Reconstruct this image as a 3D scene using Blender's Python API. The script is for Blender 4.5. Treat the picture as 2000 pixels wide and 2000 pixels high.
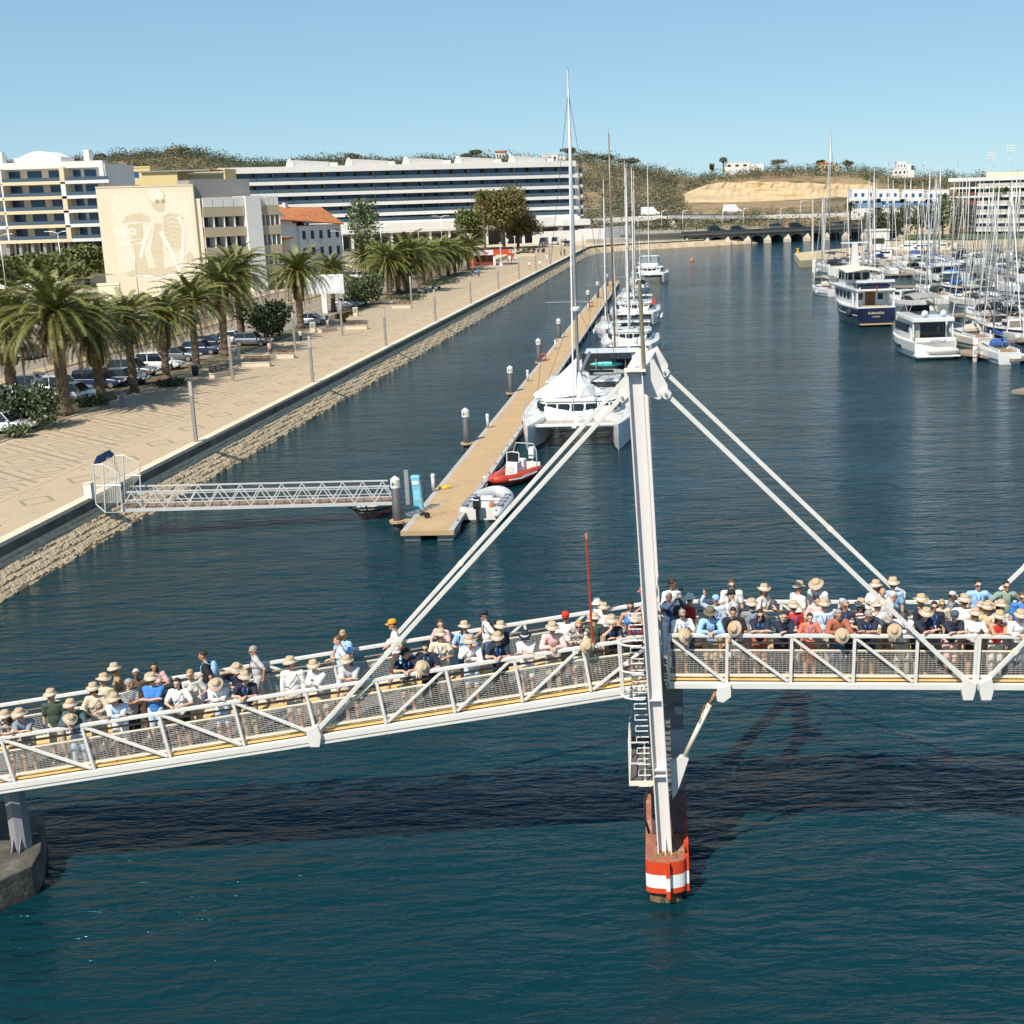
import bpy, bmesh, math, random
import numpy as np
from mathutils import Vector, Matrix, Euler
random.seed(7)
PI=math.pi
for o in list(bpy.data.objects): bpy.data.objects.remove(o)
scene=bpy.context.scene; COL=scene.collection
# ---------------------------------------------------------------- camera (drone, 17 m above the water)
FOC=2600.; ROLL=.03; CAMH=17.3; CX=1200.; YH=368-ROLL*(CX-1363)
TH=math.atan((1000-YH)/FOC*math.cos(ROLL))
cf=np.array([0,math.cos(TH),-math.sin(TH)]); u0=np.array([0,math.sin(TH),math.cos(TH)]); r0=np.array([1.,0,0])
cR=math.cos(ROLL)*r0-math.sin(ROLL)*u0; cU=math.sin(ROLL)*r0+math.cos(ROLL)*u0; cC=np.array([0,0,CAMH])
cd=bpy.data.cameras.new('camera'); cam=bpy.data.objects.new('camera',cd); COL.objects.link(cam)
cd.sensor_width=36; cd.lens=FOC/2000*36; cd.shift_x=(1000-CX)/2000; cd.clip_start=.5; cd.clip_end=12000
cam.matrix_world=Matrix(((cR[0],cU[0],-cf[0],0),(cR[1],cU[1],-cf[1],0),(cR[2],cU[2],-cf[2],CAMH),(0,0,0,1)))
scene.camera=cam
# ---------------------------------------------------------------- sky, sun, exposure
SUN_EL=math.radians(50); SUN_AZ=(-.48,-.877)      # the sun stands behind the camera, to its left
w=bpy.data.worlds.new('World'); scene.world=w; w.use_nodes=True; nt=w.node_tree; nt.nodes.clear()
sk=nt.nodes.new('ShaderNodeTexSky'); sk.sky_type='NISHITA'; sk.sun_disc=False; sk.sun_elevation=SUN_EL
sk.sun_rotation=math.atan2(SUN_AZ[0],SUN_AZ[1]); sk.altitude=0; sk.air_density=.7; sk.dust_density=.0; sk.ozone_density=3
GAM=.46; TINT=(4.75,6.5,7.4)
bg=nt.nodes.new('ShaderNodeBackground'); bg.inputs[1].default_value=.1; wo=nt.nodes.new('ShaderNodeOutputWorld')
# a hazy sky: the same sky everywhere, its range of brightness softened
def mulc(src,c):
    n=nt.nodes.new('ShaderNodeMix'); n.data_type='RGBA'; n.blend_type='MULTIPLY'; n.clamp_result=False; n.inputs[0].default_value=1; n.inputs[7].default_value=(*c,1); nt.links.new(src,n.inputs[6]); return n.outputs[2]
gm=nt.nodes.new('ShaderNodeGamma'); gm.inputs[1].default_value=GAM; nt.links.new(mulc(sk.outputs[0],(.1,.1,.1)),gm.inputs[0]); nt.links.new(mulc(gm.outputs[0],TINT),bg.inputs[0]); nt.links.new(bg.outputs[0],wo.inputs[0])
ld=bpy.data.lights.new('sun','SUN'); ld.energy=4.8; ld.angle=math.radians(.5); ld.color=(1,.93,.82)
sun=bpy.data.objects.new('sun',ld); COL.objects.link(sun)
sv=Vector((SUN_AZ[0]*math.cos(SUN_EL),SUN_AZ[1]*math.cos(SUN_EL),math.sin(SUN_EL)))
sun.rotation_euler=sv.to_track_quat('Z','Y').to_euler(); sun.location=sv*200
vs=scene.view_settings; vs.view_transform='Standard'; vs.look='None'; vs.exposure=.32; vs.gamma=1; vs.use_curve_mapping=False

# ---------------------------------------------------------------- helpers: photograph pixel -> place
def ray(x,y): return cf+(x-CX)/FOC*cR+(1000-y)/FOC*cU
def PZ(x,y,z=0.): d=ray(x,y); return Vector(cC+d*((z-CAMH)/d[2]))       # on the level plane z
def PY(x,y,Y): d=ray(x,y); return Vector(cC+d*(Y/d[1]))                  # on the upright plane at distance Y
def PD(x,y,D): return Vector(cC+ray(x,y)*D)
def PP(x,y,p,n): d=Vector(ray(x,y)); c=Vector(cC); return c+d*((Vector(p)-c).dot(n)/d.dot(n))
def SC(p): return FOC/float((np.array(p)-cC)@cf)                         # pixels per metre at p
def rnd(a,b): return random.uniform(a,b)

# ---------------------------------------------------------------- materials
MATS={}
def M(name,col,rough=.6,metal=0.,var=.08,scale=1.5,bump=0.,bs=30.,col2=None,thr=.6,soft=.08,s2=2.,spec=.5,stretch=None,coat=0.):
    if name in MATS: return MATS[name]
    m=bpy.data.materials.new(name); m.use_nodes=True; nt=m.node_tree; N=nt.nodes; L=nt.links
    b=N['Principled BSDF']; b.inputs['Roughness'].default_value=rough; b.inputs['Metallic'].default_value=metal
    b.inputs['Specular IOR Level'].default_value=spec; b.inputs['Coat Weight'].default_value=coat
    tc=N.new('ShaderNodeTexCoord'); src=tc.outputs['Object']
    if stretch:
        mp=N.new('ShaderNodeMapping'); mp.inputs['Scale'].default_value=stretch; L.new(src,mp.inputs[0]); src=mp.outputs[0]
    n=N.new('ShaderNodeTexNoise'); n.inputs['Scale'].default_value=scale; n.inputs['Detail'].default_value=6; n.inputs['Roughness'].default_value=.65; L.new(src,n.inputs[0])
    r=N.new('ShaderNodeMapRange'); r.inputs[1].default_value=.3; r.inputs[2].default_value=.7; L.new(n.outputs[0],r.inputs[0])
    mx=N.new('ShaderNodeMix'); mx.data_type='RGBA'; L.new(r.outputs[0],mx.inputs[0])
    mx.inputs[6].default_value=(*[max(0,c*(1-var)) for c in col],1); mx.inputs[7].default_value=(*[min(1,c*(1+var)) for c in col],1); out=mx.outputs[2]
    if col2:
        n2=N.new('ShaderNodeTexNoise'); n2.inputs['Scale'].default_value=s2; n2.inputs['Detail'].default_value=8; n2.inputs['Roughness'].default_value=.7; L.new(src,n2.inputs[0])
        r2=N.new('ShaderNodeMapRange'); r2.inputs[1].default_value=thr; r2.inputs[2].default_value=thr+soft; L.new(n2.outputs[0],r2.inputs[0])
        m2=N.new('ShaderNodeMix'); m2.data_type='RGBA'; L.new(r2.outputs[0],m2.inputs[0]); L.new(out,m2.inputs[6]); m2.inputs[7].default_value=(*col2,1); out=m2.outputs[2]
    L.new(out,b.inputs['Base Color'])
    if bump:
        n3=N.new('ShaderNodeTexNoise'); n3.inputs['Scale'].default_value=bs; n3.inputs['Detail'].default_value=5; L.new(src,n3.inputs[0])
        bp=N.new('ShaderNodeBump'); bp.inputs['Strength'].default_value=bump; bp.inputs['Distance'].default_value=.05; L.new(n3.outputs[0],bp.inputs['Height']); L.new(bp.outputs[0],b.inputs['Normal'])
    MATS[name]=m; return m
WHITE=M('bridge_white_paint',(.68,.655,.61),.45,var=.05,col2=(.52,.37,.20),thr=.63,soft=.10,s2=2.6)
CREAM=M('bridge_cream_paint',(.78,.70,.55),.5,var=.08,col2=(.45,.28,.12),thr=.64,s2=2.5)
OCHRE=M('ochre_kick_plate',(.72,.47,.17),.55,var=.15,scale=3)
STEEL=M('galvanised_steel',(.55,.55,.54),.4,.6,var=.08)
GREYPAINT=M('grey_paint',(.30,.31,.32),.55,var=.1)
DARK=M('dark_rubber',(.025,.025,.028),.6)
RUST=M('rusty_steel',(.30,.15,.07),.8,var=.3,scale=6,bump=.3)
BLACKGLASS=M('dark_glass',(.012,.016,.022),.06,spec=.8)
BLUEGLASS=M('window_glass',(.030,.085,.19),.12,spec=.4,var=.6,scale=.25)
GEL=M('white_gelcoat',(.72,.72,.70),.25,var=.03,coat=.3)
ALU=M('mast_aluminium',(.52,.52,.51),.4,.4,var=.08)
CONC=M('concrete',(.38,.35,.30),.9,var=.2,scale=1.2,bump=.3,bs=14,col2=(.14,.12,.10),thr=.62,soft=.12,s2=.9)
# ---------------------------------------------------------------- mesh builder
def V(*a): return Vector(a)
class MB:
    def __init__(s): s.v=[]; s.f=[]
    def add(s,vs,fs):
        k=len(s.v); s.v+= [tuple(v) for v in vs]; s.f+= [tuple(i+k for i in f) for f in fs]; return s
    def hexa(s,c8): # bottom 4 ccw, top 4 ccw
        return s.add(c8,[(3,2,1,0),(4,5,6,7),(0,1,5,4),(1,2,6,5),(2,3,7,6),(3,0,4,7)])
    def box(s,c,d,rz=0.,m=None):
        x,y,z=d[0]/2,d[1]/2,d[2]/2; cs=[(-x,-y,-z),(x,-y,-z),(x,y,-z),(-x,y,-z),(-x,-y,z),(x,-y,z),(x,y,z),(-x,y,z)]
        c=Vector(c); R=m if m else Matrix.Rotation(rz,3,'Z')
        return s.hexa([c+R@Vector(p) for p in cs])
    def b2(s,x0,x1,y0,y1,z0,z1): return s.box(((x0+x1)/2,(y0+y1)/2,(z0+z1)/2),(x1-x0,y1-y0,z1-z0))
    def bar(s,p,q,w,h,up=(0,0,1)):
        p=Vector(p);q=Vector(q);d=(q-p).normalized();u=Vector(up)
        if abs(d.dot(u))>.99: u=Vector((0,1,0))
        a=d.cross(u).normalized();b=a.cross(d).normalized();a=a*w/2;b=b*h/2
        return s.hexa([p-a-b,p+a-b,q+a-b,q-a-b,p-a+b,p+a+b,q+a+b,q-a+b])
    def tube(s,p,q,r,r2=None,n=8,cap=True):
        r2=r if r2 is None else r2; return s.path([p,q],[r,r2],n,cap)
    def path(s,pts,rad,n=8,cap=True):
        pts=[Vector(p) for p in pts]; k=len(pts)
        if not isinstance(rad,(list,tuple)): rad=[rad]*k
        vs=[];fs=[];pa=None
        for i,p in enumerate(pts):
            d=(pts[min(i+1,k-1)]-pts[max(i-1,0)]).normalized()
            if pa is None:
                u=Vector((0,0,1)) if abs(d.z)<.9 else Vector((1,0,0)); a=d.cross(u).normalized()
            else:
                a=(pa-d*pa.dot(d)); a=a.normalized() if a.length>1e-6 else d.orthogonal().normalized()
            pa=a; b=d.cross(a)
            for j in range(n):
                t=2*PI*j/n; vs.append(p+(a*math.cos(t)+b*math.sin(t))*rad[i])
        for i in range(k-1):
            for j in range(n):
                j2=(j+1)%n; fs.append((i*n+j,i*n+j2,(i+1)*n+j2,(i+1)*n+j))
        if cap: fs.append(tuple(range(n-1,-1,-1))); fs.append(tuple((k-1)*n+j for j in range(n)))
        return s.add(vs,fs)
    def rings(s,rings,close=True,cap=(True,True)):
        n=len(rings[0]);vs=[p for r in rings for p in r];fs=[]
        for i in range(len(rings)-1):
            for j in range(n if close else n-1):
                j2=(j+1)%n; fs.append((i*n+j,i*n+j2,(i+1)*n+j2,(i+1)*n+j))
        if cap[0]: fs.append(tuple(range(n-1,-1,-1)))
        if cap[1]: fs.append(tuple((len(rings)-1)*n+j for j in range(n)))
        return s.add(vs,fs)
    def lathe(s,prof,at=(0,0,0),n=16,ax=None,sx=1,sy=1,cap=True):
        at=Vector(at);R=ax if ax else Matrix.Identity(3)
        return s.rings([[at+R@Vector((r*sx*math.cos(2*PI*j/n),r*sy*math.sin(2*PI*j/n),z)) for j in range(n)] for r,z in prof],cap=(cap,cap))
    def ell(s,c,r,n=10,m=7,R=None):
        c=Vector(c);R=R if R else Matrix.Identity(3);rg=[]
        for i in range(m+1):
            t=-PI/2+PI*i/m; rr=max(.02,math.cos(t))
            rg.append([c+R@Vector((r[0]*rr*math.cos(2*PI*j/n),r[1]*rr*math.sin(2*PI*j/n),r[2]*math.sin(t))) for j in range(n)])
        return s.rings(rg)
    def prism(s,poly,z0,z1):
        n=len(poly); return s.rings([[Vector((p[0],p[1],z0)) for p in poly],[Vector((p[0],p[1],z1)) for p in poly]])
    def quad(s,a,b,c,d): return s.add([a,b,c,d],[(0,1,2,3)])
    def slab(s,pts,nrm,t):   # outline in 3D extruded by t along nrm
        nrm=Vector(nrm)*t; return s.rings([[Vector(p) for p in pts],[Vector(p)+nrm for p in pts]])
    def mesh(s,name,mat=None,smooth=False):
        me=bpy.data.meshes.new(name); me.from_pydata(s.v,[],s.f); 
        if mat: me.materials.append(mat)
        if smooth: me.polygons.foreach_set('use_smooth',[True]*len(me.polygons))
        me.validate(); bm=bmesh.new(); bm.from_mesh(me); bmesh.ops.recalc_face_normals(bm,faces=bm.faces); bm.to_mesh(me); bm.free()
        return me
    def part(s,name,mat,parent=None,smooth=False,world=False,label=None,kind=None,bevel=0):
        if world and parent is not None:
            l=parent.matrix_world.inverted() if parent.rotation_euler.z else None
            s.v=[tuple(l@Vector(v)) for v in s.v] if l else [tuple(Vector(v)-parent.location) for v in s.v]
        me=s.mesh(name,mat,smooth); return link(name,me,parent,label,kind,bevel)
def link(name,me,parent=None,label=None,kind=None,bevel=0):
    o=bpy.data.objects.new(name,me); COL.objects.link(o)
    if parent is not None: o.parent=parent
    if label: o['label']=label
    if kind: o['kind']=kind
    if bevel:
        b=o.modifiers.new('bevel','BEVEL'); b.width=bevel; b.segments=2; b.limit_method='ANGLE'
    return o
def np_mesh(name,verts,faces,mat,smooth=False):
    # numpy arrays; faces all with the same number of corners
    me=bpy.data.meshes.new(name); nv=len(verts); nf,k=faces.shape
    me.vertices.add(nv); me.vertices.foreach_set('co',np.asarray(verts,dtype=np.float32).ravel())
    me.loops.add(nf*k); me.loops.foreach_set('vertex_index',faces.astype(np.int32).ravel())
    me.polygons.add(nf); me.polygons.foreach_set('loop_start',np.arange(0,nf*k,k,dtype=np.int32)); 
    if smooth: me.polygons.foreach_set('use_smooth',np.ones(nf,dtype=bool))
    me.update(calc_edges=True); me.materials.append(mat); return me
def thing(name,label,cat,loc=(0,0,0),rz=0.,group=None):
    o=bpy.data.objects.new(name,None); COL.objects.link(o); o.location=loc; o.rotation_euler=(0,0,rz); o.empty_display_size=.1
    o.matrix_world=Matrix.Translation(Vector(loc))@Matrix.Rotation(rz,4,'Z')
    o['label']=label; o['category']=cat
    if group: o['group']=group
    return o
def tag(o,label,cat,group=None):
    o['label']=label; o['category']=cat
    if group: o['group']=group
    return o
def struct(o): o['kind']='structure'; return o
def stuff(o): o['kind']='stuff'; return o
def dup(root,loc,rz=0.,label=None,group=None,sc=1.,mats=None):
    def cp(o,par):
        c=o.copy(); COL.objects.link(c); c.parent=par
        if mats and o.type=='MESH':
            nm=o.name.split('.')[0]
            if nm in mats: c.material_slots[0].link='OBJECT'; c.material_slots[0].material=mats[nm]
        for ch in kids.get(o.name,()): cp(ch,c)
        return c
    kids={}
    for ch in root.children_recursive: kids.setdefault(ch.parent.name,[]).append(ch)
    r=cp(root,None); r.location=loc; r.rotation_euler=(0,0,rz); r.scale=(sc,sc,sc)
    if label: r['label']=label
    if group: r['group']=group
    return r
# ================================================================ THE SETTING
QZ=2.0                                        # quay level above the water
def XQ(Y): return -33.4+.072*Y                # edge of the quay
QA=math.atan(.072); Q0=V(-33.4,0,0)
def Q(a,b,z=QZ):                              # a = metres along the quay, b = metres inland of its edge
    return V(-33.4+a*math.sin(QA)-b*math.cos(QA), a*math.cos(QA)+b*math.sin(QA), z)
def toQ(p): d=Vector((p[0]+33.4,p[1])); return d.x*math.sin(QA)+d.y*math.cos(QA), -(d.x*math.cos(QA)-d.y*math.sin(QA))
# ---- water
def water_mat():
    m=bpy.data.materials.new('harbour_water'); m.use_nodes=True; nt=m.node_tree; N=nt.nodes; L=nt.links; b=N['Principled BSDF']
    b.inputs['Base Color'].default_value=(.0024,.027,.037,1); b.inputs['Roughness'].default_value=.08; b.inputs['IOR'].default_value=1.33; b.inputs['Specular IOR Level'].default_value=.27; b.inputs['Specular Tint'].default_value=(.35,.72,1,1)
    tc=N.new('ShaderNodeTexCoord')
    def noise(sx,sy,rot,det,rough=.6,dist=0):
        mp=N.new('ShaderNodeMapping'); mp.inputs['Scale'].default_value=(sx,sy,1); mp.inputs['Rotation'].default_value=(0,0,rot); L.new(tc.outputs['Object'],mp.inputs[0])
        n=N.new('ShaderNodeTexNoise'); n.inputs['Scale'].default_value=1; n.inputs['Detail'].default_value=det; n.inputs['Roughness'].default_value=rough; n.inputs['Distortion'].default_value=dist; L.new(mp.outputs[0],n.inputs[0]); return n.outputs[0]
    a=noise(.75,2.3,-.22,3,.55,.4); c=noise(2.6,6.5,-.12,4,.6,.3); e=noise(.22,.5,.2,2); g=noise(.035,.10,.1,4,.6,.8)
    def mth(op,x,y,v=None):
        q=N.new('ShaderNodeMath'); q.operation=op
        for i,k in enumerate((x,y)):
            if isinstance(k,(int,float)): q.inputs[i].default_value=k
            else: L.new(k,q.inputs[i])
        return q.outputs[0]
    h=mth('ADD',mth('MULTIPLY',a,.26),mth('ADD',mth('MULTIPLY',c,.062),mth('MULTIPLY',e,.5)))
    mr=N.new('ShaderNodeMapRange'); mr.inputs[1].default_value=.35; mr.inputs[2].default_value=.65; mr.inputs[3].default_value=.45; mr.inputs[4].default_value=1.05; L.new(g,mr.inputs[0])
    bp=N.new('ShaderNodeBump'); bp.inputs['Distance'].default_value=1.; L.new(mr.outputs[0],bp.inputs['Strength']); L.new(h,bp.inputs['Height']); L.new(bp.outputs[0],b.inputs['Normal'])
    return m
wm=MB(); wm.quad((-420,-40,0),(1500,-40,0),(1500,1500,0),(-420,1500,0)); struct(wm.part('water',water_mat()))
# ---- ground of the town, flat, behind the quay
GROUND=M('town_ground',(.33,.28,.21),.95,var=.2,scale=.08)
FAR=[(-2.4,396),(3,402.5),(8.2,406.5),(18,411.5),(30,419)]     # the quay bends round to the old bridge
g=MB(); pl=[Q(-0,.9)[:2],*[(XQ(y)-.9,y) for y in (120,260,372)],(-5.4,393),(1,402.6),(8,408),(18,413.2),(34,424.5),(60,440),(60,1400),(-420,1400),(-420,-30)]
g.add([(x,y,QZ-.02) for x,y in pl],[tuple(range(len(pl)))]); struct(g.part('ground',GROUND))
# ---- promenade with its mosaic of nested rhombs
def prom_mat():
    m=bpy.data.materials.new('promenade_mosaic'); m.use_nodes=True; nt=m.node_tree; N=nt.nodes; L=nt.links; b=N['Principled BSDF']; b.inputs['Roughness'].default_value=.85
    tc=N.new('ShaderNodeTexCoord'); sp=N.new('ShaderNodeSeparateXYZ'); L.new(tc.outputs['Object'],sp.inputs[0])
    def mth(op,x,y=None,z=None):
        q=N.new('ShaderNodeMath'); q.operation=op
        for i,k in enumerate((x,y,z)):
            if k is None: continue
            if isinstance(k,(int,float)): q.inputs[i].default_value=k
            else: L.new(k,q.inputs[i])
        return q.outputs[0]
    bb=mth('MULTIPLY',sp.outputs[0],-1.); aa=sp.outputs[1]
    def lattice(Pa,Pb,off,rings):
        p=mth('ADD',mth('DIVIDE',aa,Pa),mth('DIVIDE',mth('SUBTRACT',bb,off),Pb)); q=mth('SUBTRACT',mth('DIVIDE',aa,Pa),mth('DIVIDE',mth('SUBTRACT',bb,off),Pb))
        d=mth('MAXIMUM',mth('ABSOLUTE',mth('SUBTRACT',mth('FRACT',p),.5)),mth('ABSOLUTE',mth('SUBTRACT',mth('FRACT',q),.5)))
        out=None
        for c,wd in rings:
            k=mth('LESS_THAN',mth('ABSOLUTE',mth('SUBTRACT',d,c)),wd); out=k if out is None else mth('MAXIMUM',out,k)
        return out
    def band(lo,hi): return mth('MULTIPLY',mth('GREATER_THAN',bb,lo),mth('LESS_THAN',bb,hi))
    big=mth('MULTIPLY',lattice(5.6,6.6,9.4,((.5,.032),(.32,.022),(.15,.022))),band(5.05,13.6))
    sm=mth('MULTIPLY',lattice(5.6,4.4,2.7,((.21,.028),)),band(1.4,4.1))
    ln=mth('MULTIPLY',band(4.45,4.62),.45)
    ptn=mth('MAXIMUM',mth('MAXIMUM',big,sm),ln)
    n=N.new('ShaderNodeTexNoise'); n.inputs['Scale'].default_value=.35; n.inputs['Detail'].default_value=8; n.inputs['Roughness'].default_value=.7; L.new(tc.outputs['Object'],n.inputs[0])
    v=N.new('ShaderNodeTexVoronoi'); v.inputs['Scale'].default_value=9; L.new(tc.outputs['Object'],v.inputs[0])
    c1=N.new('ShaderNodeMix'); c1.data_type='RGBA'; c1.inputs[6].default_value=(.45,.34,.215,1); c1.inputs[7].default_value=(.57,.445,.295,1); L.new(n.outputs[0],c1.inputs[0])
    c3=N.new('ShaderNodeMix'); c3.data_type='RGBA'; c3.blend_type='MULTIPLY'; c3.inputs[0].default_value=.22; L.new(c1.outputs[2],c3.inputs[6]); L.new(v.outputs['Color'],c3.inputs[7])
    c2=N.new('ShaderNodeMix'); c2.data_type='RGBA'; c2.inputs[7].default_value=(.215,.175,.13,1); L.new(c3.outputs[2],c2.inputs[6])
    L.new(mth('MULTIPLY',ptn,mth('MULTIPLY_ADD',n.outputs[0],.6,.42)),c2.inputs[0]); L.new(c2.outputs[2],b.inputs['Base Color'])
    bp=N.new('ShaderNodeBump'); bp.inputs['Strength'].default_value=.25; bp.inputs['Distance'].default_value=.02; L.new(v.outputs['Distance'],bp.inputs['Height']); L.new(bp.outputs[0],b.inputs['Normal'])
    return m
pm=MB()
for i in range(0,40): pm.quad((-.55,i*10,0),(-14.3,i*10,0),(-14.3,i*10+10,0),(-.55,i*10+10,0))
po=pm.part('promenade',prom_mat()); po.location=(-33.4,0,QZ); po.rotation_euler=(0,0,-QA); struct(po)
pv=MB(); pv.add([Q(300,14.3,QZ-.004),Q(300,60,QZ-.004),Q(400,60,QZ-.004),Q(400,14.3,QZ-.004),V(-5.4,394,QZ-.004),V(1,402.2,QZ-.004),V(8,407.6,QZ-.004),V(18,412.8,QZ-.004),V(18,417,QZ-.004),V(-30,440,QZ-.004),V(-60,440,QZ-.004)],[(0,1,2,3),(3,2,10,9,8,7,6,5,4)])
struct(pv.part('plaza',M('plaza_paving',(.55,.44,.30),.9,var=.12,scale=.5)))
# ---- verge, parking, carriageways, median
def strip(name,mat,b0,b1,z,a0=20,a1=400,step=20):
    m=MB(); a=a0
    while a<a1: m.quad(Q(a,b0,z),Q(a,b1,z),Q(a+step,b1,z),Q(a+step,b0,z)); a+=step
    return struct(m.part(name,mat))
strip('verge',M('dry_verge_earth',(.13,.10,.055),1,var=.5,scale=1.2,col2=(.07,.085,.025),thr=.52,s2=2.2,bump=.6,bs=9),14.3,17.2,QZ+.03)
kb=MB()
for k in range(95): kb.bar(Q(20+k*4,14.22,QZ+.02),Q(20+k*4+3.97,14.22,QZ+.02),.14,.14)
struct(kb.part('verge_kerb',M('pale_kerb_stone',(.55,.47,.36),.9,var=.1)))
ASPH=M('sunbleached_asphalt',(.245,.195,.145),.9,var=.1,scale=.4,bump=.2,bs=40)
strip('parking',ASPH,17.2,22.5,QZ-.008); strip('road',M('road_asphalt',(.26,.205,.15),.9,var=.09,scale=.3),22.5,29.6,QZ-.008)
strip('far_road',MATS['road_asphalt'],31.7,39.5,QZ-.008); strip('far_pavement',M('far_pavement_slabs',(.42,.34,.25),.9),39.5,47,QZ+.08)
md=MB(); md.bar(Q(20,30.65,QZ+.03),Q(400,30.65,QZ+.03),2.1,.14); struct(md.part('median',M('median_earth',(.38,.29,.16),1,var=.35,scale=.9)))
mk=MB()
for k in range(60):
    a=24+k*6.2; mk.quad(Q(a,26,QZ),Q(a,26.14,QZ),Q(a+2.6,26.14,QZ),Q(a+2.6,26,QZ)); mk.quad(Q(a,35.5,QZ),Q(a,35.64,QZ),Q(a+2.6,35.64,QZ),Q(a+2.6,35.5,QZ))
for b in (22.7,32.0): mk.quad(Q(20,b,QZ),Q(20,b+.12,QZ),Q(400,b+.12,QZ),Q(400,b,QZ))
for k in range(70):
    a=60+k*2.6; mk.quad(Q(a,17.4,QZ),Q(a,22.2,QZ),Q(a+.1,22.2,QZ),Q(a+.1,17.4,QZ))
struct(mk.part('road_marking',M('worn_road_paint',(.62,.57,.48),.8,var=.15)))
# ---- quay wall: coping slabs, dark kerb face, stone revetment
quay=thing('quay_wall','long stone quay wall with pale coping and sloping masonry revetment','quay wall',(XQ(80),80,0))
COPE=M('pale_coping_stone',(.66,.56,.42),.85,var=.12,scale=1.1); KERBF=M('dark_quay_face',(.135,.115,.095),.95,var=.5,scale=1.0,bump=.4,bs=9,col2=(.30,.26,.20),thr=.62,s2=.8)  # kerb face: dark base colour with paler blotches
a=40.
me_c=None
while a<392:
    if a<200:
        mb=MB(); mb.bar(Q(a,.26,QZ-.085),Q(a+1.97,.26,QZ-.085),.60,.20+.0)
        mb.part('coping_slab',COPE,quay,world=True)
        a+=2.0
    else:
        mb=MB(); mb.bar(Q(a,.26,QZ-.085),Q(a+19.9,.26,QZ-.085),.60,.20); mb.part('coping_slab',COPE,quay,world=True); a+=20
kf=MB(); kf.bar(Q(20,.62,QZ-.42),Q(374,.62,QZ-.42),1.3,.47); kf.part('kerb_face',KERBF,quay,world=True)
STONE=[M('revetment_stone_a',(.54,.42,.27),.95,var=.25,scale=2.3,bump=.5,bs=9),M('revetment_stone_b',(.48,.375,.24),.95,var=.25,scale=2.3,bump=.5,bs=9),M('revetment_stone_c',(.58,.46,.31),.95,var=.2,scale=2.3,bump=.5,bs=9)]
WET=M('wet_weedy_stone',(.10,.07,.035),.7,var=.5,scale=2,bump=.5,bs=8)
BACK=M('revetment_joints',(.31,.235,.145),1,var=.4,scale=2.5,bump=.6,bs=5)
z0=QZ-.64; W=1.36       # slope runs from the foot of the kerb down and out into the water
def SL(a,t,n=0.):       # t 0..1 down the slope, n proud of it
    sl=math.atan2(z0+.25,W*1.15); nx=Vector((math.sin(sl)*math.cos(QA),-math.sin(sl)*math.sin(QA),math.cos(sl)))
    return Q(a,.02-t*W*1.15,z0-t*(z0+.25))+nx*n
bk=MB(); bk.quad(SL(20,0),SL(20,1.25),SL(376,1.25),SL(376,0)); bk.part('revetment_bed',BACK,quay,world=True)
courses=[0,.11,.22,.33,.45,.57,.69,.80,.90,1.0]
near=[];rest={0:MB(),1:MB(),2:MB(),3:MB()}
random.seed(3); cnt=0
for ci in range(len(courses)-1):
    t0,t1=courses[ci],courses[ci+1]; a=44.+rnd(0,.4)
    while a<374:
        big=(1.0 if ci<2 else .8)*(1 if a<95 else 1.7 if a<175 else 3.5); w_=rnd(.28,.52)*big*(1.6 if ci==0 else 1); j=.012; pr=rnd(.02,.06)*(.35 if ci<2 else 1.)
        mb=MB(); e0=rnd(0,.02); 
        wv=.022*math.sin(a*.9+ci*2.1)*(ci>0)*(ci<8); wv2=.022*math.sin((a+w_)*.9+ci*2.1)*(ci>0)*(ci<8); ex=rnd(-.03,.03)*(ci>1); t1_=t1+ex
        q=[SL(a+j,t1_-.006+wv),SL(a+w_-j,t1_-.006-e0*.4+wv2),SL(a+w_-j,t0+.006+wv2),SL(a+j,t0+.006+e0*.4+wv)]
        q2=[SL(a+j*2.4,t1_-.018+wv,pr),SL(a+w_-j*2.4,t1_-.018-e0*.4+wv2,pr*rnd(.7,1.2)),SL(a+w_-j*2.4,t0+.018+wv2,pr*rnd(.8,1.1)),SL(a+j*2.4,t0+.018+e0*.4+wv,pr)]
        k=3 if (t0>.84 or (t0>.72 and random.random()<.55)) else random.choice((0,0,1,1,2) if ci>1 else (0,2,2))
        if 57<a<72 and cnt<296 and ci<9:
            mb.hexa(q+q2); mb.part('stone',WET if k==3 else STONE[k],quay,world=True); cnt+=1
        else: rest[k].hexa(q+q2)
        a+=w_
for k in rest: rest[k].part('stone_field',WET if k==3 else STONE[k],quay,world=True,kind='stuff')
cv=[V(XQ(372),372,0),V(-5.6,387,0),V(-3.6,394,0),V(.6,401,0),V(8,407.4,0),V(18,412.6,0),V(30,420,0)]
for i in range(len(cv)-1):
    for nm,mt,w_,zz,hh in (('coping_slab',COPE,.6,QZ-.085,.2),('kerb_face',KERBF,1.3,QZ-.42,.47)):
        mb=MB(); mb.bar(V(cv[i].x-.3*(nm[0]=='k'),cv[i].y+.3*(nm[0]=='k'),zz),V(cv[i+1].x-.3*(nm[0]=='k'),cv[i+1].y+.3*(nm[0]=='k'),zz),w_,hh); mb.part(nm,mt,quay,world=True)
fw=MB(); fp=[(XQ(370)+.1,370),(-5.0,386),(-3.2,393),(1.0,400),(9,406.8),(18,411.8),(30,419),(46,430)]
fw.rings([[V(x,y,QZ-.5),V(x+(1.6 if y<380 else 2.2),y-(.3 if y<380 else 2.2),-.4)] for x,y in fp],close=False,cap=(False,False)); struct(fw.part('far_revetment',M('far_revetment_stone',(.46,.36,.23),.95,var=.35,scale=.35,bump=.8,bs=1.5)))
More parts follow.
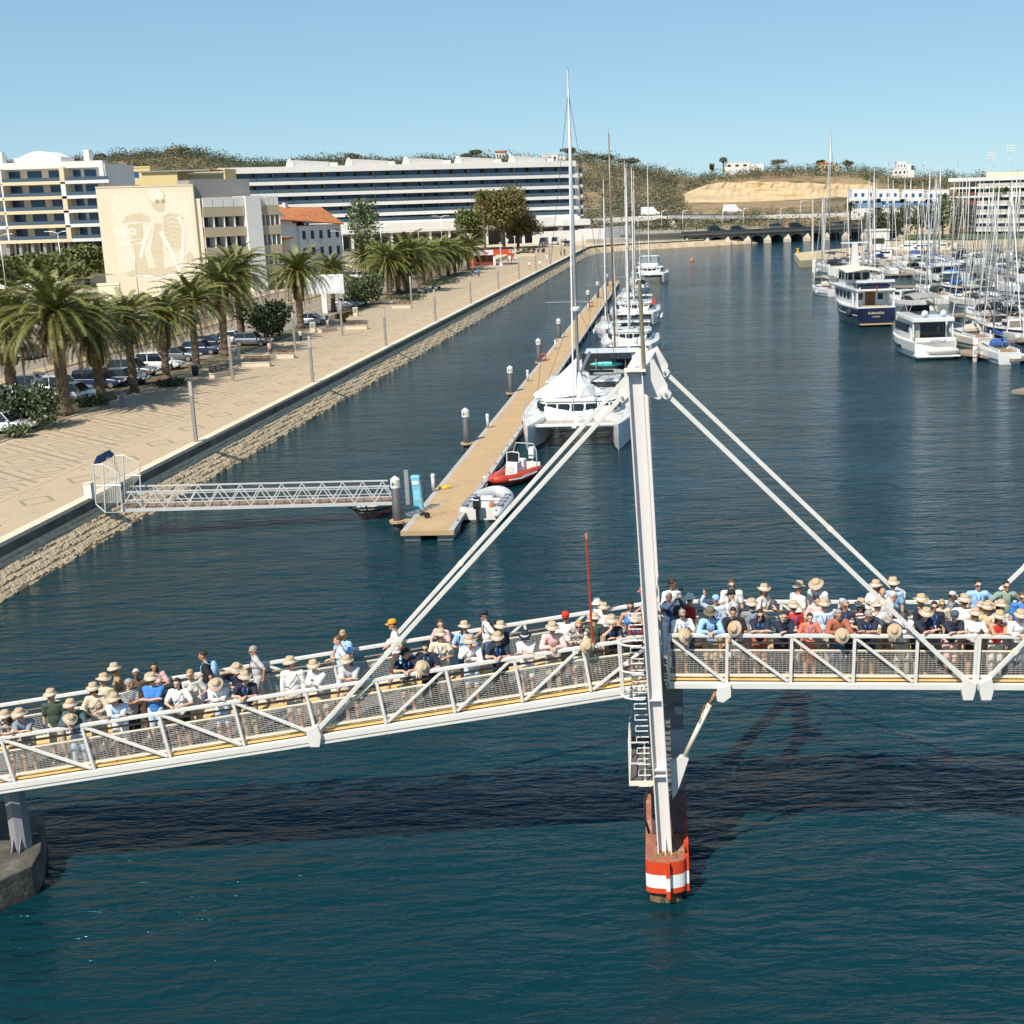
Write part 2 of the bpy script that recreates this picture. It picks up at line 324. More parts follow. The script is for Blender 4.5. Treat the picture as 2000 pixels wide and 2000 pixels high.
# ================================================================ THE FOOTBRIDGE
BA=V(.94,30.9,0); bt=Vector((1,-.035,0)).normalized(); bn=Vector((bt.y,-bt.x,0))     # pylon foot; along the bridge; towards the camera
def BR(x,y,o=0.): return PP(x,y,BA+bn*o,bn)
def bs_(p): return (Vector(p)-BA).dot(bt)
def W3(s,o,z): p=BA+bt*s+bn*o; return V(p.x,p.y,z)
LPX=[(28,1526),(184,1502),(333,1478),(477,1455),(617,1430),(754,1411),(889,1393),(1021,1371),(1154,1347)]
RPX=[(1419,1332),(1544,1332),(1666,1332),(1788,1334)]
_l=[(bs_(BR(*p)),BR(*p).z) for p in LPX]; _r=[(bs_(BR(*p)),BR(*p).z) for p in RPX]
KL,ZL=np.polyfit([a for a,b in _l],[b for a,b in _l],1); KR,ZR=np.polyfit([a for a,b in _r],[b for a,b in _r],1)
S1=float((ZR-ZL)/(KL-KR)); KL=float(KL); KR=float(KR)
def zd(s): return float(ZL+KL*s) if s<=S1 else float(ZR+KR*s)
def slope(s): return KL if s<S1 else KR
print('BRIDGE slopes',KL,KR,'z pylon',zd(0),'S1',S1,[round(a,2) for a,b in _l+_r])
DW=-2.75                                                                        # far truss
def node(s,o,h): k=slope(s); return W3(s-k*h,o,zd(s)+h)                         # posts stand square to the deck
def span(name,label,nodes,gus,loc_s):
    E=thing(name,label,'footbridge',W3(loc_s,-1.4,zd(loc_s)-.3))
    s0,s1=nodes[0],nodes[-1]
    P=lambda mb,n,m,**k: mb.part(n,m,E,world=True,**k)
    d=MB(); d.hexa([W3(s0,-.16,zd(s0)-.06),W3(s1,-.16,zd(s1)-.06),W3(s1,DW+.16,zd(s1)-.06),W3(s0,DW+.16,zd(s0)-.06)]+[W3(s0,-.16,zd(s0)+.0),W3(s1,-.16,zd(s1)+.0),W3(s1,DW+.16,zd(s1)),W3(s0,DW+.16,zd(s0))])
    P(d,'deck',M('grey_deck_grating',(.13,.125,.12),.8,var=.2,scale=5,bump=.6,bs=60))
    for o,sg in ((0,1),(DW,-1)):
        b=MB(); b.bar(W3(s0,o,zd(s0)-.09),W3(s1,o,zd(s1)-.09),.13,.155); P(b,'bottom_chord',WHITE,bevel=.012)
        if name=='footbridge_span':
            b=MB(); b.bar(W3(s0,o-.02*sg,zd(s0)-.185),W3(s1,o-.02*sg,zd(s1)-.185),.05,.045); b.bar(W3(s0,o-.005*sg,zd(s0)-.225),W3(s1,o-.005*sg,zd(s1)-.225),.14,.05); P(b,'lower_flange',WHITE)
        b=MB(); b.bar(W3(s0,o-sg*.16,zd(s0)+.035),W3(s1,o-sg*.16,zd(s1)+.035),.17,.05); P(b,'kick_plate',OCHRE)
        b=MB(); b.bar(node(s0,o,1.20),node(s1,o,1.20),.10,.088); P(b,'top_rail',WHITE,bevel=.012)
        b=MB(); b.tube(node(s0,o-sg*.11,.98),node(s1,o-sg*.11,.98),.028,n=6); P(b,'hand_rail',M('brown_hand_rail',(.13,.085,.055),.5,var=.3))
        for i,s in enumerate(nodes):
            b=MB(); b.bar(node(s,o,-.02),node(s,o,1.165),.075,.08,up=bn); P(b,'post',WHITE,bevel=.008)
        for i in range(len(nodes)-1):
            a,c=nodes[i],nodes[i+1]; b=MB()
            if (a+c)/2<gus: b.bar(node(a+.04,o,1.13),node(c-.06,o,0.02),.068,.075,up=bn)
            else: b.bar(node(a+.06,o,0.02),node(c-.04,o,1.13),.068,.075,up=bn)
            P(b,'diagonal',WHITE,bevel=.008)
            # welded mesh infill
            lo,hi,oo=.15,.80,o-sg*.065
            f=MB(); f.bar(node(a+.02,oo,hi),node(c-.02,oo,hi),.03,.035); f.bar(node(a+.02,oo,lo),node(c-.02,oo,lo),.035,.06)
            g=P(f,'infill_frame',CREAM)
            mw=MB(); n=13
            for k in range(1,n):
                h=lo+(hi-lo)*k/n; mw.bar(node(a+.03,oo,h),node(c-.03,oo,h),.005,.009)
            m_=int((c-a)/.098)
            for k in range(1,m_):
                s=a+(c-a)*k/m_; mw.bar(node(s,oo-.006,lo),node(s,oo-.006,hi),.005,.007,up=bn)
            mw.part('wire_mesh',M('mesh_wire',(.48,.45,.39),.5,var=.1),g,world=False) if False else P(mw,'wire_mesh',M('mesh_wire',(.48,.45,.39),.5,var=.1))
        for s in nodes:
            if o==0: continue
        # cross beams
    for s in nodes:
        b=MB(); b.bar(W3(s,-.06,zd(s)-.115),W3(s,DW+.06,zd(s)-.115),.08,.09); P(b,'cross_beam',GREYPAINT)
    return E
LN=[_l[0][0]-4.1,_l[0][0]-2.05]+[a for a,b in _l]+[.05]
RJ=bs_(BR(1905,1335)); RN=[.27]+[a for a,b in _r]+[RJ-.04]
XN=[RJ+.04,RJ+1.5,RJ+3.,RJ+4.5]
GL=_l[4][0]
sp1=span('footbridge_span','white truss footbridge approach span sloping up to the tall steel pylon',LN,GL,-7.)
sp2=span('bascule_leaf','white truss bascule leaf crowded with people right beside the pylon',RN,99,4)
sp3=span('opposite_bascule_leaf','far bascule leaf meeting the other leaf at the double gusset joint',XN,0,RJ+2)
# stay anchor gussets under the chords
def gusset(E,x,y,o,w,mir):
    p=BR(x,y,o); m=MB(); s=bs_(p); z=p.z
    pts=[(-.20,.14),(.10,.30),(.17,.02),(.11,-.28),(-.13,-.28),(-.18,-.05)]
    m.slab([W3(s+a*mir,o,z+b-.05) for a,b in pts],bn,.18); m.part('stay_gusset',WHITE,E,world=True,bevel=.01)
gusset(sp1,617,1430,.02,.3,1); gusset(sp1,771,1255,DW-.2,.3,1)
gusset(sp2,1888,1338,.02,.3,-1); gusset(sp3,1925,1338,.02,.3,1); gusset(sp2,1752,1160,DW-.2,.3,-1)
# ---- pylon
lb=BR(1299,1664,.55); lt=BR(1240,724,.55); lb.z-=.02
SKEW=.05
def legpt(t,o): p=lb.lerp(lt,t); s=bs_(p)+(.55-o)*.012*t; return W3(s,o,p.z)      # the far leg stands a little askew
PY_=thing('bridge_pylon','tall white twin legged steel pylon rising from the red and white pier','pylon',W3(bs_(lb),-1.4,lb.z))
PYW=M('pylon_white_paint',(.67,.635,.61),.45,var=.03,col2=(.55,.38,.18),thr=.72,soft=.05,s2=1.3)
def zleg(y,o=.55): return BR(1270,y,o).z
for o in (.55,-3.3):
    m=MB(); p0=legpt(0,o);p1=legpt(1,o)
    m.bar(p0,p1,.29,.03,up=bn); m.part('web',PYW,PY_,world=True)
    for sd in (-1,1):
        f=MB(); f.bar(p0+bt*sd*.162,p1+bt*sd*.162,.035,.36,up=bn); f.part('flange',PYW,PY_,world=True,bevel=.006)
    if o>0:
        for y in (1364,1500,1512,728):
            t=(zleg(y)-lb.z)/(lt.z-lb.z); q=legpt(t,o); f=MB(); f.box(q,(.288,.34,.025),math.atan2(bt.y,bt.x)); f.part('stiffener',PYW,PY_,world=True)
    f=MB(); f.box(p0+V(0,0,.02),(.56,.56,.05),math.atan2(bt.y,bt.x))
    f.part('base_plate',RUST,PY_,world=True)
    for q in (-.2,-.07,.07,.2):
        f=MB(); f.tube(p0+bt*q+bn*.25+V(0,0,.04),p0+bt*q+bn*.25+V(0,0,.12),.022,n=6); f.part('anchor_bolt',RUST,PY_,world=True)
f=MB(); p0=legpt(0,.55); f.slab([p0+bn*.02+V(0,0,.04),p0+bn*.2+V(0,0,.04),p0+bn*.02+V(0,0,.5)],bt,.02); f.part('base_fin',PYW,PY_,world=True)
zt=lt.z
def HP(a,o,z): return W3(bs_(lt)+a+(.55-o)*SKEW,o,zt+z)
hb=MB(); hb.hexa([HP(-.15,.33,-.5),HP(.15,.33,-.5),HP(.15,-3.1,-.5),HP(-.15,-3.1,-.5),HP(-.22,.36,.02),HP(.26,.36,.02),HP(.30,-3.1,.02),HP(-.2,-3.1,.02)])
hb.part('crosshead',PYW,PY_,world=True,bevel=.01)
tp=MB(); 
for o in (.55,-3.3): tp.box(legpt(1,o)+V(0,0,.015),(.50,.5,.03),math.atan2(bt.y,bt.x))
tp.part('cap_plate',CREAM,PY_,world=True)
ap=BR(1258,716,.5); am=MB(); am.tube(ap-V(0,0,.2),BR(1249,548,.5),.05,.045,n=8); am.part('antenna_pole',M('brown_pole',(.26,.21,.13),.45,.3,var=.15),PY_,world=True)
# stays
def stay(px0,px1,o0,o1,label,head=True):
    a=BR(*px0,o0);b=BR(*px1,o1); E=thing('stay_bar',label,'stay',b,group='bridge stays'); m=MB(); m.bar(a,b,.07,.108,up=bn.cross((b-a).normalized())); m.part('bar',WHITE,E,world=True,bevel=.01)
    if head:
        d=(b-a).normalized(); u=bn.cross(d); m=MB(); m.slab([a-d*.02+u*.11-bn*.08,a+d*.16+u*.10-bn*.08,a+d*.2-bn*.08,a+d*.16-u*.10-bn*.08,a-d*.02-u*.11-bn*.08],bn,.16); m.part('fork_end',WHITE,E,world=True)
        m=MB(); m.tube(a+d*.07-bn*.13,a+d*.07+bn*.13,.035,n=8); m.part('pin',STEEL,E,world=True)
    d=(b-a).normalized(); m=MB(); c=a.lerp(b,.72); m.bar(c-d*.06,c+d*.06,.085,.125,up=bn.cross(d)); m.part('coupler',CREAM,E,world=True)
    return E
stay((1219,770),(622,1424),.28,.10,'front stay bar from pylon top down to approach span gusset')
stay((1233,727),(776,1238),-3.0,DW-.15,'rear stay bar from pylon top down to approach span far rail')
stay((1296,764),(1884,1328),.28,.10,'front stay bar from pylon top down to bascule leaf gusset')
stay((1294,722),(1745,1150),-3.0,DW-.15,'rear stay bar from pylon top down to bascule leaf far rail')
stay((2120,1132),(1930,1326),.28,.10,'front stay bar rising from joint gusset on the opposite leaf',False)
stay((2140,975),(1953,1153),-3.0,DW-.15,'rear stay bar rising from far rail of opposite leaf',False)
# head gusset plates
for o,ps in ((.28,(((1238,690),(1250,800),(1222,792),(1208,762),(1226,735)),((1256,718),(1258,768),(1286,780),(1303,772),(1304,752),(1276,700)))),(-3.0,(((1262,675),(1262,735),(1238,742),(1222,722),(1240,700)),((1284,676),(1258,690),(1262,722),(1286,728),(1303,726),(1305,712))))):
    for p in ps:
        m=MB(); m.slab([BR(x,y,o-.03) for x,y in p],bn,.05); m.part('head_gusset',PYW,PY_,world=True)
# ladder on the left flange with safety hoops
zl0,zl1=zleg(1530),zleg(1195)
k=0
z=zl0
while z<zl1:
    q=legpt((z-lb.z)/(lt.z-lb.z),.55)-bt*.225; m=MB(); m.path([q+bn*.16,q-bt*.30+bn*.16,q-bt*.30-bn*.16,q-bn*.16],.016,6); m.part('ladder_rung',PYW,PY_,world=True); z+=.29
hs=MB()
for y in (1253,1305,1356):
    z=zleg(y); q=legpt((z-lb.z)/(lt.z-lb.z),.55)-bt*.30
    m=MB(); pts=[q+bt*.05+bn*.30]+[q-bt*(.38*math.sin(a)*1.35)+bn*.34*math.cos(a) for a in [i*PI/10 for i in range(11)]]+[q+bt*.05-bn*.30]
    m.path(pts,.026,6); m.part('cage_hoop',PYW,PY_,world=True)
m=MB(); za,zb=zleg(1356),zleg(1245)
for a in (.35,.5,.65):
    q0=legpt((za-lb.z)/(lt.z-lb.z),.55)-bt*.30; q1=legpt((zb-lb.z)/(lt.z-lb.z),.55)-bt*.30; of=-bt*(.38*1.35*math.sin(a*PI))+bn*.34*math.cos(a*PI); m.bar(q0+of,q1+of,.04,.02,up=bn)
m.part('cage_strap',PYW,PY_,world=True)
# ---- pier
pz=lb.z-.01; ps=bs_(lb); R_=math.atan2(bt.y,bt.x)
PE=thing('bridge_pier','red and white banded pier on a barnacled concrete footing in the water','pier',W3(ps,-1.5,0))
def pier_outline(w,f,b,n=12,o0=0.):
    return [(ps+o0+w*math.cos(PI*i/n),f-w*.42+w*.42*math.sin(PI*i/n)) for i in range(n+1)]+[(ps+o0-w,b),(ps+o0+w,b)]
def pier_part(name,mat,w,f,b,za,zb,bev=0):
    m=MB(); o=pier_outline(w,f,b); m.rings([[W3(s,q,za) for s,q in o],[W3(s,q,zb) for s,q in o]]); return m.part(name,mat,PE,world=True,bevel=bev)
RED=M('pier_red_paint',(.62,.055,.012),.6,var=.12,scale=2.5,col2=(.42,.10,.05),thr=.66,s2=3); PWH=M('pier_white_paint',(.78,.77,.74),.6,var=.06,scale=3,stretch=(6,6,1))
TOPC=M('faded_red_concrete',(.33,.13,.075),.9,var=.25,scale=2,bump=.3,bs=12,col2=(.42,.26,.17),thr=.55,s2=1.6)
pier_part('pier_top',TOPC,.49,1.02,-5.2,pz-.02,pz); pier_part('red_band',RED,.492,1.023,-5.2,pz-.36,pz-.021)
pier_part('white_band',PWH,.491,1.021,-5.2,pz-.72,pz-.361); pier_part('lower_red_band',RED,.492,1.023,-5.2,pz-.86,pz-.721)
FOOT=M('barnacled_footing',(.20,.125,.065),.95,var=.6,scale=3.5,bump=1.,bs=16,col2=(.05,.045,.03),thr=.5,s2=3)
pier_part('footing',FOOT,.40,.90,-5.1,-1.5,pz-.861)
for s_,w_ in ((ps+.06,.10),(ps+.52,.13)):
    f_=1.02 if s_<ps+.3 else .62
    for za,zb,mt in ((pz-.38,pz+.02,RED),(pz-.73,pz-.381,PWH),(pz-.94,pz-.731,RED)):
        m=MB(); m.box(W3(s_,f_+.06,(za+zb)/2),(w_,.15,zb-za),R_); m.part('fender_strip',mt,PE,world=True)
for k in range(5):
    m=MB(); m.box(W3(ps+.53,-.1-k*.85,pz-.4),(.12,.5,.95),R_); m.part('side_fender',RED,PE,world=True)
# machinery column between the legs, plinth and counter frame
m=MB(); m.box(W3(ps+.22,-1.45,(pz+zd(ps)-.3)/2+.1),(.62,1.5,zd(ps)-.35-pz),R_); m.part('machinery_column',M('grey_machinery_paint',(.17,.17,.175),.6,var=.15),PE,world=True,bevel=.03)
m=MB(); m.box(W3(ps+.10,-1.9,pz+.55),(.86,2.9,1.1),R_); m.part('dark_plinth',M('stained_plinth',(.12,.075,.075),.9,var=.4,scale=2),PE,world=True,bevel=.03)
m=MB(); m.tube(W3(ps+.42,-.55,zd(ps)-1.05),W3(ps+.42,-.55,zd(ps)-.85),.13,n=14); m.part('motor_drum',GREYPAINT,PE,world=True)
m=MB(); m.box(W3(ps+.38,-.62,zd(ps)-1.85),(.36,.3,.75),R_); m.part('control_box',M('pale_grey_box',(.30,.31,.33),.5),PE,world=True,bevel=.02)
m=MB(); m.path([BR(1281,1520,.4),BR(1268,1535,.5),BR(1259,1565,.55),BR(1260,1600,.5),BR(1268,1627,.45)],.035,8); m.part('rubber_hose',DARK,PE,world=True,smooth=True)
# bracket and hydraulic ram that lift the leaf
RAM=thing('hydraulic_ram','cream hydraulic ram propping the bascule leaf from the pylon bracket','hydraulic ram',BR(1336,1482,.1))
m=MB(); m.tube(BR(1337,1478,.1),BR(1386,1375,.1),.065,n=12); m.part('cylinder',CREAM,RAM,world=True,smooth=True)
m=MB(); m.tube(BR(1386,1375,.1),BR(1398,1352,.1),.045,n=10); m.part('piston_rod',RUST,RAM,world=True,smooth=True)
m=MB(); m.path([BR(1365,1412,.2),BR(1375,1378,.2),BR(1382,1378,.2)],.012,6); m.part('hydraulic_hose',RUST,RAM,world=True)
m=MB(); m.slab([BR(x,y,.0) for x,y in ((1398,1352),(1404,1338),(1427,1332),(1427,1356),(1412,1367),(1400,1364))],bn,.2); m.part('leaf_bracket',WHITE,RAM,world=True,bevel=.01)
m=MB(); m.slab([BR(x,y,.02) for x,y in ((1308,1484),(1332,1472),(1345,1478),(1336,1505),(1322,1545),(1313,1556))],bn,.16); m.part('pylon_bracket',WHITE,PY_,world=True,bevel=.01)
# service platform
SP=thing('service_platform','railed steel grating platform hanging on the pylon ladder side','platform',BR(1255,1525,.3))
zp=BR(1250,1527,.6).z; sa,sb=bs_(BR(1230,1527,.6)),bs_(BR(1279,1525,.6))
m=MB()
for k in range(14):
    s=sa+(sb-sa)*k/13; m.bar(W3(s,.62,zp),W3(s,-2.2,zp),.012,.03)
for k in range(34): m.bar(W3(sa,.6-k*.083,zp),W3(sb,.6-k*.083,zp),.012,.03)
m.part('grating',M('platform_grating',(.20,.19,.18),.6,.3),SP,world=True)
m=MB(); 
for o in (.64,-2.22): m.bar(W3(sa,o,zp-.02),W3(sb,o,zp-.02),.03,.12)
m.bar(W3(sa,.64,zp-.02),W3(sa,-2.22,zp-.02),.03,.12); m.part('edge_beam',CREAM,SP,world=True)
for o in (.62,-.8,-2.2):
    m=MB(); m.bar(W3(sa,o,zp),W3(sa,o,zp+1.05),.035,.035); m.part('rail_post',WHITE,SP,world=True)
m=MB(); m.bar(W3(sa+(sb-sa)*.62,.62,zp),W3(sa+(sb-sa)*.62,.62,zp+1.05),.035,.035); m.part('rail_post',WHITE,SP,world=True)
for h in (.5,1.05):
    m=MB(); m.bar(W3(sa,.62,zp+h),W3(sa,-2.2,zp+h),.03,.03); m.bar(W3(sa,.62,zp+h),W3(sa+(sb-sa)*.62,.62,zp+h),.03,.03); m.part('rail',WHITE,SP,world=True)
# red pole clamped to the approach span
RP=thing('red_signal_pole','slim red signal pole standing up from the footbridge front rail','pole',BR(1155,1262,.08))
m=MB(); m.tube(BR(1157,1250,.08),BR(1145,1046,.08),.028,.024,n=8); m.part('pole',M('signal_red',(.42,.045,.02),.4,var=.1),RP,world=True)
m=MB(); m.box(BR(1158,1255,.07),(.11,.1,.14),R_); m.part('clamp',M('brown_clamp',(.25,.09,.05),.5),RP,world=True); m=MB(); m.box(BR(1160,1262,.08),(.16,.08,.06),R_); m.part('foot',WHITE,RP,world=True)
m=MB(); m.tube(BR(1146,1052,.08),BR(1145,1042,.08),.034,n=8); m.part('tip',M('pale_red_tip',(.6,.2,.12),.4),RP,world=True)
# ---- left pier: column on a pointed caisson
cs=bs_(BR(38,1535,-1.2)); CE=thing('approach_pier','grey steel column on a dark boat shaped concrete caisson','pier',W3(cs,-1.,0))
cb=BR(40,1652,-.9); m=MB(); m.tube(W3(cs,-.9,cb.z),W3(cs,-.9,zd(cs)-.2),.27,n=8)
m.part('column',M('blue_grey_column',(.25,.25,.27),.6,var=.08),CE,world=True)
for sd in (-1,1):
    m=MB(); m.slab([W3(cs+sd*.1,-.70,cb.z),W3(cs+sd*.1,-.48,cb.z),W3(cs+sd*.1,-.70,cb.z+.4)],bt,.02); m.part('base_fin',MATS['blue_grey_column'],CE,world=True)
cz=cb.z-.01
def cais(name,mat,sc,za,zb):
    o=[(.62,.2),(.5,-.5),(-.2,-2.2),(-1.4,-3.2),(-3.0,-3.2),(-3.4,1.6),(-1.9,2.05),(-.9,1.7),(.1,1.0)]
    m=MB(); m.rings([[W3(cs+.05+a*sc,-.1+b*sc,z) for a,b in o] for z in (za,zb)]); return m.part(name,mat,CE,world=True,bevel=.05)
DCON=M('dark_weathered_concrete',(.085,.078,.062),.95,var=.5,scale=1.5,bump=.5,bs=8,col2=(.17,.155,.125),thr=.55,s2=.9)
cais('caisson_cap',DCON,1.12,cz-.95,cz); cais('caisson_foot',M('black_wet_concrete',(.02,.02,.018),.6,var=.4),.9,-1.5,cz-.951)
m=MB(); m.rings([[W3(cs+.05+a,-.6+b,z) for a,b in ((-.45,.75),(-1.2,1.35),(-3,1.3),(-3,-.5),(-1.1,-.4))] for z in (cz+.001,cz+.008)]); m.part('sandy_top',M('sandy_concrete',(.42,.35,.22),.95,var=.2),CE,world=True)
# ================================================================ PEOPLE
def remesh(mb,voxel,smooth=4):
    me=bpy.data.meshes.new('tmp'); me.from_pydata(mb.v,[],mb.f); o=bpy.data.objects.new('tmp',me); COL.objects.link(o)
    r=o.modifiers.new('r','REMESH'); r.mode='VOXEL'; r.voxel_size=voxel; r.use_smooth_shade=True
    s=o.modifiers.new('s','SMOOTH'); s.iterations=smooth; s.factor=.5
    dg=bpy.context.evaluated_depsgraph_get(); out=bpy.data.meshes.new_from_object(o.evaluated_get(dg)); bpy.data.objects.remove(o); bpy.data.meshes.remove(me); return out
def caps(mb,p,q,a,b,n=10):     # tapered capsule
    p=Vector(p);q=Vector(q);d=(q-p); L=d.length
    if L<1e-5: return
    d/=L; pts=[];rad=[]
    for t in (-1,-.8,-.4,0): pts.append(p+d*a*t); rad.append(a*math.sqrt(max(.001,1-t*t)) if t>-1 else a*.1)
    for t in (0,.4,.8,1): pts.append(q+d*b*t); rad.append(b*math.sqrt(max(.001,1-t*t)) if t<1 else b*.1)
    mb.path(pts,rad,n)
def ik(s,t,l1,l2,hint):
    s=Vector(s);t=Vector(t);d=t-s;L=min(d.length,(l1+l2)*.995);d.normalize(); t=s+d*L
    x=(l1*l1-l2*l2+L*L)/(2*L); h=math.sqrt(max(1e-6,l1*l1-x*x)); hh=Vector(hint); hh=(hh-d*hh.dot(d)).normalized(); return s+d*x+hh*h,t
def hand(mb,w,e,fdir=None,grip=0.,palm=None,thumb=1):
    # palm and five unequal, bent fingers beyond the wrist w; e = elbow
    d=(Vector(w)-Vector(e)).normalized(); d=Vector(fdir).normalized() if fdir else d
    up=Vector(palm) if palm else Vector((0,0,-1)); up=(up-d*up.dot(d)); up=up.normalized() if up.length>1e-3 else d.orthogonal(); a=d.cross(up)
    c=Vector(w)+d*.045; caps(mb,Vector(w)+d*.01,c+d*.03,.026,.030,8); mb.box(c+d*.005,(.001,.001,.001))
    for k,(off,l) in enumerate(((-.033,.062),(-.011,.075),(.011,.070),(.033,.055))):
        b=c+d*.035+a*off; m=b+d*l*.5+up*l*.10*(1+grip*3); t=m+(d*(1-grip*.8)+up*(.25+grip)).normalized()*l*.5
        caps(mb,b,m,.0115,.0105,6); caps(mb,m,t,.0105,.0085,6)
    b=c-d*.02+a*thumb*.035; m=b+(d*.5+a*thumb*.8+up*.3).normalized()*.035; caps(mb,b,m,.014,.012,6); caps(mb,m,m+(d+up*.4).normalized()*.03,.012,.009,6)
class Pose: pass
def pose(name,lean=0.,head=(0,0),lh=None,rh=None,lhint=(.6,.6,-.8),rhint=(-.6,.6,-.8),legs='stand',hy=0.,twist=0.,fem=False,lf=None,rf=None,lp=None,rp=None,grip=(0.,0.)):
    # faces -Y.  lh / rh: where the wrists are; lean: forward pitch of the trunk
    P=Pose(); P.name=name; P.fem=fem; k=.94 if fem else 1.
    pel=V(0,hy,.93); Rl=Matrix.Rotation(lean,3,'X'); Rt=Rl@Matrix.Rotation(twist,3,'Z'); up=Rt@V(0,0,1)
    def T(x,y,z): return pel+Rt@V(x*k if abs(x)>.1 else x,y,z)
    ch=T(0,0,.30); nk=T(0,.005,.51); sh=[T(.185,.0,.46),T(-.185,.0,.46)]
    Rh=Rl.to_quaternion().slerp(Matrix.Identity(3).to_quaternion(),.6).to_matrix()@Matrix.Rotation(head[0],3,'Z')@Matrix.Rotation(head[1],3,'X')
    hc=nk+up*.075+V(0,-.012,0)+Rh@V(0,-.02,.10); P.head=hc; P.Rh=Rh; P.chest=ch; P.Rt=Rt; P.nk=nk
    wr=[];el=[]
    for i,(h,hint,dflt) in enumerate(((lh,lhint,T(.25,-.03,-.10)),(rh,rhint,T(-.25,-.03,-.10)))):
        h=Vector(h) if h is not None else dflt; e,t=ik(sh[i],h,.285,.255,hint); el.append(e); wr.append(t)
    P.wr=wr; P.el=el; hip=[pel+V(.088,0,-.03),pel+V(-.088,0,-.03)]
    if legs=='walk': kn=[V(.10,-.14+hy,.49),V(-.09,.04+hy,.48)]; an=[V(.10,-.24+hy,.085),V(-.09,.36+hy,.14)]
    elif legs=='cross': kn=[V(.07,-.06,.49),V(-.10,0,.49)]; an=[V(-.03,.16,.10),V(-.10,.02,.085)]
    else: kn=[V(.105,-.02,.49),V(-.105,-.03,.49)]; an=[V(.115,.03,.085),V(-.115,.0,.085)]
    if hy and legs!='walk': kn=[q+V(0,hy*.55,0) for q in kn]
    toe=[a+V(.02*(1-2*i),-.15,-.055) for i,a in enumerate(an)]; P.an=an;P.toe=toe;P.kn=kn;P.hip=hip;P.pel=pel;P.sh=sh
    m=MB()
    # head with skull, jaw, nose, brow, ears
    def H(x,y,z): return hc+Rh@V(x,y,z)
    m.ell(hc+Rh@V(0,.012,.025),(.076,.097,.092),14,10,Rh); m.ell(H(0,-.028,-.045),(.056,.062,.068),12,8,Rh); caps(m,H(0,-.088,.012),H(0,-.108,-.022),.010,.0145,8)
    m.ell(H(0,-.078,.028),(.05,.018,.012),8,6,Rh); m.ell(H(0,-.080,-.066),(.026,.014,.010),8,6,Rh); m.ell(H(0,-.072,-.098),(.022,.018,.016),8,6,Rh)
    for sx in (-1,1): m.ell(H(.078*sx,.012,-.005),(.011,.024,.034),8,6,Rh); m.ell(H(.038*sx,-.062,-.025),(.022,.02,.022),8,6,Rh)
    caps(m,nk-up*.03,hc+Rh@V(0,.015,-.05),.056 if not fem else .048,.05 if not fem else .043,12)
    # trunk
    w=.94 if fem else 1.
    m.ell(T(0,0,.33),(.158*w,.105,.20),14,9,Rt); m.ell(T(0,-.005,.13),(.145*w,.10,.17),14,8,Rt); m.ell(pel+V(0,.01,0),(.158,.112,.13),14,8,Rl); caps(m,sh[0],sh[1],.066*w,.066*w,12); caps(m,T(.10,0,.47),nk,.06,.055,10); caps(m,T(-.10,0,.47),nk,.06,.055,10)
    if fem:
        for sx in (-1,1): m.ell(T(.07*sx,-.085,.31),(.055,.05,.055),10,6,Rt)
    for i in range(2):
        caps(m,sh[i],el[i],.056*w,.043*w,10); caps(m,el[i],wr[i],.043*w,.029*w,10)
        hand(m,wr[i],el[i],(lf,rf)[i],grip[i],(lp,rp)[i],1 if i else -1)
        caps(m,hip[i],kn[i],.092,.060,12); caps(m,kn[i],kn[i].lerp(an[i],.35),.058,.060,10); caps(m,kn[i].lerp(an[i],.35),an[i],.060,.040,10); caps(m,an[i],toe[i],.045,.038,8)
    P.body=remesh(m,.0125,3)
    P.cache={}
    return P
def cloth(P,kind):
    if kind in P.cache: return P.cache[kind]
    m=MB(); w=.94 if P.fem else 1.; g=.016
    def T(x,y,z): return P.pel+P.Rt@V(x,y,z)
    if kind in('tee','shirt','tank','dress'):
        m.ell(T(0,0,.33),(.158*w+g,.105+g,.205),14,9,P.Rt); m.ell(T(0,-.005,.13),(.150*w+g,.108+g,.19),14,8,P.Rt); m.ell(P.pel+V(0,.005,-.01),(.168+g*.5,.120+g*.5,.13),14,8)
        if P.fem:
            for sx in (-1,1): m.ell(T(.07*sx,-.088,.31),(.055+g*.7,.05+g*.7,.055+g*.7),10,6,P.Rt)
        if kind!='tank':
            caps(m,P.sh[0],P.sh[1],.066*w+g,.066*w+g,12); caps(m,T(.09,0,.475),P.nk,.055+g*.6,.052,10); caps(m,T(-.09,0,.475),P.nk,.055+g*.6,.052,10)
            for i in range(2):
                e=P.el[i] if kind=='shirt' else P.sh[i].lerp(P.el[i],.72); caps(m,P.sh[i],e,.058*w+g,.052*w+g,10)
                if kind=='shirt': caps(m,P.el[i],P.el[i].lerp(P.wr[i],.86),.046*w+g,.034*w+g,10)
        else:
            for i in (0,1): caps(m,T(.10*(1-2*i),-.02,.40),T(.10*(1-2*i),.0,.52),.045,.03,8)
        if kind=='dress': caps(m,P.pel,P.pel+V(0,.03,-.42),.16,.20,14)
    elif kind in('shorts','trousers'):
        m.ell(P.pel+V(0,.01,-.02),(.158+g*.6,.114+g*.6,.13),14,8)
        for i in range(2):
            e=P.hip[i].lerp(P.kn[i],.93); caps(m,P.hip[i],e,.094+g*.5,.072+g*.7,12)
            if kind=='trousers': caps(m,P.kn[i],P.an[i]+V(0,0,.03),.066+g*.6,.052+g*.6,12)
    elif kind[:4]=='shoe':
        for i in (int(kind[4]),): caps(m,P.an[i]+V(0,.03,-.045),P.toe[i]+V(0,0,.005),.048,.046,8); 
    me=remesh(m,.018,3); P.cache[kind]=me; return me
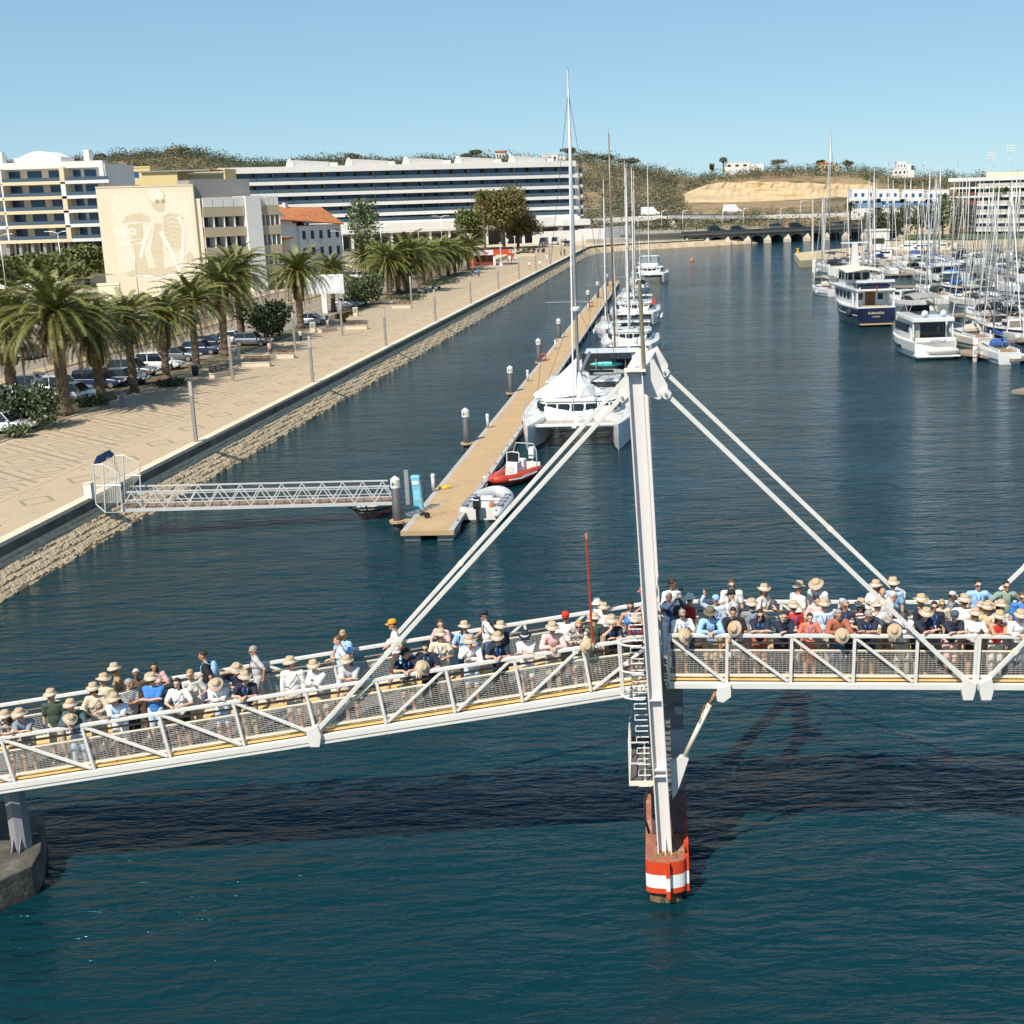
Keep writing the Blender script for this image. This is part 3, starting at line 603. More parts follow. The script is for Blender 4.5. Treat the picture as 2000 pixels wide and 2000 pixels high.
# ---- hats, hair, glasses in head space (origin = head centre, face -Y)
def hat_mesh(brim,crown,n=20,curl=.012):
    m=MB(); prof=[(brim,.0),(brim*.99,.010),(.105,.004+curl*.2),(.100,.02),(.096,.07),(.085,.105*crown),(.05,.118*crown),(.01,.100*crown)]
    rg=[]
    for r,z in prof:
        rg.append([V(r*math.cos(2*PI*j/n),r*1.12*math.sin(2*PI*j/n),z+(curl*math.cos(2*2*PI*j/n) if r>.12 else 0)-(.012*abs(math.sin(2*PI*j/n)) if z>.09 else 0)) for j in range(n)])
    under=[V(brim*.97*math.cos(2*PI*j/n),brim*.97*1.12*math.sin(2*PI*j/n),-.006+curl*math.cos(4*PI*j/n)) for j in range(n)]
    ins=[V(.094*math.cos(2*PI*j/n),.094*1.12*math.sin(2*PI*j/n),-.004) for j in range(n)]
    m.rings([ins,under]+rg,cap=(True,True)); return m.mesh('hat',None,True)
def band_mesh(n=20):
    m=MB(); m.rings([[V(r*math.cos(2*PI*j/n),r*1.12*math.sin(2*PI*j/n),z) for j in range(n)] for r,z in ((.106,.012),(.1065,.013),(.1015,.042),(.099,.043))],cap=(False,False)); return m.mesh('hat_band',None,True)
def cap_mesh():
    m=MB(); m.lathe([(.093,-.01),(.096,.02),(.090,.055),(.065,.085),(.02,.098)],n=16,sy=1.12)
    m.slab([V(.07*math.sin(a)*1.05,-.085-.085*math.cos(a)*(1 if abs(a)<1.5 else 0),.0-.02*abs(math.sin(a))) for a in [(-1.45+i*.29) for i in range(11)]],(0,0,1),.008); return m.mesh('cap',None,True)
def bucket_mesh():
    m=MB(); m.lathe([(.16,-.03),(.16,-.025),(.105,.01),(.10,.05),(.085,.10),(.02,.105)],n=18,sy=1.1); return m.mesh('bucket_hat',None,True)
HATM=hat_mesh(.162,1.22); HATN=hat_mesh(.178,1.18,curl=.018); BANDM=band_mesh(); CAPM=cap_mesh(); BUCK=bucket_mesh()
HR=random.Random(5)
def hair_mesh(kind):
    m=MB(); n=16; rg=[]
    for i in range(8):
        t=-.35+ (PI/2+.35)*i/7; rr=math.cos(t); ring=[]
        for j in range(n):
            a=2*PI*j/n; x,y=math.cos(a),math.sin(a); front=max(0,-y)
            ring.append(V(x*.083*rr,.018+y*.102*rr*(1-.10*front),.028+.102*math.sin(t)+ (front**1.3)*(.125 if t<.55 else 0)*(1-(t+.35)/.9 if t<.55 else 0))+V(HR.uniform(-.006,.006),HR.uniform(-.006,.006),HR.uniform(-.006,.006)))
        rg.append(ring)
    m.rings(rg)
    if kind=='long':
        caps(m,V(0,.06,.0),V(0,.075,-.17),.075,.055,12); caps(m,V(.065,.02,-.01),V(.075,.01,-.15),.03,.028,8); caps(m,V(-.065,.02,-.01),V(-.075,.01,-.15),.03,.028,8)
    if kind=='bun': m.ell(V(0,.115,.06),(.045,.04,.045),10,7)
    if kind=='bob':
        caps(m,V(0,.05,0),V(0,.065,-.075),.078,.06,12); caps(m,V(.07,.015,0),V(.075,.0,-.07),.028,.026,8); caps(m,V(-.07,.015,0),V(-.075,.0,-.07),.028,.026,8)
    if kind=='short': return remesh(m,.010,1)
    return remesh(m,.012,3)
HAIR={k:hair_mesh(k) for k in('short','long','bun','bob')}
g_=MB(); 
for sx in (-1,1): g_.box((.034*sx,-.094,.004),(.052,.012,.030)); g_.bar((.06*sx,-.09,.01),(.080*sx,.01,.008),.006,.010)
g_.bar((-.012,-.098,.008),(.012,-.098,.008),.006,.006); GLM=g_.mesh('sunglasses',None)
e_=MB()
for sx in (-1,1): e_.ell(V(.032*sx,-.083,.006),(.011,.006,.006),8,5); e_.bar(V(.02*sx,-.092,.026),V(.046*sx,-.086,.027),.008,.006)
EYM=e_.mesh('eyes',None,True); b_=MB(); b_.ell(V(0,-.090,-.066),(.022,.007,.005),10,5); MOUTH=b_.mesh('mouth',None,True)
b_=MB(); b_.ell(V(0,-.062,-.085),(.052,.045,.042),12,8); BEARD=b_.mesh('beard',None,True)
bp_=MB(); bp_.ell(V(0,.20,.30),(.15,.10,.22),14,10); BPK=None
SKIN={k:M('skin_'+k,c,.55,var=.06,scale=8) for k,c in {'light':(.60,.36,.25),'tan':(.48,.26,.16),'brown':(.20,.10,.06)}.items()}
FAB={k:M('cloth_'+k,c,.85,var=.10,scale=9,bump=.25,bs=25) for k,c in dict(white=(.80,.78,.75),navy=(.017,.022,.045),black=(.015,.015,.018),blue=(.05,.22,.60),sky=(.30,.50,.75),pale=(.52,.62,.75),teal=(.06,.10,.12),green=(.05,.075,.05),sage=(.22,.30,.24),red=(.55,.03,.02),coral=(.60,.17,.10),rust=(.36,.12,.07),pink=(.75,.48,.45),khaki=(.45,.36,.24),beige=(.60,.50,.38),cream=(.68,.58,.42),yellow=(.62,.48,.28),grey=(.25,.26,.28),lgrey=(.48,.47,.48),maroon=(.14,.03,.03),denim=(.07,.11,.20),stone=(.50,.45,.36),brown=(.10,.07,.045)).items()}
def stripes(name,c1,c2,sc,ax=2):
    m=M('cloth_'+name,c1,.85); N=m.node_tree.nodes;L=m.node_tree.links; w=N.new('ShaderNodeTexWave'); w.inputs['Scale'].default_value=sc; w.bands_direction='XYZ'[ax]; tc=N.new('ShaderNodeTexCoord'); L.new(tc.outputs['Object'],w.inputs[0])
    mx=N.new('ShaderNodeMix'); mx.data_type='RGBA'; r=N.new('ShaderNodeMath'); r.operation='GREATER_THAN'; r.inputs[1].default_value=.5; L.new(w.outputs[1],r.inputs[0]); L.new(r.outputs[0],mx.inputs[0]); mx.inputs[6].default_value=(*c1,1); mx.inputs[7].default_value=(*c2,1); L.new(mx.outputs[2],N['Principled BSDF'].inputs['Base Color']); FAB[name]=m
stripes('stripe',(.06,.06,.07),(.62,.62,.62),9); stripes('breton',(.62,.60,.55),(.10,.03,.03),4.2); FAB['floral']=M('cloth_floral',(.05,.05,.07),.85,col2=(.60,.50,.40),thr=.5,s2=13,soft=.03); FAB['print']=M('cloth_print',(.66,.62,.55),.85,col2=(.30,.34,.42),thr=.55,s2=14,soft=.03); FAB['leopard']=M('cloth_leopard',(.42,.28,.14),.85,col2=(.06,.04,.03),thr=.55,s2=18,soft=.03); FAB['plaid']=FAB['rust']
STRAW=M('straw_hat',(.52,.385,.245),.85,var=.12,scale=12,bump=.4,bs=60); HATS={'straw':STRAW,'white':M('white_hat',(.74,.70,.60),.85),'olive':M('olive_hat',(.16,.135,.09),.85),'navy':FAB['navy']}
BANDW=M('white_hat_band',(.80,.78,.76),.7)
HAIRC={k:M('hair_'+k,c,.6,var=.3,scale=30) for k,c in dict(dark=(.018,.012,.009),brown=(.09,.05,.025),grey=(.30,.28,.26),white=(.55,.52,.48),blond=(.42,.28,.12)).items()}
LANY=M('blue_lanyard',(.02,.16,.55),.6); BADGE=M('white_badge',(.75,.76,.78),.5); SHOEM=[M('shoe_grey',(.35,.34,.33),.7),M('shoe_dark',(.05,.045,.04),.7),M('shoe_white',(.7,.69,.66),.7)]
POSES={}
def mkposes():
    rail=-.30   # the rail runs 0.3 m in front of the feet, 1.2 m up
    r=lambda x,y,z:(x,y,z)
    for hk,hd in (('',(0,.12)),('L',(.75,.1)),('R',(-.75,.1)),('D',(.15,.55))):
        POSES['fold'+hk]=lambda hd=hd: pose('fold',.42,hd,r(-.10,-.40,1.245),r(.10,-.42,1.25),(.9,.2,-.5),(-.9,.2,-.5),lf=(-1,-.15,0),rf=(1,-.1,0),hy=.08,lp=(0,0,-1),rp=(0,0,-1))
        POSES['clasp'+hk]=lambda hd=hd: pose('clasp',.36,hd,r(.07,-.44,1.22),r(-.07,-.45,1.23),(.9,.3,-.5),(-.9,.3,-.5),lf=(-.6,-.6,-.5),rf=(.6,-.6,-.5),hy=.06,grip=(.5,.5))
        POSES['stand'+hk]=lambda hd=hd: pose('stand',.02,hd)
        POSES['cross'+hk]=lambda hd=hd: pose('cross',.0,hd,r(-.13,-.20,1.20),r(.13,-.22,1.23),(.8,.2,-.6),(-.8,.2,-.6),lf=(-1,0,.1),rf=(1,0,.1))
        POSES['hold'+hk]=lambda hd=hd: pose('hold',.22,hd,r(.13,-.36,1.12),r(-.10,-.44,1.10),(.8,.4,-.6),(-.8,.4,-.6),rf=(.2,-.5,-.6),lf=(-.4,-.5,-.4),grip=(.6,.7),hy=.03)
        POSES['fem'+hk]=lambda hd=hd: pose('fem',.06,hd,r(.14,-.30,1.16),r(-.14,-.28,1.14),(.8,.3,-.7),(-.8,.3,-.7),fem=True,lf=(-.7,-.5,0),rf=(.6,-.6,0))
        POSES['femf'+hk]=lambda hd=hd: pose('femf',.36,hd,r(-.10,-.40,1.24),r(.10,-.42,1.25),(.9,.2,-.5),(-.9,.2,-.5),fem=True,lf=(-1,-.15,0),rf=(1,-.1,0),hy=.06)
    POSES['wave']=lambda: pose('wave',.02,(.1,0),None,(-.30,-.10,1.78),rhint=(-1,0,-.3),rf=(-.05,0,1),rp=(0,-1,0))
    POSES['camera']=lambda: pose('camera',.05,(-.3,-.2),(.10,-.42,1.62),(-.06,-.42,1.62),(.8,0,-.8),(-.8,0,-.8),lf=(-.3,-.4,.7),rf=(.3,-.4,.7),grip=(.5,.5))
    POSES['phone']=lambda: pose('phone',.30,(.2,.35),(-.05,-.40,1.245),(-.10,-.14,1.52),(.9,.2,-.5),(-.9,.0,-.7),lf=(-1,-.1,0),rf=(.1,.1,1),rp=(1,0,0),hy=.05,grip=(.1,.5))
    POSES['chin']=lambda: pose('chin',.36,(-.15,.1),(.02,-.42,1.25),(-.02,-.36,1.47),(.9,.2,-.5),(-.9,-.2,-.8),lf=(-1,-.1,0),rf=(.1,.2,1),rp=(0,1,0),hy=.06,grip=(.1,.6))
    POSES['walk']=lambda: pose('walk',.05,(0,.1),(.26,.12,.93),(-.25,-.22,1.02),legs='walk')
    POSES['walkf']=lambda: pose('walkf',.04,(0,.1),(.24,.10,.95),(-.16,-.26,1.12),legs='walk',fem=True)
    POSES['hip']=lambda: pose('hip',.0,(.1,.05),(.24,.02,1.02),(-.33,-.34,1.25),(1,.3,-.2),(-.8,.2,-.4),rf=(0,-1,-.2),grip=(.4,.4))
    POSES['sit']=lambda: pose('stand',.3,(0,.3))
mkposes()
_pc={}
def getpose(k):
    if k not in _pc: _pc[k]=POSES[k]()
    return _pc[k]
def child(name,me,mat,par,mw=None):
    o=bpy.data.objects.new(name,me); COL.objects.link(o); o.parent=par
    if not me.materials: me.materials.append(None)
    o.material_slots[0].link='OBJECT'; o.material_slots[0].material=mat
    if mw is not None: o.matrix_local=mw
    return o
def person(loc,rz,pk,label,top=('tee','white'),leg=('shorts','khaki'),hat=None,hair=('short','dark'),skin='light',ex='',sc=1.,group=None,hatcol='straw',shoe=0):
    P=getpose(pk); E=thing('person',label,'person',loc,rz,group); E.scale=(sc,sc,sc)
    child('body',P.body,SKIN[skin],E); child('shirt' if top[0]!='dress' else 'dress',cloth(P,top[0]),FAB[top[1]],E)
    if leg: child(leg[0],cloth(P,leg[0]),FAB[leg[1]],E)
    [child('shoe',cloth(P,'shoe%d'%q),SHOEM[shoe] if not isinstance(shoe,str) else FAB[shoe],E) for q in (0,1)]
    H=Matrix.Translation(P.head)@P.Rh.to_4x4()
    if hair: child('hair',HAIR[hair[0]],HAIRC[hair[1]],E,H)
    if 'g' in ex: child('sunglasses',GLM,BLACKGLASS,E,H)
    else: child('eyes',EYM,HAIRC['dark'],E,H)
    child('mouth',MOUTH,M('lips',(.30,.10,.08),.5),E,H)
    if 'b' in ex: child('beard',BEARD,HAIRC['grey'],E,H)
    if hat in('h','H'):
        t=H@Matrix.Translation((0,.005,.062))@Matrix.Rotation(-.10,4,'X'); h=child('hat',HATM if hat=='h' else HATN,HATS[hatcol],E,t); child('hat_band',BANDM,BANDW if hatcol!='olive' else FAB['brown'],h,Matrix.Identity(4))
    elif hat=='k': child('cap',CAPM,HATS.get(hatcol) or FAB.get(hatcol) or MATS[hatcol],E,H@Matrix.Translation((0,.01,.055)))
    elif hat=='u': child('bucket_hat',BUCK,HATS.get(hatcol,STRAW),E,H@Matrix.Translation((0,.01,.055)))
    if 'l' in ex:
        m=MB(); f=P.chest+P.Rt@V(0,-.135,-.06); 
        for sx in (-1,1):
            a=P.nk+P.Rt@V(.062*sx,.0,.03); c=P.chest+P.Rt@V(.052*sx,-.128,.12); m.bar(a,c,.018,.006,up=P.Rt@V(0,-1,.3)); m.bar(c,f,.018,.006,up=P.Rt@V(0,-1,.0))
        me=m.mesh('lanyard',None); l=child('lanyard',me,LANY,E); m=MB(); m.box(f+P.Rt@V(0,-.01,-.06),(.085,.008,.11),m=P.Rt); child('badge',m.mesh('badge',None),BADGE,l,Matrix.Identity(4))
    if 'p' in ex:
        m=MB(); c=P.chest+P.Rt@V(0,.185,.02); m.ell(c,(.14,.09,.21),12,9,P.Rt)
        for sx in (-1,1): m.path([P.chest+P.Rt@V(.10*sx,.12,.17),P.chest+P.Rt@V(.115*sx,.02,.245),P.chest+P.Rt@V(.11*sx,-.10,.15),P.chest+P.Rt@V(.115*sx,-.11,-.02),P.chest+P.Rt@V(.13*sx,.08,-.1)],.016,6)
        child('backpack',m.mesh('backpack',None,True),FAB['navy'] if 'P' not in ex else FAB['sky'],E)
    if 's' in ex:
        m=MB(); c=P.pel+V(-.24,.05,.06); m.ell(c,(.06,.12,.11),10,7); m.path([c+V(.02,0,.1),P.chest+P.Rt@V(-.05,.13,.1),P.nk+P.Rt@V(.1,.02,0),P.chest+P.Rt@V(.09,-.15,.14),P.chest+P.Rt@V(.0,-.165,.02),P.chest+P.Rt@V(-.09,-.155,-.1),c+V(.02,-.05,.1)],.010,6); child('shoulder_bag',m.mesh('bag',None,True),FAB['cream'] if 'S' in ex else FAB['brown'],E)
    if 'w' in ex:
        m=MB(); w_=P.wr[0]; d=(P.wr[0]-P.el[0]).normalized(); m.tube(w_-d*.035,w_-d*.015,.036,n=10); child('wristwatch',m.mesh('watch',None),DARK,E)
    return E
# nominal head tops, to size each figure from the photograph
def headtop(P,hat): return P.head.z+(.115 if not hat else .175)
def on_bridge(px,py,row,pk,yaw,label,top,leg,hat=None,hair=('short','dark'),skin='light',ex='',hatcol='straw',shoe=0,sc=None):
    P=getpose(pk); o={0:-.40,1:-.95,2:-1.75,3:-2.35}[row]
    R=Matrix.Rotation(math.atan2(bt.y,bt.x)+yaw,3,'Z')
    k=1.
    for it in range(3):
        off=R@Vector((P.head.x,P.head.y,0))*k; oo=o+off.dot(bn); h=BR(px,py,oo); s=bs_(h)-off.dot(bt); z=zd(s); k=max(.86,min(1.12,(h.z-z)/headtop(P,hat)))
    if row==0 and pk[:4] in('fold','clas','femf','hold','phon','chin'): k=max(.93,min(1.07,k))
    return person(W3(s,o,z),math.atan2(bt.y,bt.x)+yaw,pk,label,top,leg,hat,hair,skin,ex,k,None,hatcol,shoe)
# ---- the crowd on the bridge: head-top pixel, row from the near rail, pose, facing, looks
L_,R_r,B_=-1.4,1.4,2.8
T='tee';S='shirt';SH='shorts';TR='trousers'
CROWD=[
(8,1383,0,'foldR',0,'person in floral top and straw hat at the low end of the near rail',(T,'floral'),(SH,'khaki'),'h',('long','brown'),'light',''),
(34,1366,0,'foldR',.2,'person in charcoal tee and wide straw hat leaning bare forearms on rail',(T,'grey'),(SH,'stone'),'H',('short','dark'),'light','l'),
(97,1338,1,'standR',.3,'person in dark green tee with tipped straw hat looking along the bridge',(T,'green'),(SH,'stone'),'h',('short','brown'),'light',''),
(134,1349,0,'claspR',.2,'person in slate blue long sleeves and straw hat holding a spare hat over rail',(S,'teal'),(TR,'pale'),'h',('short','dark'),'light',''),
(181,1333,1,'fem',.1,'person in beige blouse, straw hat and sunglasses with striped bag strap',(S,'beige'),(SH,'beige'),'h',('bob','brown'),'light','gs'),
(220,1342,0,'foldR',.25,'person in pale checked shirt and straw hat resting hands on rail',(S,'pale'),(SH,'white'),'H',('short','brown'),'tan',''),
(201,1316,2,'standL',.3,'person in yellow brimmed hat half hidden behind beige blouse',(T,'cream'),(SH,'stone'),'H',('bob','blond'),'light',''),
(222,1291,3,'femL',L_*.8,'person in leopard print top and sun visor facing along the bridge',(T,'leopard'),(SH,'brown'),'h',('bob','blond'),'tan','g'),
(250,1310,1,'crossL',.9,'person in black and white striped tee with grey hair, arms folded',(T,'stripe'),(TR,'black'),None,('short','grey'),'tan',''),
(263,1292,2,'stand',.3,'person with curly grey hair behind the striped tee',(T,'brown'),(SH,'brown'),None,('short','white'),'brown',''),
(293,1301,1,'cross',.0,'person in bright blue polo and straw hat with crossed arms',(T,'blue'),(SH,'pale'),'h',('short','brown'),'light','g'),
(300,1294,3,'fem',.4,'person with dark hair and pink top behind bright blue polo',(T,'pink'),(SH,'denim'),None,('long','dark'),'tan',''),
(344,1317,0,'fem',.0,'person in white tee with long dark hair, sunglasses and dark camera strap',(T,'white'),(SH,'black'),None,('long','dark'),'light','s'),
(369,1299,1,'femR',.6,'person with blond bob in white print blouse looking away',(T,'print'),(SH,'yellow'),None,('bob','blond'),'light',''),
(394,1261,3,'walk',L_,'person in black tee with light blue backpack walking down the bridge',(T,'black'),(SH,'denim'),None,('short','dark'),'tan','pP'),
(420,1319,0,'foldD',.0,'person in white shirt and straw hat looking down over folded hands, pale shorts',(S,'white'),(SH,'pale'),'H',('short','brown'),'light',''),
(459,1274,1,'phone',.1,'person in navy polo and straw hat with a phone at the ear',(T,'navy'),(SH,'stone'),'h',('short','brown'),'light',''),
(476,1302,0,'claspL',.0,'person in dark polo and straw hat with blue lanyard and clasped hands',(T,'navy'),(TR,'khaki'),'h',('short','brown'),'light','lw'),
(493,1262,3,'walkf',L_*.8,'person with short grey hair and lime green bag walking down the bridge',(T,'lgrey'),(SH,'lgrey'),None,('short','grey'),'light','gs'),
(565,1273,0,'standR',.2,'person in loose white shirt, sunglasses and straw hat with dark strap',(S,'white'),(SH,'stone'),'h',('short','brown'),'light','gs'),
(610,1273,0,'foldL',-.5,'person in white shirt and straw hat turned to talk along the rail',(S,'white'),(SH,'stone'),'h',('short','grey'),'light','w'),
(669,1231,3,'femL',-.6,'person with blond hair in turquoise sleeveless top by far rail',(T,'sky'),(SH,'denim'),None,('bob','blond'),'tan',''),
(659,1241,2,'walkf',L_*.9,'person with brown hair in pale blue print blouse walking past',(T,'pale'),(SH,'pale'),None,('bun','brown'),'light',''),
(675,1269,0,'foldR',.1,'person in pale grey tee and straw hat holding a dark tablet at rail',(T,'lgrey'),(SH,'khaki'),'h',('short','grey'),'light',''),
(765,1207,3,'walk',L_,'person in white tee and orange cap walking down the bridge',(T,'white'),(SH,'brown'),'k',('short','dark'),'tan','','orange_cap'),
(789,1257,0,'claspR',.15,'person in navy tee, black cap and blue lanyard with bottle on rail',(T,'navy'),(SH,'khaki'),'k',('short','dark'),'light','lg','black'),
(830,1251,0,'hold',-.1,'person in dark navy polo and sunglasses holding a hat over the rail',(T,'navy'),(TR,'black'),None,('short','dark'),'light','glbw'),
(859,1229,1,'femL',.1,'person in cream sleeveless top and straw hat reading a phone',(T,'cream'),(SH,'white'),'h',('bob','brown'),'light','l'),
(860,1211,3,'femL',-.5,'person with brown hair in a bun behind cream top',(T,'pink'),(SH,'white'),None,('bun','brown'),'light',''),
(906,1214,2,'femL',.0,'person in straw hat and turquoise scarf behind the white shirts',(T,'sky'),(SH,'denim'),'h',('long','brown'),'light','p'),
(916,1239,0,'chin',.1,'person in white shirt and tilted straw hat with a hand on the cheek',(S,'white'),(SH,'pale'),'h',('short','brown'),'light','g'),
(944,1189,3,'walk',L_*.9,'person in white tee and navy cap with backpack strap walking past',(T,'white'),(SH,'denim'),'k',('short','dark'),'tan','gp','navy'),
(977,1214,1,'standR',.9,'person in navy polo and straw hat turned away toward pylon',(T,'navy'),(SH,'navy'),'h',('short','brown'),'light',''),
(971,1235,0,'clasp',.0,'person in dark blue tee, straw hat and blue lanyard leaning with hands clasped',(T,'navy'),(TR,'black'),'h',('short','grey'),'light','glbw'),
(1025,1232,0,'femf',.0,'person in white sleeveless top and navy sun hat smiling on folded arms',(T,'white'),(SH,'white'),'h',('bob','brown'),'light','g','navy'),
(1078,1208,0,'clasp',.1,'person in pink shirt, straw hat and white beard with hands clasped',(S,'pink'),(TR,'stone'),'h',('short','grey'),'light','gbw'),
(1104,1192,1,'stand',.0,'person in white printed tee and red cap standing behind pink shirt',(T,'white'),(SH,'grey'),'k',('short','dark'),'light','g','red'),
(1130,1211,0,'femf',.05,'person with blond curls in floral blouse dangling a straw hat over rail',(S,'floral'),(SH,'white'),None,('bob','blond'),'light','g'),
(1161,1198,1,'standL',.1,'person in dark green vest and straw hat beside red pole',(T,'green'),(TR,'stone'),'h',('short','grey'),'light','g'),
(1165,1167,3,'femL',L_*.7,'person in white bucket hat by the far rail near pylon',(T,'white'),(SH,'white'),'u',('short','brown'),'light','','white'),
(1179,1178,2,'stand',.0,'person in open white shirt and straw hat behind the bearded navy tee',(S,'white'),(SH,'stone'),'h',('short','grey'),'tan',''),
(1194,1202,0,'chin',.1,'person in black tee and straw hat with a hand over the mouth',(T,'navy'),(TR,'black'),'h',('short','grey'),'light','lw'),
(1231,1175,1,'fem',.0,'person with dark hair in blue halter top and sunglasses by pylon ladder',('tank','blue'),(SH,'grey'),None,('bun','dark'),'tan','g'),
(1240,1200,0,'femf',.0,'person in maroon top, straw hat and sunglasses by pylon ladder',(T,'maroon'),(SH,'black'),'h',('bob','dark'),'light','gl'),
(1256,1144,3,'walk',L_,'person in red orange cap half hidden behind the pylon',(T,'white'),(SH,'stone'),'k',('short','dark'),'tan','','coral'),
(1314,1127,3,'standL',.6,'person in white collared shirt with short dark hair looking down',(S,'white'),(TR,'denim'),None,('short','dark'),'brown',''),
(1307,1158,2,'camera',.5,'person in denim jacket holding a black camera up to the face',(S,'denim'),(TR,'denim'),None,('short','grey'),'brown','p'),
(1324,1183,1,'femL',.9,'person with long dark hair beside pylon behind the white polo',(T,'denim'),(TR,'denim'),None,('long','dark'),'light',''),
(1333,1191,0,'hold',.25,'person in white polo with grey hair and sunglasses holding a straw hat',(T,'white'),(SH,'beige'),None,('short','grey'),'tan','gl'),
(1347,1160,2,'stand',2.2,'person in red tee and cream hat turned to the far rail',(T,'red'),(TR,'denim'),'h',('short','dark'),'tan','','white'),
(1387,1181,0,'clasp',-.05,'person in sky blue shirt, olive hat and white beard at rail',(S,'sky'),(SH,'khaki'),'h',('short','white'),'light','bpw','olive'),
(1398,1160,2,'wave',.0,'person in light blue shirt and blue cap waving an open hand',(S,'pale'),(SH,'khaki'),'k',('short','grey'),'tan','l','sky'),
(1429,1129,3,'stand',.0,'tall person in white shirt and sunglasses by the far rail',(T,'white'),(SH,'khaki'),None,('short','brown'),'light','g'),
(1428,1149,2,'stand',L_,'person in grey tee and black cap seen in profile',(T,'lgrey'),(SH,'grey'),'k',('short','grey'),'light','','black'),
(1432,1186,0,'hold',-.1,'person in black tee with blue lanyard holding a straw hat on rail',(T,'black'),(SH,'white'),None,('short','dark'),'tan','l'),
(1468,1170,1,'stand',.0,'person in grey polo with straw hat, beard and blue lanyard',(T,'grey'),(SH,'beige'),'h',('short','grey'),'tan','gbl'),
(1485,1188,0,'femf',.0,'person in black polo with long dark hair, sunglasses and blue lanyard',(T,'navy'),(SH,'rust'),None,('long','dark'),'light','gl'),
(1492,1141,3,'femR',.9,'person in flowered blouse and straw hat with yellow handbag by far rail',(T,'print'),(TR,'pale'),'H',('long','brown'),'light','sS'),
(1533,1194,0,'foldR',.35,'person in navy blazer over white shirt leaning on rail',(S,'navy'),(TR,'navy'),None,('short','dark'),'light',''),
(1550,1174,1,'stand',.2,'person in red polo, straw hat and sunglasses behind navy blazer',(T,'red'),(TR,'stone'),'h',('short','dark'),'light','gl'),
(1561,1136,3,'stand',2.2,'person in white shirt and straw hat with back turned',(T,'white'),(SH,'beige'),'h',('short','brown'),'tan','w'),
(1595,1127,3,'standD',-.6,'person in white shirt and broad straw hat bending over a phone',(T,'white'),(SH,'stone'),'H',('short','brown'),'light','l'),
(1596,1165,2,'femL',-.3,'person with sunglasses on dark hair and peach top in the middle row',(T,'pink'),(SH,'denim'),None,('bun','dark'),'light',''),
(1582,1198,0,'fem',.0,'person in coral dress and red shoes with short dark hair at rail',('dress','coral'),None,None,('short','dark'),'light','l',None,'red'),
(1609,1170,1,'stand',.1,'person in pale blue shirt and straw hat with long blue lanyard',(T,'pale'),(TR,'stone'),'h',('short','brown'),'light','l'),
(1638,1188,0,'clasp',.0,'person in rust plaid shirt with grey hair dangling a straw hat',(S,'plaid'),(TR,'denim'),None,('short','grey'),'tan',''),
(1646,1167,2,'standL',.2,'person in pale grey cap behind the plaid shirt',(T,'lgrey'),(SH,'stone'),'k',('short','grey'),'light','','lgrey'),
(1652,1173,1,'standL',-.5,'person in navy polo with grey hair and sunglasses looking left behind plaid shirt',(T,'navy'),(TR,'black'),None,('short','grey'),'tan','gl'),
(1682,1170,1,'femR',.3,'person in red and white striped top with straw hat and long dark hair',(T,'breton'),(SH,'denim'),'h',('long','dark'),'light','g'),
(1697,1191,0,'foldL',-.1,'person in navy polo with cropped grey hair and sunglasses on folded arms',(T,'navy'),(SH,'navy'),None,('short','grey'),'tan','glw'),
(1714,1173,1,'stand',1.9,'person in white shirt and straw hat with big navy backpack',(T,'white'),(SH,'khaki'),'H',('short','brown'),'light','p'),
(1711,1134,3,'femR',-.2,'person in white blouse and straw hat by far rail under the stay',(S,'white'),(SH,'white'),'h',('bob','brown'),'tan',''),
(1724,1149,2,'standR',.5,'bald person in white tee under the stay bar',(T,'white'),(SH,'stone'),None,None,'tan',''),
(1745,1155,2,'stand',R_r,'person in grey tee with white hair seen from the side',(T,'lgrey'),(SH,'grey'),None,('short','white'),'light','g'),
(1744,1126,3,'stand',.0,'tall person in blue polo, straw hat and sunglasses by far rail',(T,'sky'),(SH,'khaki'),'h',('short','brown'),'light','gl'),
(1764,1195,0,'foldD',-.2,'person in white shirt with curly brown hair bowed over a held hat',(S,'white'),(TR,'stone'),None,('short','brown'),'brown','l'),
(1799,1161,1,'standR',1.0,'person in black polo and straw hat with bright lanyard turned aside',(T,'navy'),(TR,'black'),'H',('short','dark'),'tan','l'),
(1809,1182,0,'foldR',.5,'person in navy printed tee and broad straw hat leaning toward a friend',(T,'navy'),(SH,'black'),'H',('short','brown'),'light',''),
(1825,1175,1,'stand',-.1,'person in navy polo with sunglasses, white badge and thumb up',(T,'navy'),(TR,'grey'),None,('short','dark'),'light','gl'),
(1840,1171,2,'stand',.1,'person in beige polo with cropped fair hair and white sunglasses',(T,'beige'),(SH,'khaki'),None,('short','blond'),'light','g'),
(1861,1153,3,'stand',R_r,'person in grey tee and white patterned cap in profile',(T,'grey'),(SH,'stone'),'k',('short','dark'),'brown','','lgrey'),
(1865,1190,0,'foldR',.2,'person in dark navy polo, teal cap and grey moustache at rail',(T,'navy'),(SH,'pink'),'k',('short','grey'),'light','w','teal'),
(1884,1161,1,'stand',.0,'person in white polo, straw hat and sunglasses behind teal cap',(T,'white'),(SH,'khaki'),'h',('short','brown'),'tan','g'),
(1911,1131,3,'hip',.0,'person in bright sky blue polo and sunglasses with hand on hip',(T,'sky'),(TR,'denim'),None,('short','dark'),'light','gl'),
(1905,1188,0,'fem',.0,'person in white tee and straw hat with blond hair at leaf joint',(T,'white'),(SH,'black'),'h',('long','blond'),'light','g'),
(1928,1177,1,'fem',.1,'person in yellow top, straw hat and sunglasses with crossbody strap',(T,'yellow'),(SH,'khaki'),'h',('long','blond'),'light','gs'),
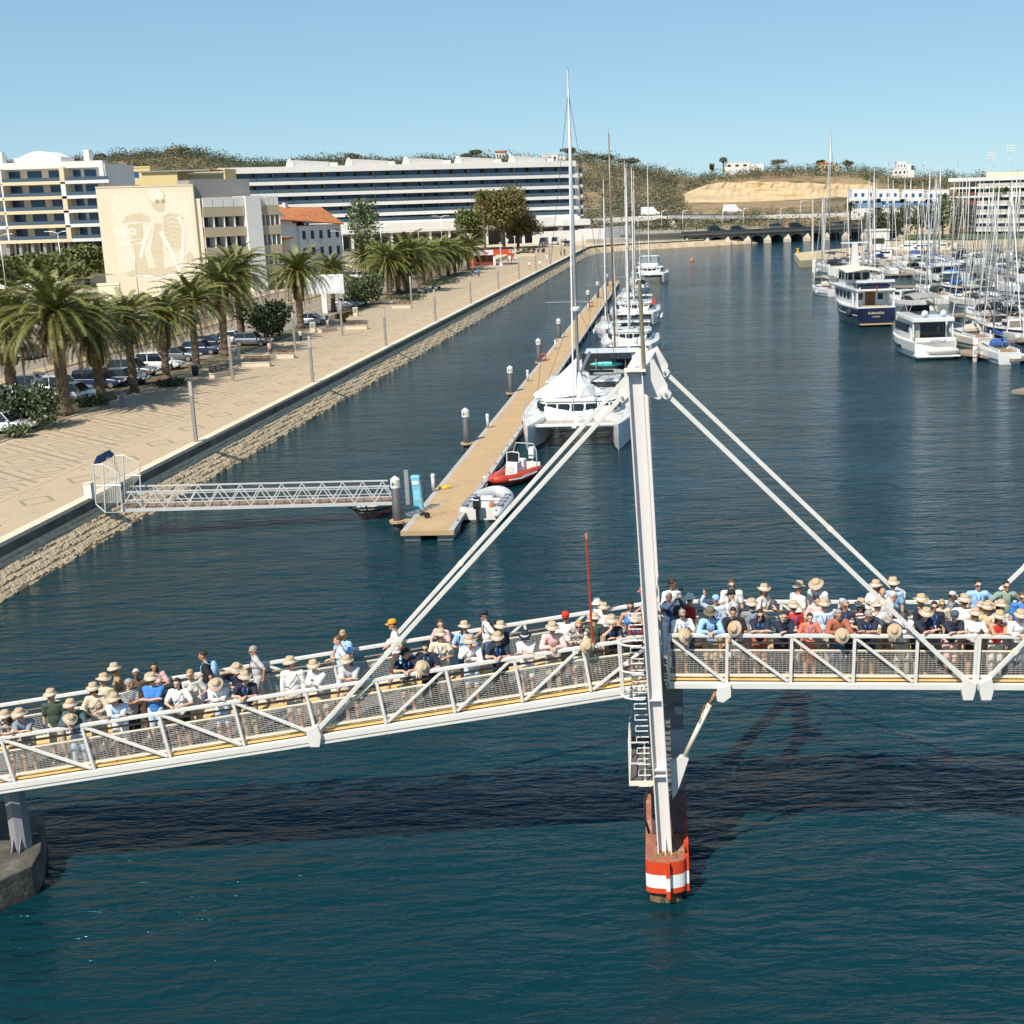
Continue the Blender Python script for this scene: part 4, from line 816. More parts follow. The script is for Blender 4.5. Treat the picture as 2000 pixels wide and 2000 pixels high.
(1915,1176,2,'standL',.0,'person mostly hidden behind yellow top, only straw hat showing',(T,'lgrey'),(SH,'stone'),'h',('short','brown'),'light',''),
(1966,1135,3,'hip',.0,'person in sage green polo with backpack straps and dark curls',(T,'sage'),(TR,'denim'),None,('short','dark'),'light','gp'),
(1955,1173,1,'standL',.2,'person in white tee and tipped straw hat behind the red dress',(T,'white'),(SH,'khaki'),'h',('bob','dark'),'tan',''),
(1952,1193,0,'femf',.0,'person in red top and straw hat with long dark hair leaning smiling',('tank','red'),(TR,'print'),'h',('long','dark'),'tan','g'),
(1997,1157,2,'stand',.0,'person in royal blue tee with backpack on the opposite leaf',(T,'blue'),(SH,'khaki'),None,('short','brown'),'light','gp'),
(1993,1191,0,'clasp',.0,'person in white shirt, straw hat and grey beard on opposite leaf',(S,'white'),(TR,'grey'),'h',('short','grey'),'light','gb'),
]
M('orange_cap',(.80,.30,.02),.7)
for c in CROWD: on_bridge(*c)
# hats, cloth and bottle held in hands over the rail
def held_hat(px,py,o,tilt,yaw,label):
    E=thing('straw_hat',label,'hat',BR(px,py,o),0,None); Rm=Matrix.Rotation(yaw,4,'Z')@Matrix.Rotation(tilt,4,'X')@Matrix.Translation((0,0,-.04))
    child('brim_and_crown',HATN,STRAW,E,Rm); child('hat_band',BANDM,BANDW,E,Rm)
held_hat(826,1303,.10,1.0,.5,'straw hat dangling from the hands of the dark navy polo')
held_hat(1147,1262,.18,1.25,.1,'straw hat hanging over rail from the blond floral blouse')
held_hat(1339,1241,.16,1.05,.35,'straw hat held by the white polo beside the pylon')
held_hat(1434,1227,.10,1.1,-.45,'straw hat tilted up in the hands of the black tee')
held_hat(1645,1241,.17,1.05,-.1,'straw hat hanging from hands of the rust plaid shirt')
held_hat(1747,1231,.12,.9,-.3,'straw hat propped on the rail by the curly haired person')
held_hat(137,1402,.10,.5,.6,'folded straw hat held over the rail by slate blue sleeves')
bo=thing('water_bottle','clear water bottle with blue label on the rail beside navy tee','bottle',BR(783,1296,.0)); p=V(0,0,0)
m=MB(); m.lathe([(.032,0),(.034,.02),(.034,.14),(.014,.19),(.014,.21)],n=12); m.part('flask',M('clear_bottle',(.55,.68,.78),.15),bo,smooth=True); m=MB(); m.lathe([(.035,.06),(.035,.11)],n=12); m.part('bottle_label',LANY,bo)
bo=thing('camera','black camera raised by the person in denim jacket','camera',BR(1329,1150,-2.0)); m=MB(); m.box((0,0,0),(.13,.06,.09)); m.part('camera_body',DARK,bo); m=MB(); m.tube((0,-.03,0),(0,-.11,0),.035,n=12); m.part('lens',BLACKGLASS,bo)
# ================================================================ PONTOONS AND BOATS
TEAK=M('tan_pontoon_deck',(.46,.31,.165),.85,var=.10,scale=.8,bump=.25,bs=30); GREYP=M('grey_pontoon_edge',(.42,.39,.35),.8,var=.15); NAVY=M('navy_hull',(.012,.018,.05),.2,var=.05,coat=.5); CREAMH=M('cream_hull',(.60,.54,.42),.3)
SAILC=M('white_sailcloth',(.78,.77,.74),.8,var=.05,bump=.3,bs=4); BLUEC=M('blue_canvas',(.03,.09,.30),.8); NAVYC=M('navy_canvas',(.018,.025,.06),.8); GREYC=M('grey_canvas',(.30,.29,.27),.85); BEIGEC=M('beige_canvas',(.52,.46,.36),.85); BLACKC=M('black_canvas',(.018,.018,.02),.8)
REDR=M('red_tube_rubber',(.50,.045,.018),.5,var=.08); GREYR=M('grey_tube_rubber',(.50,.51,.53),.5,var=.05); WIRE=M('rigging_wire',(.12,.13,.15),.4,.5)
GEL2=M('weathered_gelcoat',(.70,.68,.63),.35,var=.07); ANTIF=M('dark_antifouling',(.03,.035,.05),.7)
def lerp(a,b,t): return a+(b-a)*t
def hull_rings(L,B,fb,sheer=.12,n=12,draft=.45,stern=.75,xo=0.,full=.55,flare=.0):
    rg=[]
    for i in range(n+1):
        t=i/n; y=-L/2+L*t; w=B/2*(lerp(stern,1,min(1,t/.4)) if t<.4 else max(.02,(1-((t-.4)/.6)**(1.6+full))))
        z=fb*(1+sheer*((t-.35)*1.5)**2*(1 if t>.35 else .5)); yy=y+ (L*.03*t if t>.9 else 0)
        rg.append([V(xo-w,yy,z),V(xo-w*(.97-flare),yy,z*.45),V(xo-w*.86,yy*.985,.02),V(xo-w*.45,yy*.97,-draft),V(xo+w*.45,yy*.97,-draft),V(xo+w*.86,yy*.985,.02),V(xo+w*(.97-flare),yy,z*.45),V(xo+w,yy,z)])
    return rg
def trunk(m,y0,y1,w0,w1,z0,z1,k=.8,xo=0.,rake=.3,n=6):   # rounded cabin trunk
    rg=[]
    for i in range(n+1):
        t=i/n; y=lerp(y0,y1,t); w=lerp(w0,w1,t); h=z1-z0; hh=h*min(1,(t*n+.4)/1.,((1-t)*n+.15)/1.3)
        rg.append([V(xo-w,y,z0),V(xo-w*.95,y,z0+hh*.6),V(xo-w*k,y,z0+hh*.97),V(xo,y,z0+hh*1.06),V(xo+w*k,y,z0+hh*.97),V(xo+w*.95,y,z0+hh*.6),V(xo+w,y,z0)])
    m.rings(rg); return m
def rails(m,pts,h=.6,r=.014):
    for p in pts: m.tube(p,Vector(p)+V(0,0,h),r,n=5)
    for k in (.55,1.): m.path([Vector(p)+V(0,0,h*k) for p in pts],r*.7,5)
def rig(E,y,z0,H,B,bow,stern,mat=ALU,boom=None,cover=SAILC,spread=(.4,.68),r=.09,jib=True,jibmat=SAILC):
    m=MB(); m.path([V(0,y,z0),V(0,y-.02*H*.2,z0+H*.6),V(0,y-.03*H*.3,z0+H)],[r,r*.95,r*.6],8); ms=m.part('mast',mat,E,smooth=True); mt=V(0,y-.03*H*.3,z0+H)
    for s in spread:
        m=MB(); m.bar(V(-B*.28*(1.2-s*.5),y-.08,z0+H*s),V(B*.28*(1.2-s*.5),y-.08,z0+H*s),.05,.03); m.part('spreader',mat,ms)
    m=MB()
    for sx in (-1,1): m.path([V(sx*B*.42,y-.3,z0-.3),V(sx*B*.28,y-.1,z0+H*spread[0]),V(sx*.05,y-.05,z0+H*.92)],.017,5); m.tube(V(sx*B*.38,y-.5,z0-.3),V(0,y,z0+H*spread[0]),.014,n=5)
    if stern is not None: m.tube(V(0,stern,z0-.5),mt,.014,n=5)
    m.part('shrouds',WIRE,E)
    if jib:
        m=MB(); a=V(0,bow,z0-.35); b=mt+V(0,.05,-H*.06); m.path([a,a.lerp(b,.1),a.lerp(b,.5),b],[.03,.062,.055,.025],7); m.part('furled_jib',jibmat,E,smooth=True)
    if boom:
        m=MB(); a=V(0,y-.15,z0+1.0); b=V(0,y-boom,z0+1.1); m.tube(a,b,.07,n=8); m.part('boom',mat,E); m=MB(); m.path([a+V(0,0,.12),a.lerp(b,.08)+V(0,0,.26),a.lerp(b,.6)+V(0,0,.2),b+V(0,.1,.1)],[.1,.2,.15,.07],8); m.part('sail_cover',cover,E,smooth=True)
    m=MB(); m.tube(mt,mt+V(0,0,.5),.012,n=5); m.box(mt+V(0,.1,.1),(.05,.35,.04)); m.part('masthead_gear',mat,E)
def sailboat(label,L=11.,hull=GEL,H=14.,cover=BLUEC,hood=BLUEC,mat=ALU,group='yachts berthed in the marina',cat='sailboat',loc=(0,0,0),rz=0.,jibmat=SAILC,bimini=None):
    E=thing('sailing_yacht',label,cat,loc,rz,group); B=L*.31; fb=L*.095+.15
    m=MB(); m.rings(hull_rings(L,B,fb)); m.part('hull',hull,E,smooth=False)
    m=MB(); m.rings([[r[0]+V(.02,0,.012),r[7]+V(-.02,0,.012),r[7]+V(-.02,0,.05),r[0]+V(.02,0,.05)] for r in hull_rings(L,B*.985,fb)]); m.part('deck',GEL2,E)
    m=MB(); m.rings([[r[1]*1.0+V(-.004,0,-.06),r[1]+V(-.004,0,.02)] for r in hull_rings(L,B*1.005,fb)][:-1],close=False,cap=(0,0)); m.rings([[r[6]+V(.004,0,-.06),r[6]+V(.004,0,.02)] for r in hull_rings(L,B*1.005,fb)][:-1],close=False,cap=(0,0)); m.part('cove_stripe',BLUEC if hull is GEL else GEL,E)
    m=MB(); trunk(m,-L*.12,L*.28,B*.31,B*.20,fb+.02,fb+.50); c=m.part('coachroof',GEL,E)
    for sx in (-1,1):
        m=MB()
        for k in range(3): m.box((sx*(B*.295-.017*k*2),-L*.06+k*L*.10,fb+.28),(.05,L*.07,.13)); 
        m.part('cabin_windows',BLACKGLASS,c)
    m=MB(); m.b2(-B*.27,B*.27,-L*.44,-L*.13,fb+.03,fb+.10); m.part('cockpit_floor',M('teak',(.30,.19,.10),.8),E)
    m=MB(); 
    for sx in (-1,1): m.b2(min(sx*B*.27,sx*B*.34),max(sx*B*.27,sx*B*.34),-L*.46,-L*.12,fb+.04,fb+.34)
    m.part('cockpit_coaming',GEL,E); m=MB(); m.lathe([(.40,-.02),(.42,0),(.40,.02),(.37,0),(.40,-.02)],at=(0,-L*.36,fb+.75),n=16,ax=Matrix.Rotation(PI/2,3,'X'),cap=False); m.part('steering_wheel',STEEL,E)
    m=MB(); trunk(m,-L*.17,-L*.08,B*.30,B*.29,fb+.45,fb+1.15,k=.8,n=3); m.part('sprayhood',hood,E)
    if bimini:
        m=MB(); m.rings([[V(-B*.32,y,fb+1.9),V(0,y,fb+2.05),V(B*.32,y,fb+1.9),V(B*.32,y,fb+1.86),V(0,y,fb+2.0),V(-B*.32,y,fb+1.86)] for y in (-L*.45,-L*.22)]); m.part('bimini',bimini,E); m=MB(); 
        for sx in (-1,1): m.path([V(sx*B*.32,-L*.45,fb+1.86),V(sx*B*.36,-L*.34,fb+.2),V(sx*B*.32,-L*.22,fb+1.86)],.018,5)
        m.part('bimini_frame',STEEL,E)
    m=MB(); h=hull_rings(L,B*.94,fb); rails(m,[h[i][0] for i in (0,2,4,6,8,10)]+[h[11][3]*0+h[11][0]+V(B*.05,0,0)]); rails(m,[h[i][7] for i in (0,2,4,6,8,10)]); m.path([h[10][0]+V(0,0,.6),V(0,L*.52,fb+.85),h[10][7]+V(0,0,.6)],.018,5); m.part('guard_rails',STEEL,E)
    rig(E,L*.08,fb+.5,H,B,L*.49,-L*.48,mat,boom=L*.36,cover=cover,r=.075,jibmat=jibmat)
    for sx,y in ((-1,-.1),(1,.05),(1,-.25)):
        m=MB(); m.ell((sx*(B*.5+.10),L*y,fb*.5),(.12,.12,.34),8,6); m.part('fender',GEL,E,smooth=True)
    return E
def catamaran(label,L,B,H,loc,rz,group='catamarans along the pontoon',fly=False,big=False,mat=ALU,jib=True,boom=True,spread=(.33,.62)):
    E=thing('catamaran',label,'catamaran',loc,rz,group); fb=L*.085+.55; hb=B*.245; xo=B/2-hb/2
    for sx in (-1,1):
        m=MB(); m.rings(hull_rings(L,hb,fb,sheer=.05,n=14,xo=sx*xo,stern=.85,full=1.2,flare=.02)); h=m.part('hull',GEL,E)
        m=MB(); m.rings([[r[0]*1+V(0,0,.0),r[7],r[7]+V(0,0,.04),r[0]+V(0,0,.04)] for r in hull_rings(L,hb*.96,fb,.05,14,xo=sx*xo,stern=.85,full=1.2)]); m.part('side_deck',GEL2,h)
        m=MB(); m.rings([[r[2]+V(-.006,0,.0),r[2]+V(-.006,0,.13)] for r in hull_rings(L,hb*1.01,fb,.05,14,xo=sx*xo,stern=.85,full=1.2)],close=False,cap=(0,0)); m.rings([[r[5]+V(.006,0,.0),r[5]+V(.006,0,.13)] for r in hull_rings(L,hb*1.01,fb,.05,14,xo=sx*xo,stern=.85,full=1.2)],close=False,cap=(0,0)); m.part('boot_stripe',NAVY,h)
        for k in range(3):
            m=MB(); m.box((sx*(xo+hb*.493),-L*.15+k*L*.14,fb*.66),(.03,L*.075,.22)); m.part('hull_window',BLACKGLASS,h)
    y1=L*.20
    m=MB(); m.rings([[V(-xo,y,.80 if y<y1-.5 else 1.05),V(xo,y,.80 if y<y1-.5 else 1.05),V(xo,y,fb-.02),V(-xo,y,fb-.02)] for y in (-L*.42,-L*.2,y1-.6,y1+.5)]); m.part('bridge_deck',GEL,E)
    m=MB(); m.b2(-xo,xo,y1+.6,L*.405,fb-.30,fb-.27); m.part('trampoline',M('trampoline_net',(.42,.38,.31),.9,bump=.3,bs=60),E)
    m=MB(); m.tube((-xo-.1,L*.42,fb-.18),(xo+.1,L*.42,fb-.18),.13,n=10); cbm=m.part('crossbeam',GEL,E,smooth=True)
    m=MB(); m.path([V(-xo*.35,L*.42,fb-.1),V(0,L*.42,fb+.75),V(xo*.35,L*.42,fb-.1)],.03,6); m.part('seagull_striker',STEEL,cbm)
    m=MB(); m.bar((0,y1,fb-.3),(0,L*.44,fb-.28),.30,.08); m.part('bowsprit_walkway',GEL,E)
    # saloon
    w=xo*.98; ya,yb=-L*.16,y1; zc=fb+1.02
    m=MB(); rg=[]
    for y,k,h in ((ya,.98,1.),(ya+1.5,1.,1.),(yb-1.6,.98,1.),(yb-.6,.88,.93),(yb+.15,.74,.42),(yb+.5,.68,.02)):
        rg.append([V(-w*k,y,fb-.05),V(-w*k*.97,y,fb+(zc-fb)*h*.85),V(-w*k*.85,y,zc-(1-h)*(zc-fb)),V(w*k*.85,y,zc-(1-h)*(zc-fb)),V(w*k*.97,y,fb+(zc-fb)*h*.85),V(w*k,y,fb-.05)])
    m.rings(rg); sl=m.part('saloon',GEL,E)
    # window band round the front, panes with white mullions
    nP=7
    def band(t,zz):
        a=-1.15+2.3*t; x=w*1.0*math.sin(a)*1.02; y=yb-.55+ (math.cos(a)-.42)*1.15; return V(x,y,zz)
    for k in range(nP):
        t0,t1=k/nP+.012,(k+1)/nP-.012; z0_,z1_=fb+.30,fb+.80
        m=MB(); a,b=band(t0,z0_),band(t1,z0_); c,d=band(t1,z1_)-V(0,.16,0),band(t0,z1_)-V(0,.16,0); o=V(0,.14,0); m.hexa([a-o,b-o,b+o,a+o,d-o,c-o,c+o,d+o]); m.part('saloon_window',BLACKGLASS,sl)
    for sx in (-1,1):
        m=MB(); m.b2(min(sx*w*.955,sx*w*1.0),max(sx*w*.955,sx*w*1.0),ya+.4,yb-1.3,fb+.32,fb+.78); m.part('side_window',BLACKGLASS,sl)
    m=MB(); rg=[[V(-w*k,y,z),V(-w*k*.9,y,z+.14),V(w*k*.9,y,z+.14),V(w*k,y,z)] for y,k,z in ((ya-.4,.98,zc-.01),(yb-1.4,.98,zc-.01),(yb-.7,.86,zc-.03),(yb-.35,.74,zc-.09))]; m.rings(rg); rf=m.part('coachroof',GEL,E)
    for sx in (-1,1):
        m=MB(); m.box((sx*w*.45,yb-1.3,zc+.145),(.5,.5,.03)); m.part('roof_hatch',BLACKGLASS,rf)
    # cockpit hard top on posts
    m=MB(); yc=-L*.44; zt_=zc+.55; m.rings([[V(-w*.92,y,z),V(-w*.9,y,z+.12),V(w*.9,y,z+.12),V(w*.92,y,z)] for y,z in ((yc+.3,zt_-.05),(ya-.2,zt_+.04))]); ht=m.part('cockpit_hardtop',GEL,E)
    for sx in (-1,1):
        for y in (yc+.5,ya-.4):
            m=MB(); m.tube((sx*w*.84,y,fb),(sx*w*.84,y,zt_),.04,n=6); m.part('hardtop_post',STEEL,ht)
    m=MB(); m.b2(-w*.75,w*.75,ya-.15,ya-.08,fb+.1,zc-.05); m.part('cockpit_door',BLACKGLASS,E)
    if fly:
        m=MB(); m.rings([[V(-w*.7*k,y,zc+.1),V(-w*.66*k,y,zc+.75),V(w*.66*k,y,zc+.75),V(w*.7*k,y,zc+.1)] for y,k in ((ya,1.),(yb-2.2,1.),(yb-1.6,.85))]); m.part('flybridge_coaming',GEL,E)
        m=MB(); m.rings([[V(-w*.72*k,y,zc+2.0),V(-w*.6*k,y,zc+2.12),V(w*.6*k,y,zc+2.12),V(w*.72*k,y,zc+2.0)] for y,k in ((ya-.3,1.),(yb-2.4,1.),(yb-1.9,.9))]); f=m.part('flybridge_roof',GEL,E)
        for sx in (-1,1):
            m=MB(); m.b2(min(sx*w*.62,sx*w*.66),max(sx*w*.62,sx*w*.66),ya+.3,yb-2.3,zc+.8,zc+1.95); m.part('flybridge_screen',M('tinted_screen',(.10,.12,.14),.1,spec=.8),f)
        m=MB(); m.b2(-w*.55,w*.55,yb-2.05,yb-2.0,zc+.8,zc+1.95); m.part('flybridge_windscreen',M('clear_screen',(.25,.30,.34),.1,spec=.8),f)
    m=MB()
    for sx in (-1,1):
        h=hull_rings(L,hb*.9,fb,.05,14,xo=sx*xo,stern=.85,full=1.2); rails(m,[h[i][0 if sx<0 else 7] for i in (1,3,5,7,9,11,13)],.65)
        m.path([h[13][0]+V(0,0,.65),h[14][3]*0+V(sx*xo,L*.5,fb+.7),h[13][7]+V(0,0,.65)],.02,5)
    m.part('guard_rails',STEEL,E)
    rig(E,yb-1.7,zc+.1,H,B*.9,L*.43,None,mat,boom=(L*.36 if boom else None),cover=SAILC,spread=spread,r=.12 if big else .10,jib=jib)
    m=MB(); m.b2(-w*.7,w*.7,-L*.47,-L*.44,fb+.2,fb+.26); m.part('davit_beam',GEL,E)
    return E
# ---- the long tan pontoon
PO0=PZ(783,1037,.55); PO1=PZ(1150,590,.55); pd=(V(PO1.x-PO0.x,PO1.y-PO0.y,0)).normalized(); pr=V(pd.y,-pd.x,0); PANG=math.atan2(-pd.x,pd.y); PWID=2.75
def PT(a,b,z=.55): q=PO0+pd*a+pr*b; return V(q.x,q.y,z)
PN=thing('floating_pontoon','long tan decked floating pontoon with catamarans moored alongside','pontoon',PT(0,1.3,0))
for k in range(16):
    a=k*12.; m=MB(); m.hexa([PT(a,.32,.40),PT(a,2.42,.40),PT(a+11.97,2.42,.40),PT(a+11.97,.32,.40),PT(a,.32,.55),PT(a,2.42,.55),PT(a+11.97,2.42,.55),PT(a+11.97,.32,.55)]); m.part('deck_section',TEAK,PN,world=True)
    for b0,b1 in ((0,.31),(2.43,2.75)):
        m=MB(); m.hexa([PT(a,b0,.34),PT(a,b1,.34),PT(a+11.97,b1,.34),PT(a+11.97,b0,.34)]+[PT(a,b0,.545),PT(a,b1,.545),PT(a+11.97,b1,.545),PT(a+11.97,b0,.545)]); m.part('edge_beam',GREYP,PN,world=True)
    for q in (0.15,6.):
        for b in (.15,1.85):
            m=MB(); m.hexa([PT(a+q,b,-.5),PT(a+q,b+.8,-.5),PT(a+q+2.6,b+.8,-.5),PT(a+q+2.6,b,-.5),PT(a+q,b,.335),PT(a+q,b+.8,.335),PT(a+q+2.6,b+.8,.335),PT(a+q+2.6,b,.335)]); m.part('float',M('float_concrete',(.34,.32,.29),.9,var=.2),PN,world=True)
    if k<9:
        for q in (2.,5.,8.,11.):
            m=MB(); p=PT(a+q,2.60,.56); m.box(p+V(0,0,.04),(.08,.10,.08),PANG); m.box(p+V(0,0,.10),(.07,.30,.05),PANG); m.part('cleat',STEEL,PN,world=True)
m=MB(); m.hexa([PT(-.06,-.02,.30),PT(-.06,2.77,.30),PT(.0,2.77,.30),PT(.0,-.02,.30),PT(-.06,-.02,.545),PT(-.06,2.77,.545),PT(0,2.77,.545),PT(0,-.02,.545)]); m.part('end_fascia',TEAK,PN,world=True)
def pile(px,py,top_px,label,ring=False):
    p=PZ(px,py,.45); s=SC(p); h=(py-top_px)/s+.45; E=thing('mooring_pile',label,'pile',(p.x,p.y,0),0,'white capped piles of the pontoon')
    m=MB(); m.tube((0,0,-1.5),(0,0,h-.55),.245,n=16); m.part('shaft',M('dark_pile',(.07,.07,.075),.6,var=.15),E,smooth=True)
    m=MB(); m.lathe([(.262,h-.62),(.262,h-.16),(.02,h+.02)],n=16); c=m.part('cap',GEL,E)
    m=MB(); m.slab([V(-.11,-.263,h-.30),V(.16,-.235,h-.38),V(-.11,-.263,h-.46)],(0,-1,0),.012); m.part('pennant_mark',M('yellow_green_mark',(.45,.42,.06),.6),c)
    m=MB(); m.bar(V(-.11,-.275,h-.46),V(-.11,-.275,h-.28),.05,.02,up=(0,1,0)); m.part('pennant_hoist',NAVY,c)
    m=MB(); m.lathe([(.27,.40),(.46,.40),(.46,.52),(.27,.52)],n=8); m.bar(V(.3,.0,.46),V(.75,.05,.46),.5,.11); m.part('collar',TEAK,E)
    if ring:
        m=MB(); m.lathe([(.36,-.05),(.36,.05),(.22,.05),(.22,-.05),(.36,-.05)],at=(.42,-.1,1.05),n=16,ax=Matrix.Rotation(PI/2,3,'X'),cap=False); tag(m.part('lifebuoy_box',REDR,E,smooth=True),'','') ; 
for a in ((777,1018,928,'nearest dark pile with white cap at the head of the pontoon',False),(912,866,796,'dark pile with white conical cap beside bare pontoon deck',False),(998,768,714,'dark pile with white cap across from the big catamaran mast',False),(1053,708,661,'dark pile with red lifebuoy and white cap on pontoon',True),(1092,662,622,'dark white capped pile behind lifebuoy pile',False),(1149,602,567,'dark pile with white cap and red lifebuoy farther along pontoon',True),(1168,583,550,'slim far pile with white cap beside the tall brown mast',False),(1186,560,535,'far pile with white cap behind furled sails',False),(1198,547,521,'last white capped pile with red lifebuoy by far catamaran',True)): pile(*a)
for o in list(bpy.data.objects):
    if o.name.startswith('lifebuoy_box'): o.name='lifebuoy'; del o['label']; del o['category']
def pedestal(px,py,label):
    p=PZ(px,py,.55); E=thing('service_pedestal',label,'pedestal',p,PANG,'power pedestals on the pontoon'); m=MB(); m.tube((0,0,0),(0,0,.85),.11,n=12); m.part('column',M('pedestal_grey',(.52,.51,.49),.5),E,smooth=True); m=MB(); m.lathe([(.13,.85),(.13,1.0),(.09,1.06)],n=12); m.part('lamp_head',GEL,E)
for a in ((847,960,'white power pedestal beside coiled yellow hose'),(953,836,'white power pedestal on pontoon edge beside the pile'),(1031,745,'white power pedestal opposite big catamaran'),(1085,683,'white power pedestal near lifebuoy pile'),(1149,607,'white power pedestal far along the pontoon')): pedestal(*a)
E=thing('fuel_pump','pale blue fuel pump with black hose at pontoon head','fuel pump',PZ(817,998,.55),PANG)
m=MB(); m.rings([[V(-.24*k+dx,-.2*k,z),V(.24*k+dx,-.2*k,z),V(.24*k+dx,.2*k,z),V(-.24*k+dx,.2*k,z)] for z,k,dx in ((0,1,.06),(1.5,.95,0),(1.9,1.02,-.04),(2.0,.9,-.04))]); m.part('casing',M('pump_sky_blue',(.17,.50,.66),.4),E,bevel=.03); m=MB(); m.path([V(.2,-.1,1.8),V(.42,-.1,1.6),V(.45,-.1,1.1),V(.3,-.1,.8)],.025,6); m.part('hose',DARK,E,smooth=True); m=MB(); m.box((-.02,-.21,1.62),(.34,.03,.2)); m.part('display',M('pump_display',(.75,.8,.82),.3),E); m=MB(); m.box((.02,-.205,.9),(.30,.02,.5)); m.part('panel',M('pump_panel_blue',(.28,.62,.75),.4),E)
E=thing('steel_post','plain grey steel post beside the blue fuel pump','post',PZ(797,985,.55)); m=MB(); m.box((0,0,.95),(.22,.16,1.9)); m.part('shaft',STEEL,E); m=MB(); m.box((0,0,1.92),(.26,.2,.05)); m.part('cap',GREYPAINT,E)
E=thing('hose_coil','coiled bright yellow hose lying on pontoon deck','hose',PZ(868,954,.57)); m=MB(); pts=[]
for k in range(60): t=k/60*5*2*PI; pts.append(V((.20+.03*(k%7)/7+.06*math.sin(t*.31))*math.cos(t)*1.4,(.20+.02*math.sin(t*.77))*math.sin(t),.015+k*.0018))
m.path(pts,.018,6); m.part('coil',M('yellow_hose',(.72,.48,.03),.5),E,smooth=True); m=MB(); m.path([V(.2,0,.02),V(.5,.3,.02),V(.8,.6,.02)],.016,6); m.part('loose_end',M('grey_hose',(.35,.33,.28),.6),E)
E=thing('hand_trolley','galvanised wire hand trolley tipped on the pontoon deck','trolley',PZ(828,1010,.55),.5)
m=MB(); 
for k in range(7): m.tube(V(-.9+k*.3,-.3,.25+k*.05),V(-.9+k*.3,.3,.25+k*.05),.012,n=5)
for y in (-.3,0,.3): m.tube(V(-.95,y,.24),V(.95,y,.56),.016,n=5)
m.part('tray',STEEL,E); m=MB(); m.path([V(.95,-.3,.55),V(1.35,-.3,.75),V(1.35,.3,.75),V(.95,.3,.55)],.018,6); m.part('handle',STEEL,E)
for sy in (-1,1): m=MB(); m.tube((.05,.34*sy,.17),(.05,.40*sy,.17),.17,n=14); m.part('wheel',DARK,E)
# ---- gangway from the quay to the pontoon
g0=PZ(238,997,1.72); g1=PZ(772,983,.95); gd=(g1-g0); gl=gd.length; gd.normalize(); gn=V(-gd.y,gd.x,0).normalized()
GW=thing('gangway','white aluminium truss gangway sloping from quay to pontoon','gangway',g0); ALW=M('white_aluminium',(.72,.70,.67),.45,.2,var=.06)
m=MB(); m.hexa([g0+V(0,0,-.02),g1+V(0,0,-.02),g1+gn*1.5+V(0,0,-.02),g0+gn*1.5+V(0,0,-.02),g0+V(0,0,.05),g1+V(0,0,.05),g1+gn*1.5+V(0,0,.05),g0+gn*1.5+V(0,0,.05)]); m.part('walkway',M('brown_gangway_deck',(.24,.16,.11),.85,var=.15),GW,world=True)
for k in range(30):
    q=g0+gd*(gl*(k+.5)/30)+V(0,0,.055); m=MB(); m.bar(q+gn*.08,q+gn*1.42,.05,.02); m.part('tread_batten',M('dark_batten',(.10,.07,.05),.9),GW,world=True)
for o in (0.,1.5):
    for h,w in ((.0,.16),(.98,.075)):
        a=g0+gn*o+V(0,0,h); b=g1+gn*o+V(0,0,h)
        if h>.5: a=a+gd*.35; b=b-gd*.25
        m=MB(); m.bar(a,b,.08,w); m.part('chord',ALW,GW,world=True)
    nP=13
    for k in range(nP):
        for q0,q1 in (((k)/nP,(k+.5)/nP),((k+1)/nP,(k+.5)/nP)):
            m=MB(); m.bar(g0+gn*o+gd*gl*q0+V(0,0,.07),g0+gn*o+gd*gl*(q1)+V(0,0,.95),.05,.055,up=gn); m.part('diagonal',ALW,GW,world=True)
    m=MB(); m.bar(g0+gn*o+gd*.2+V(0,0,.55),g1+gn*o-gd*.2+V(0,0,.55),.03,.04); m.part('mid_rail',ALW,GW,world=True)
m=MB(); m.path([g1+gn*.3+V(-2.4,0,-.25),g1+gn*.3+V(-2.0,.1,-.7),g1+gn*.3+V(-1.2,.1,-.75),g1+gn*.3+V(-.2,0,-.35)],.05,6); m.part('service_hose',M('orange_red_hose',(.55,.09,.03),.5),GW,world=True)
m=MB(); m.path([g1+gn*.5+V(-2.6,0,-.2),g1+gn*.5+V(-2.0,.1,-.55),g1+gn*.5+V(-1.0,.1,-.5),g1+gn*.5+V(-.2,0,-.3)],.05,6); m.part('service_cable',DARK,GW,world=True)
E=thing('landing_float','low white landing float under the pontoon end of the gangway','float',PZ(735,990,.2)); m=MB(); m.box((0,0,.3),(1.9,1.6,.22)); m.part('top',GEL2,E); m=MB(); m.box((0,0,-.1),(1.5,1.4,.56)); m.part('hull',MATS['float_concrete'],E)
# gate at the quay end
GA=thing('gangway_gate','metal framed gate with clear side screens and blue curved roof','gate',PZ(195,985,2.))
def gp(x,y,o=0.): return PP(x,y,g0+gn*o,Vector((0,1,0)))
def frame(pts,o,name,r=.035,mat=ALW):
    m=MB(); m.path([gp(x,y,o) for x,y in pts],r,6); m.part(name,mat,GA,world=True)
fr=-.1
frame([(188,985),(181,907),(201,907),(232,925),(240,1000),(206,1001),(201,907)],fr,'frame'); frame([(206,1001),(188,985)],fr,'sill'); frame([(188,949),(236,948)],fr,'mid_rail'); frame([(238,982),(238,1000)],fr,'foot')
frame([(230,990),(224,890),(241,889),(272,905),(276,990)],1.4,'frame'); frame([(240,889),(245,985)],1.4,'post'); frame([(244,929),(275,929)],1.4,'rail')
m=MB(); m.add([gp(188,983,fr+.01),gp(183,910,fr+.01),gp(201,909,fr+.01),gp(231,926,fr+.01),gp(237,982,fr+.01)],[(0,1,2,3,4)]); scr=M('clear_acrylic_screen',(.62,.58,.50),.15)
